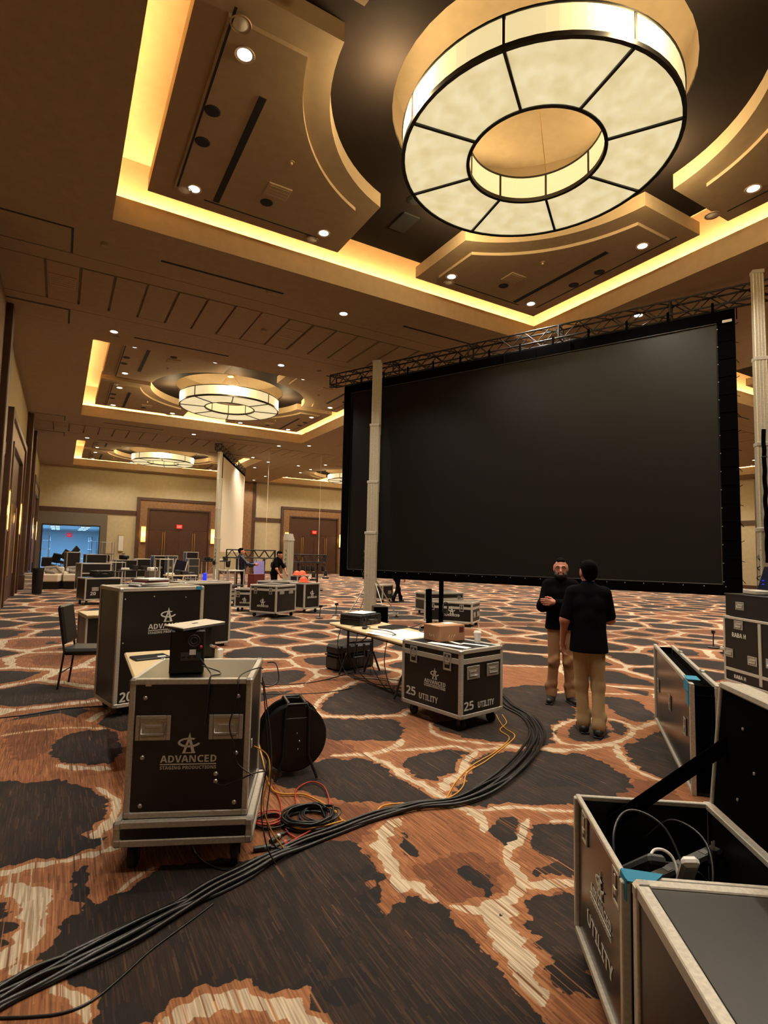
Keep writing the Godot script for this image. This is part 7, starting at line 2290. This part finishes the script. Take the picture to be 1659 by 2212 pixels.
	for e in [-1.0, 1.0]: bpart(mo, "frame_side", M.sofa_white, lean * Vector3(e * 0.29, 0.0, 0) + Vector3(0, 0.75, 0), Vector3(0.05, 1.0, 0.07), 0.01, lean)
	part(mo, "stand", MB.new().bar(Vector3(0.1, 0.3, 0), Vector3(0.3, 0.0, -0.2), 0.02, 6).bar(Vector3(-0.1, 0.3, 0), Vector3(-0.1, 0.0, 0.15), 0.02, 6).mesh(), M.steel_dark)
	var gb := fl(441, 1272)
	var gl := thing("led_lamp", "small lamp glowing bright blue among the cases", "lamp", gb)
	part(gl, "stem", MB.new().bar(Vector3.ZERO, Vector3(0, 0.4, 0), 0.03, 8).mesh(), M.steel_dark)
	bpart(gl, "blue_light", M.blue_glow, Vector3(0, 0.55, 0), Vector3(0.16, 0.36, 0.12), 0.03)
	light_omni("blue_lamp", gb + Vector3(0, 0.55, 0.16), Color(0.15, 0.25, 1.0), 0.12, 0.08)
	frame_cart("open silver framed cart beside the stagehand in navy", 497, 1306, 42, 1230, 14, 3, M.aluminium)
	for k in 3:
		var p := fl(497, 1306)
		var e := thing("equipment_box", ["flat grey mixer box on the bottom shelf of the open cart", "grey amplifier on the bottom box of the open cart", "black patch box topping the stack in the open cart"][k], "equipment", p + Vector3(0, 0.16 + 0.14 * k, 0), 0.25)
		bpart(e, "housing", M.plastic_grey if k < 2 else M.plastic_black, Vector3(0, 0.06, 0), Vector3(0.5, 0.12, 0.42), 0.01)
		bpart(e, "face_plate", M.aluminium, Vector3(0, 0.06, 0.212), Vector3(0.46, 0.1, 0.006), 0.002)
	frame_cart("pale metal framed stand with dark gear left of the stagehand in navy", 352, 1276, 30, 1206, 10, 2, M.aluminium)
	# lying trusses on tall stands beyond the stagehands
	for q in [[535, 1278, 486, 592, 1186, 1204], [664, 1276, 627, 702, 1194, 1214]]:
		var A := fl(q[2], q[1])
		var B := fl(q[3], q[1])
		var y0 := hg(A, q[2], q[5])
		var dir := (B - A)
		dir.y = 0
		var bs := Basis(dir.normalized(), Vector3.UP, dir.normalized().cross(Vector3.UP))
		var left: bool = q[2] < 600
		truss("lighting_truss", "black truss lying on stands behind the stagehand in navy" if left else "black truss lying on stands in front of the far doors", Transform3D(bs, A + Vector3(0, y0, 0)), dir.length(), 0.34, 9)
		for k in 2:
			var p: Vector3 = A.lerp(B, 0.22 + 0.56 * k)
			var st := thing("truss_stand", "black stand carrying the truss behind the stagehand in navy" if left else "black stand carrying the truss in front of the far doors", "stand", p - bs.z * 0.17, 0.0, "stands under the lying trusses")
			bpart(st, "column", M.truss_black, Vector3(0, (y0 - 0.04) / 2, 0), Vector3(0.08, y0 - 0.04, 0.08), 0.01)
			bpart(st, "foot", M.truss_black, Vector3(0, 0.03, 0), Vector3(0.36, 0.06, 0.6), 0.01)
			bpart(st, "head_plate", M.truss_black, Vector3(0, y0 - 0.045, 0), Vector3(0.16, 0.02, 0.4), 0.005)
		for k in 5:
			var p: Vector3 = A.lerp(B, ([0.04, 0.40, 0.5, 0.60, 0.96] if left else [0.05, 0.36, 0.5, 0.64, 0.95])[k]) - bs.z * 0.17
			var e := thing("moving_light", "small black stage lamp hanging under the " + ("truss behind the stagehand in navy" if left else "truss in front of the far doors"), "stage lamp", p + Vector3(0, y0 - 0.42, 0), 0.3 * k, "stage lamps under the lying trusses")
			part(e, "yoke", MB.new().tube([Vector3(-0.09, 0.12, 0), Vector3(-0.09, 0.36, 0), Vector3(0.09, 0.36, 0), Vector3(0.09, 0.12, 0)], 0.012, 5).mesh(), M.truss_black)
			part(e, "head", MB.new().lathe([Vector2(0, -0.02), Vector2(0.08, 0.0), Vector2(0.1, 0.1), Vector2(0.08, 0.24), Vector2(0, 0.26)], 14).mesh(), M.plastic_black)
			part(e, "lens", MB.new().lathe([Vector2(0, -0.025), Vector2(0.075, -0.005)], 14).mesh(), M.lamp_off)
	for q in [[677, 1254], [655, 1252], [703, 1250], [640, 1262]]:
		var p := fl(q[0], q[1])
		var e := thing("moving_light", "black stage lamp standing on the carpet beyond the orange hats", "stage lamp", p, 0.4, "stage lamps standing on the carpet")
		part(e, "base", MB.new().cbox(Vector3(0, 0.06, 0), Vector3(0.36, 0.12, 0.36), 0.03).mesh(), M.plastic_black)
		part(e, "yoke", MB.new().tube([Vector3(-0.15, 0.12, 0), Vector3(-0.16, 0.42, 0), Vector3(0.16, 0.42, 0), Vector3(0.15, 0.12, 0)], 0.025, 6).mesh(), M.plastic_black)
		part(e, "head", MB.new().lathe([Vector2(0, 0.18), Vector2(0.11, 0.2), Vector2(0.13, 0.34), Vector2(0.1, 0.55), Vector2(0, 0.58)], 16).mesh(), M.plastic_black)
	var rt := far_case("dark red trunk between the two stagehands", 552, 1282, 28, 1240, 20, {"mat": M.trunk_red, "top": M.trunk_red, "wheel": 0.05, "name": "trunk", "cat": "trunk", "trim": M.trunk_red})
	var lv := thing("plastic_sheet", "crumpled lavender plastic sheet standing on the dark red trunk", "sheet", rt.position + Vector3(0.1, hg(rt.position, 552, 1240), 0), 0.4)
	var sm := MB.new()
	for k in 14:
		var x := -0.26 + k * 0.04
		sm.quad(Vector3(x, 0, 0.05 * (k % 2)), Vector3(x + 0.04, 0, 0.05 * ((k + 1) % 2)), Vector3(x + 0.04, 0.58 - 0.04 * (k % 3), 0.05 * ((k + 1) % 2) - 0.03), Vector3(x, 0.58 - 0.04 * ((k + 2) % 3), 0.05 * (k % 2) - 0.03), Vector3(0.5 if k % 2 else -0.5, 0, 1).normalized())
	part(lv, "sheet", sm.mesh(), M.lavender)
	for e in [-1.0, 1.0]: part(lv, "support", MB.new().bar(Vector3(e * 0.26, 0, -0.06), Vector3(e * 0.26, 0.6, -0.06), 0.012, 5).mesh(), M.steel_dark)

# ------------------------------------------------------------------ cables on the carpet
func px_cable(label: String, list: Array, m: Material, r: float, group := "", lift := 0.0) -> void:
	var pts := []
	for i in range(0, list.size(), 2):
		var p := fl(list[i], list[i + 1])
		p.y = r + lift
		pts.append(p)
	var o := thing("floor_cable", label, "cable", Vector3.ZERO, 0.0, group)
	part(o, "sheath", MB.new().tube(smooth(pts, 8), r, 6).mesh(), m)

func coil(label: String, c: Vector3, r: float, turns: int, m: Material, cr: float, sd: int, squash := 1.0) -> void:
	var g := RandomNumberGenerator.new()
	g.seed = sd
	var pts := []
	for k in turns * 14:
		var a := TAU * k / 14.0
		var rr := r * (1.0 + 0.16 * sin(k * 0.37 + sd) + g.randf_range(-0.05, 0.05))
		pts.append(c + Vector3(cos(a) * rr, cr * (1.0 + 1.9 * (k / 14 % 4)) + g.randf_range(0, cr), sin(a) * rr * squash))
	var o := thing("coiled_cable", label, "cable", Vector3.ZERO)
	part(o, "sheath", MB.new().tube(smooth(pts, 2), cr, 5).mesh(), m)

func build_cables() -> void:
	# the thick bundle that crosses the carpet
	var line := [-60, 2200, 0, 2164, 81, 2121, 184, 2072, 282, 2023, 380, 1974, 461, 1931, 532, 1893, 586, 1860, 651, 1828, 722, 1801, 814, 1768, 900, 1746, 985, 1736, 1050, 1708, 1110, 1668, 1148, 1625, 1160, 1588, 1140, 1552, 1100, 1528, 1075, 1500]
	var mid := []
	for i in range(0, line.size(), 2): mid.append(fl(line[i], line[i + 1]))
	for k in 7:
		var o := thing("floor_cable", "black cable in the thick bundle crossing the carpet", "cable", Vector3.ZERO, 0.0, "cables of the thick bundle")
		var pts := []
		for i in mid.size():
			var d: Vector3 = (mid[mini(i + 1, mid.size() - 1)] - mid[maxi(i - 1, 0)]).normalized()
			var s := Vector3(d.z, 0, -d.x)
			var spread := 0.013
			if i < 5: spread = 0.020
			elif i > 13: spread = 0.022
			elif i in [8, 9]: spread = 0.010
			var off := (k - 3.0) * spread + 0.012 * sin(i * 1.3 + k * 2.1)
			pts.append(mid[i] + s * off + Vector3(0, 0.011 + 0.011 * float((k + i / 3) % 3), 0))
		part(o, "sheath", MB.new().tube(smooth(pts, 6), 0.0095 if k % 3 else 0.012, 7).mesh(), M.cable_grey if k == 1 else M.cable_black)
	px_cable("thin dark cable curving away below the thick bundle", [460, 1955, 400, 2000, 326, 2055, 260, 2115, 200, 2164, 136, 2191, 60, 2200, -40, 2203], M.cable_black, 0.005)
	px_cable("thin cable leaving the thick bundle towards the rack case", [530, 1882, 490, 1882, 450, 1870, 425, 1850, 415, 1830], M.cable_black, 0.005)
	# yellow and red lines round the rack case
	px_cable("yellow cable wandering from the utility case to the thick bundle", [1072, 1545, 1080, 1560, 1092, 1575, 1112, 1590, 1095, 1610, 1050, 1645, 1010, 1670, 1000, 1700, 975, 1722, 900, 1752], M.cable_yellow, 0.005)
	px_cable("second yellow cable beside the utility case", [1085, 1545, 1094, 1562, 1080, 1578, 1100, 1596, 1070, 1625, 1020, 1655, 985, 1690, 965, 1725], M.cable_yellow, 0.005)
	px_cable("yellow cable running from the rack case along the coil to the bundle", [556, 1600, 566, 1640, 590, 1712, 660, 1722, 720, 1755, 745, 1780, 800, 1772, 830, 1745, 900, 1740], M.cable_yellow, 0.006, "", 0.01)
	px_cable("orange cable looping over the carpet beside the coil", [600, 1840, 650, 1812, 700, 1780, 712, 1745, 700, 1705, 670, 1694, 640, 1712, 640, 1745], M.cable_red, 0.005, "", 0.012)
	px_cable("short orange cable by the rack case's tray", [590, 1700, 605, 1735, 610, 1770, 620, 1800, 640, 1815], M.cable_red, 0.005, "", 0.006)
	px_cable("second yellow cable curling round the small red coil", [606, 1765, 612, 1785, 650, 1800, 690, 1795, 740, 1782], M.cable_yellow, 0.005, "", 0.02)
	px_cable("long dark cable from the table to the reel", [560, 1480, 640, 1478, 700, 1470, 770, 1450, 800, 1440], M.cable_black, 0.006)
	px_cable("thin dark cable from the floor case towards the table", [540, 1500, 620, 1500, 700, 1497, 760, 1488], M.cable_black, 0.005)
	px_cable("dark cable on the carpet leading to the tall lettered case", [0, 1552, 60, 1545, 140, 1532, 240, 1525], M.cable_black, 0.006)
	coil("coil of thick black cable on the carpet beside the rack case", fl(663, 1775), 0.15, 9, M.cable_black, 0.008, 3, 0.9)
	coil("loose coil of thin grey cable beside the rack case", fl(690, 1768), 0.12, 4, M.cable_grey, 0.005, 5, 1.0)
	coil("small coil of red cable at the foot of the rack case", fl(582, 1776), 0.085, 4, M.cable_red, 0.005, 8, 0.9)
	coil("small coil of black cable round the red one", fl(584, 1780), 0.105, 3, M.cable_black, 0.005, 9, 0.9)
	for q in [[598, 1815, 0.6, "black cable connector with a silver ring lying by the bundle", "steel"], [612, 1828, 0.2, "black cable connector with a red ring lying by the bundle", "cable_red"], [570, 1838, -0.2, "black cable connector lying under the rack case's edge", "plastic_grey"]]:
		var p := fl(q[0], q[1])
		var o := thing("cable_connector", q[3], "connector", p + Vector3(0, 0.016, 0), q[2])
		part(o, "barrel", MB.new().bar(Vector3(-0.06, 0, 0), Vector3(0.04, 0, 0), 0.016, 10).mesh(), M.plastic_black)
		part(o, "ring", MB.new().bar(Vector3(0.0, 0, 0), Vector3(0.018, 0, 0), 0.0175, 10).mesh(), M[q[4]])
		part(o, "tail", MB.new().bar(Vector3(0.04, -0.004, 0), Vector3(0.1, -0.006, 0.01), 0.008, 6).mesh(), M.cable_black)
	# cables that hang over the rack case
	var t := case_at(Vector3(0.38, 0, -3.37), Vector3(0.98, 0, -3.11), 0.6)
	var ov := [[[0.02, 1.10, 0.2, 0.08, 1.03, 0.22, 0.10, 1.02, 0.29, 0.095, 0.97, 0.325, 0.09, 0.85, 0.318, 0.08, 0.76, 0.312], "cable_grey", "grey cable hanging from the computer over the rack case's front"],
		[[0.03, 1.06, 0.2, 0.12, 1.02, 0.16, 0.14, 1.02, 0.24, 0.10, 1.02, 0.30, 0.10, 0.96, 0.325, 0.095, 0.88, 0.315], "cable_black", "black cable looping from the computer over the rack case's edge"],
		[[0.36, 1.0, 0.0, 0.34, 1.03, 0.12, 0.26, 1.02, 0.28, 0.255, 0.95, 0.335, 0.24, 0.86, 0.33, 0.22, 0.76, 0.34, 0.25, 0.66, 0.345, 0.27, 0.56, 0.34, 0.36, 0.50, 0.36], "cable_black", "black cable running down the right part of the rack case's front"],
		[[0.38, 1.02, -0.1, 0.44, 1.03, 0.0, 0.46, 0.94, 0.06, 0.40, 0.92, 0.12, 0.37, 0.96, 0.2], "cable_black", "black cable loop sticking out at the rack case's top right"],
		[[0.36, 0.95, 0.0, 0.40, 0.7, 0.1, 0.42, 0.5, 0.15, 0.40, 0.3, 0.25, 0.44, 0.12, 0.32, 0.5, 0.02, 0.35], "cable_black", "black cable hanging down the right side of the rack case"],
		[[0.36, 0.9, -0.1, 0.42, 0.6, 0.0, 0.44, 0.4, 0.1, 0.43, 0.2, 0.2, 0.48, 0.06, 0.22, 0.56, 0.015, 0.2], "cable_grey", "grey cable hanging beside the rack case down to the coil"],
		[[0.35, 0.62, 0.25, 0.42, 0.55, 0.2, 0.44, 0.46, 0.24, 0.41, 0.3, 0.24, 0.46, 0.14, 0.22, 0.54, 0.02, 0.2], "cable_yellow", "yellow cable hanging at the rack case's right edge"],
		[[0.15, 0.45, 0.32, 0.2, 0.44, 0.335, 0.28, 0.47, 0.34, 0.36, 0.5, 0.33, 0.42, 0.48, 0.25], "cable_black", "short black cable clipped low across the rack case's front"]]
	for q in ov:
		var pts := []
		for i in range(0, q[0].size(), 3): pts.append(t * Vector3(q[0][i], q[0][i + 1], q[0][i + 2]))
		var o := thing("hanging_cable", q[2], "cable")
		part(o, "sheath", MB.new().tube(smooth(pts, 8), 0.004, 6).mesh(), M[q[1]])
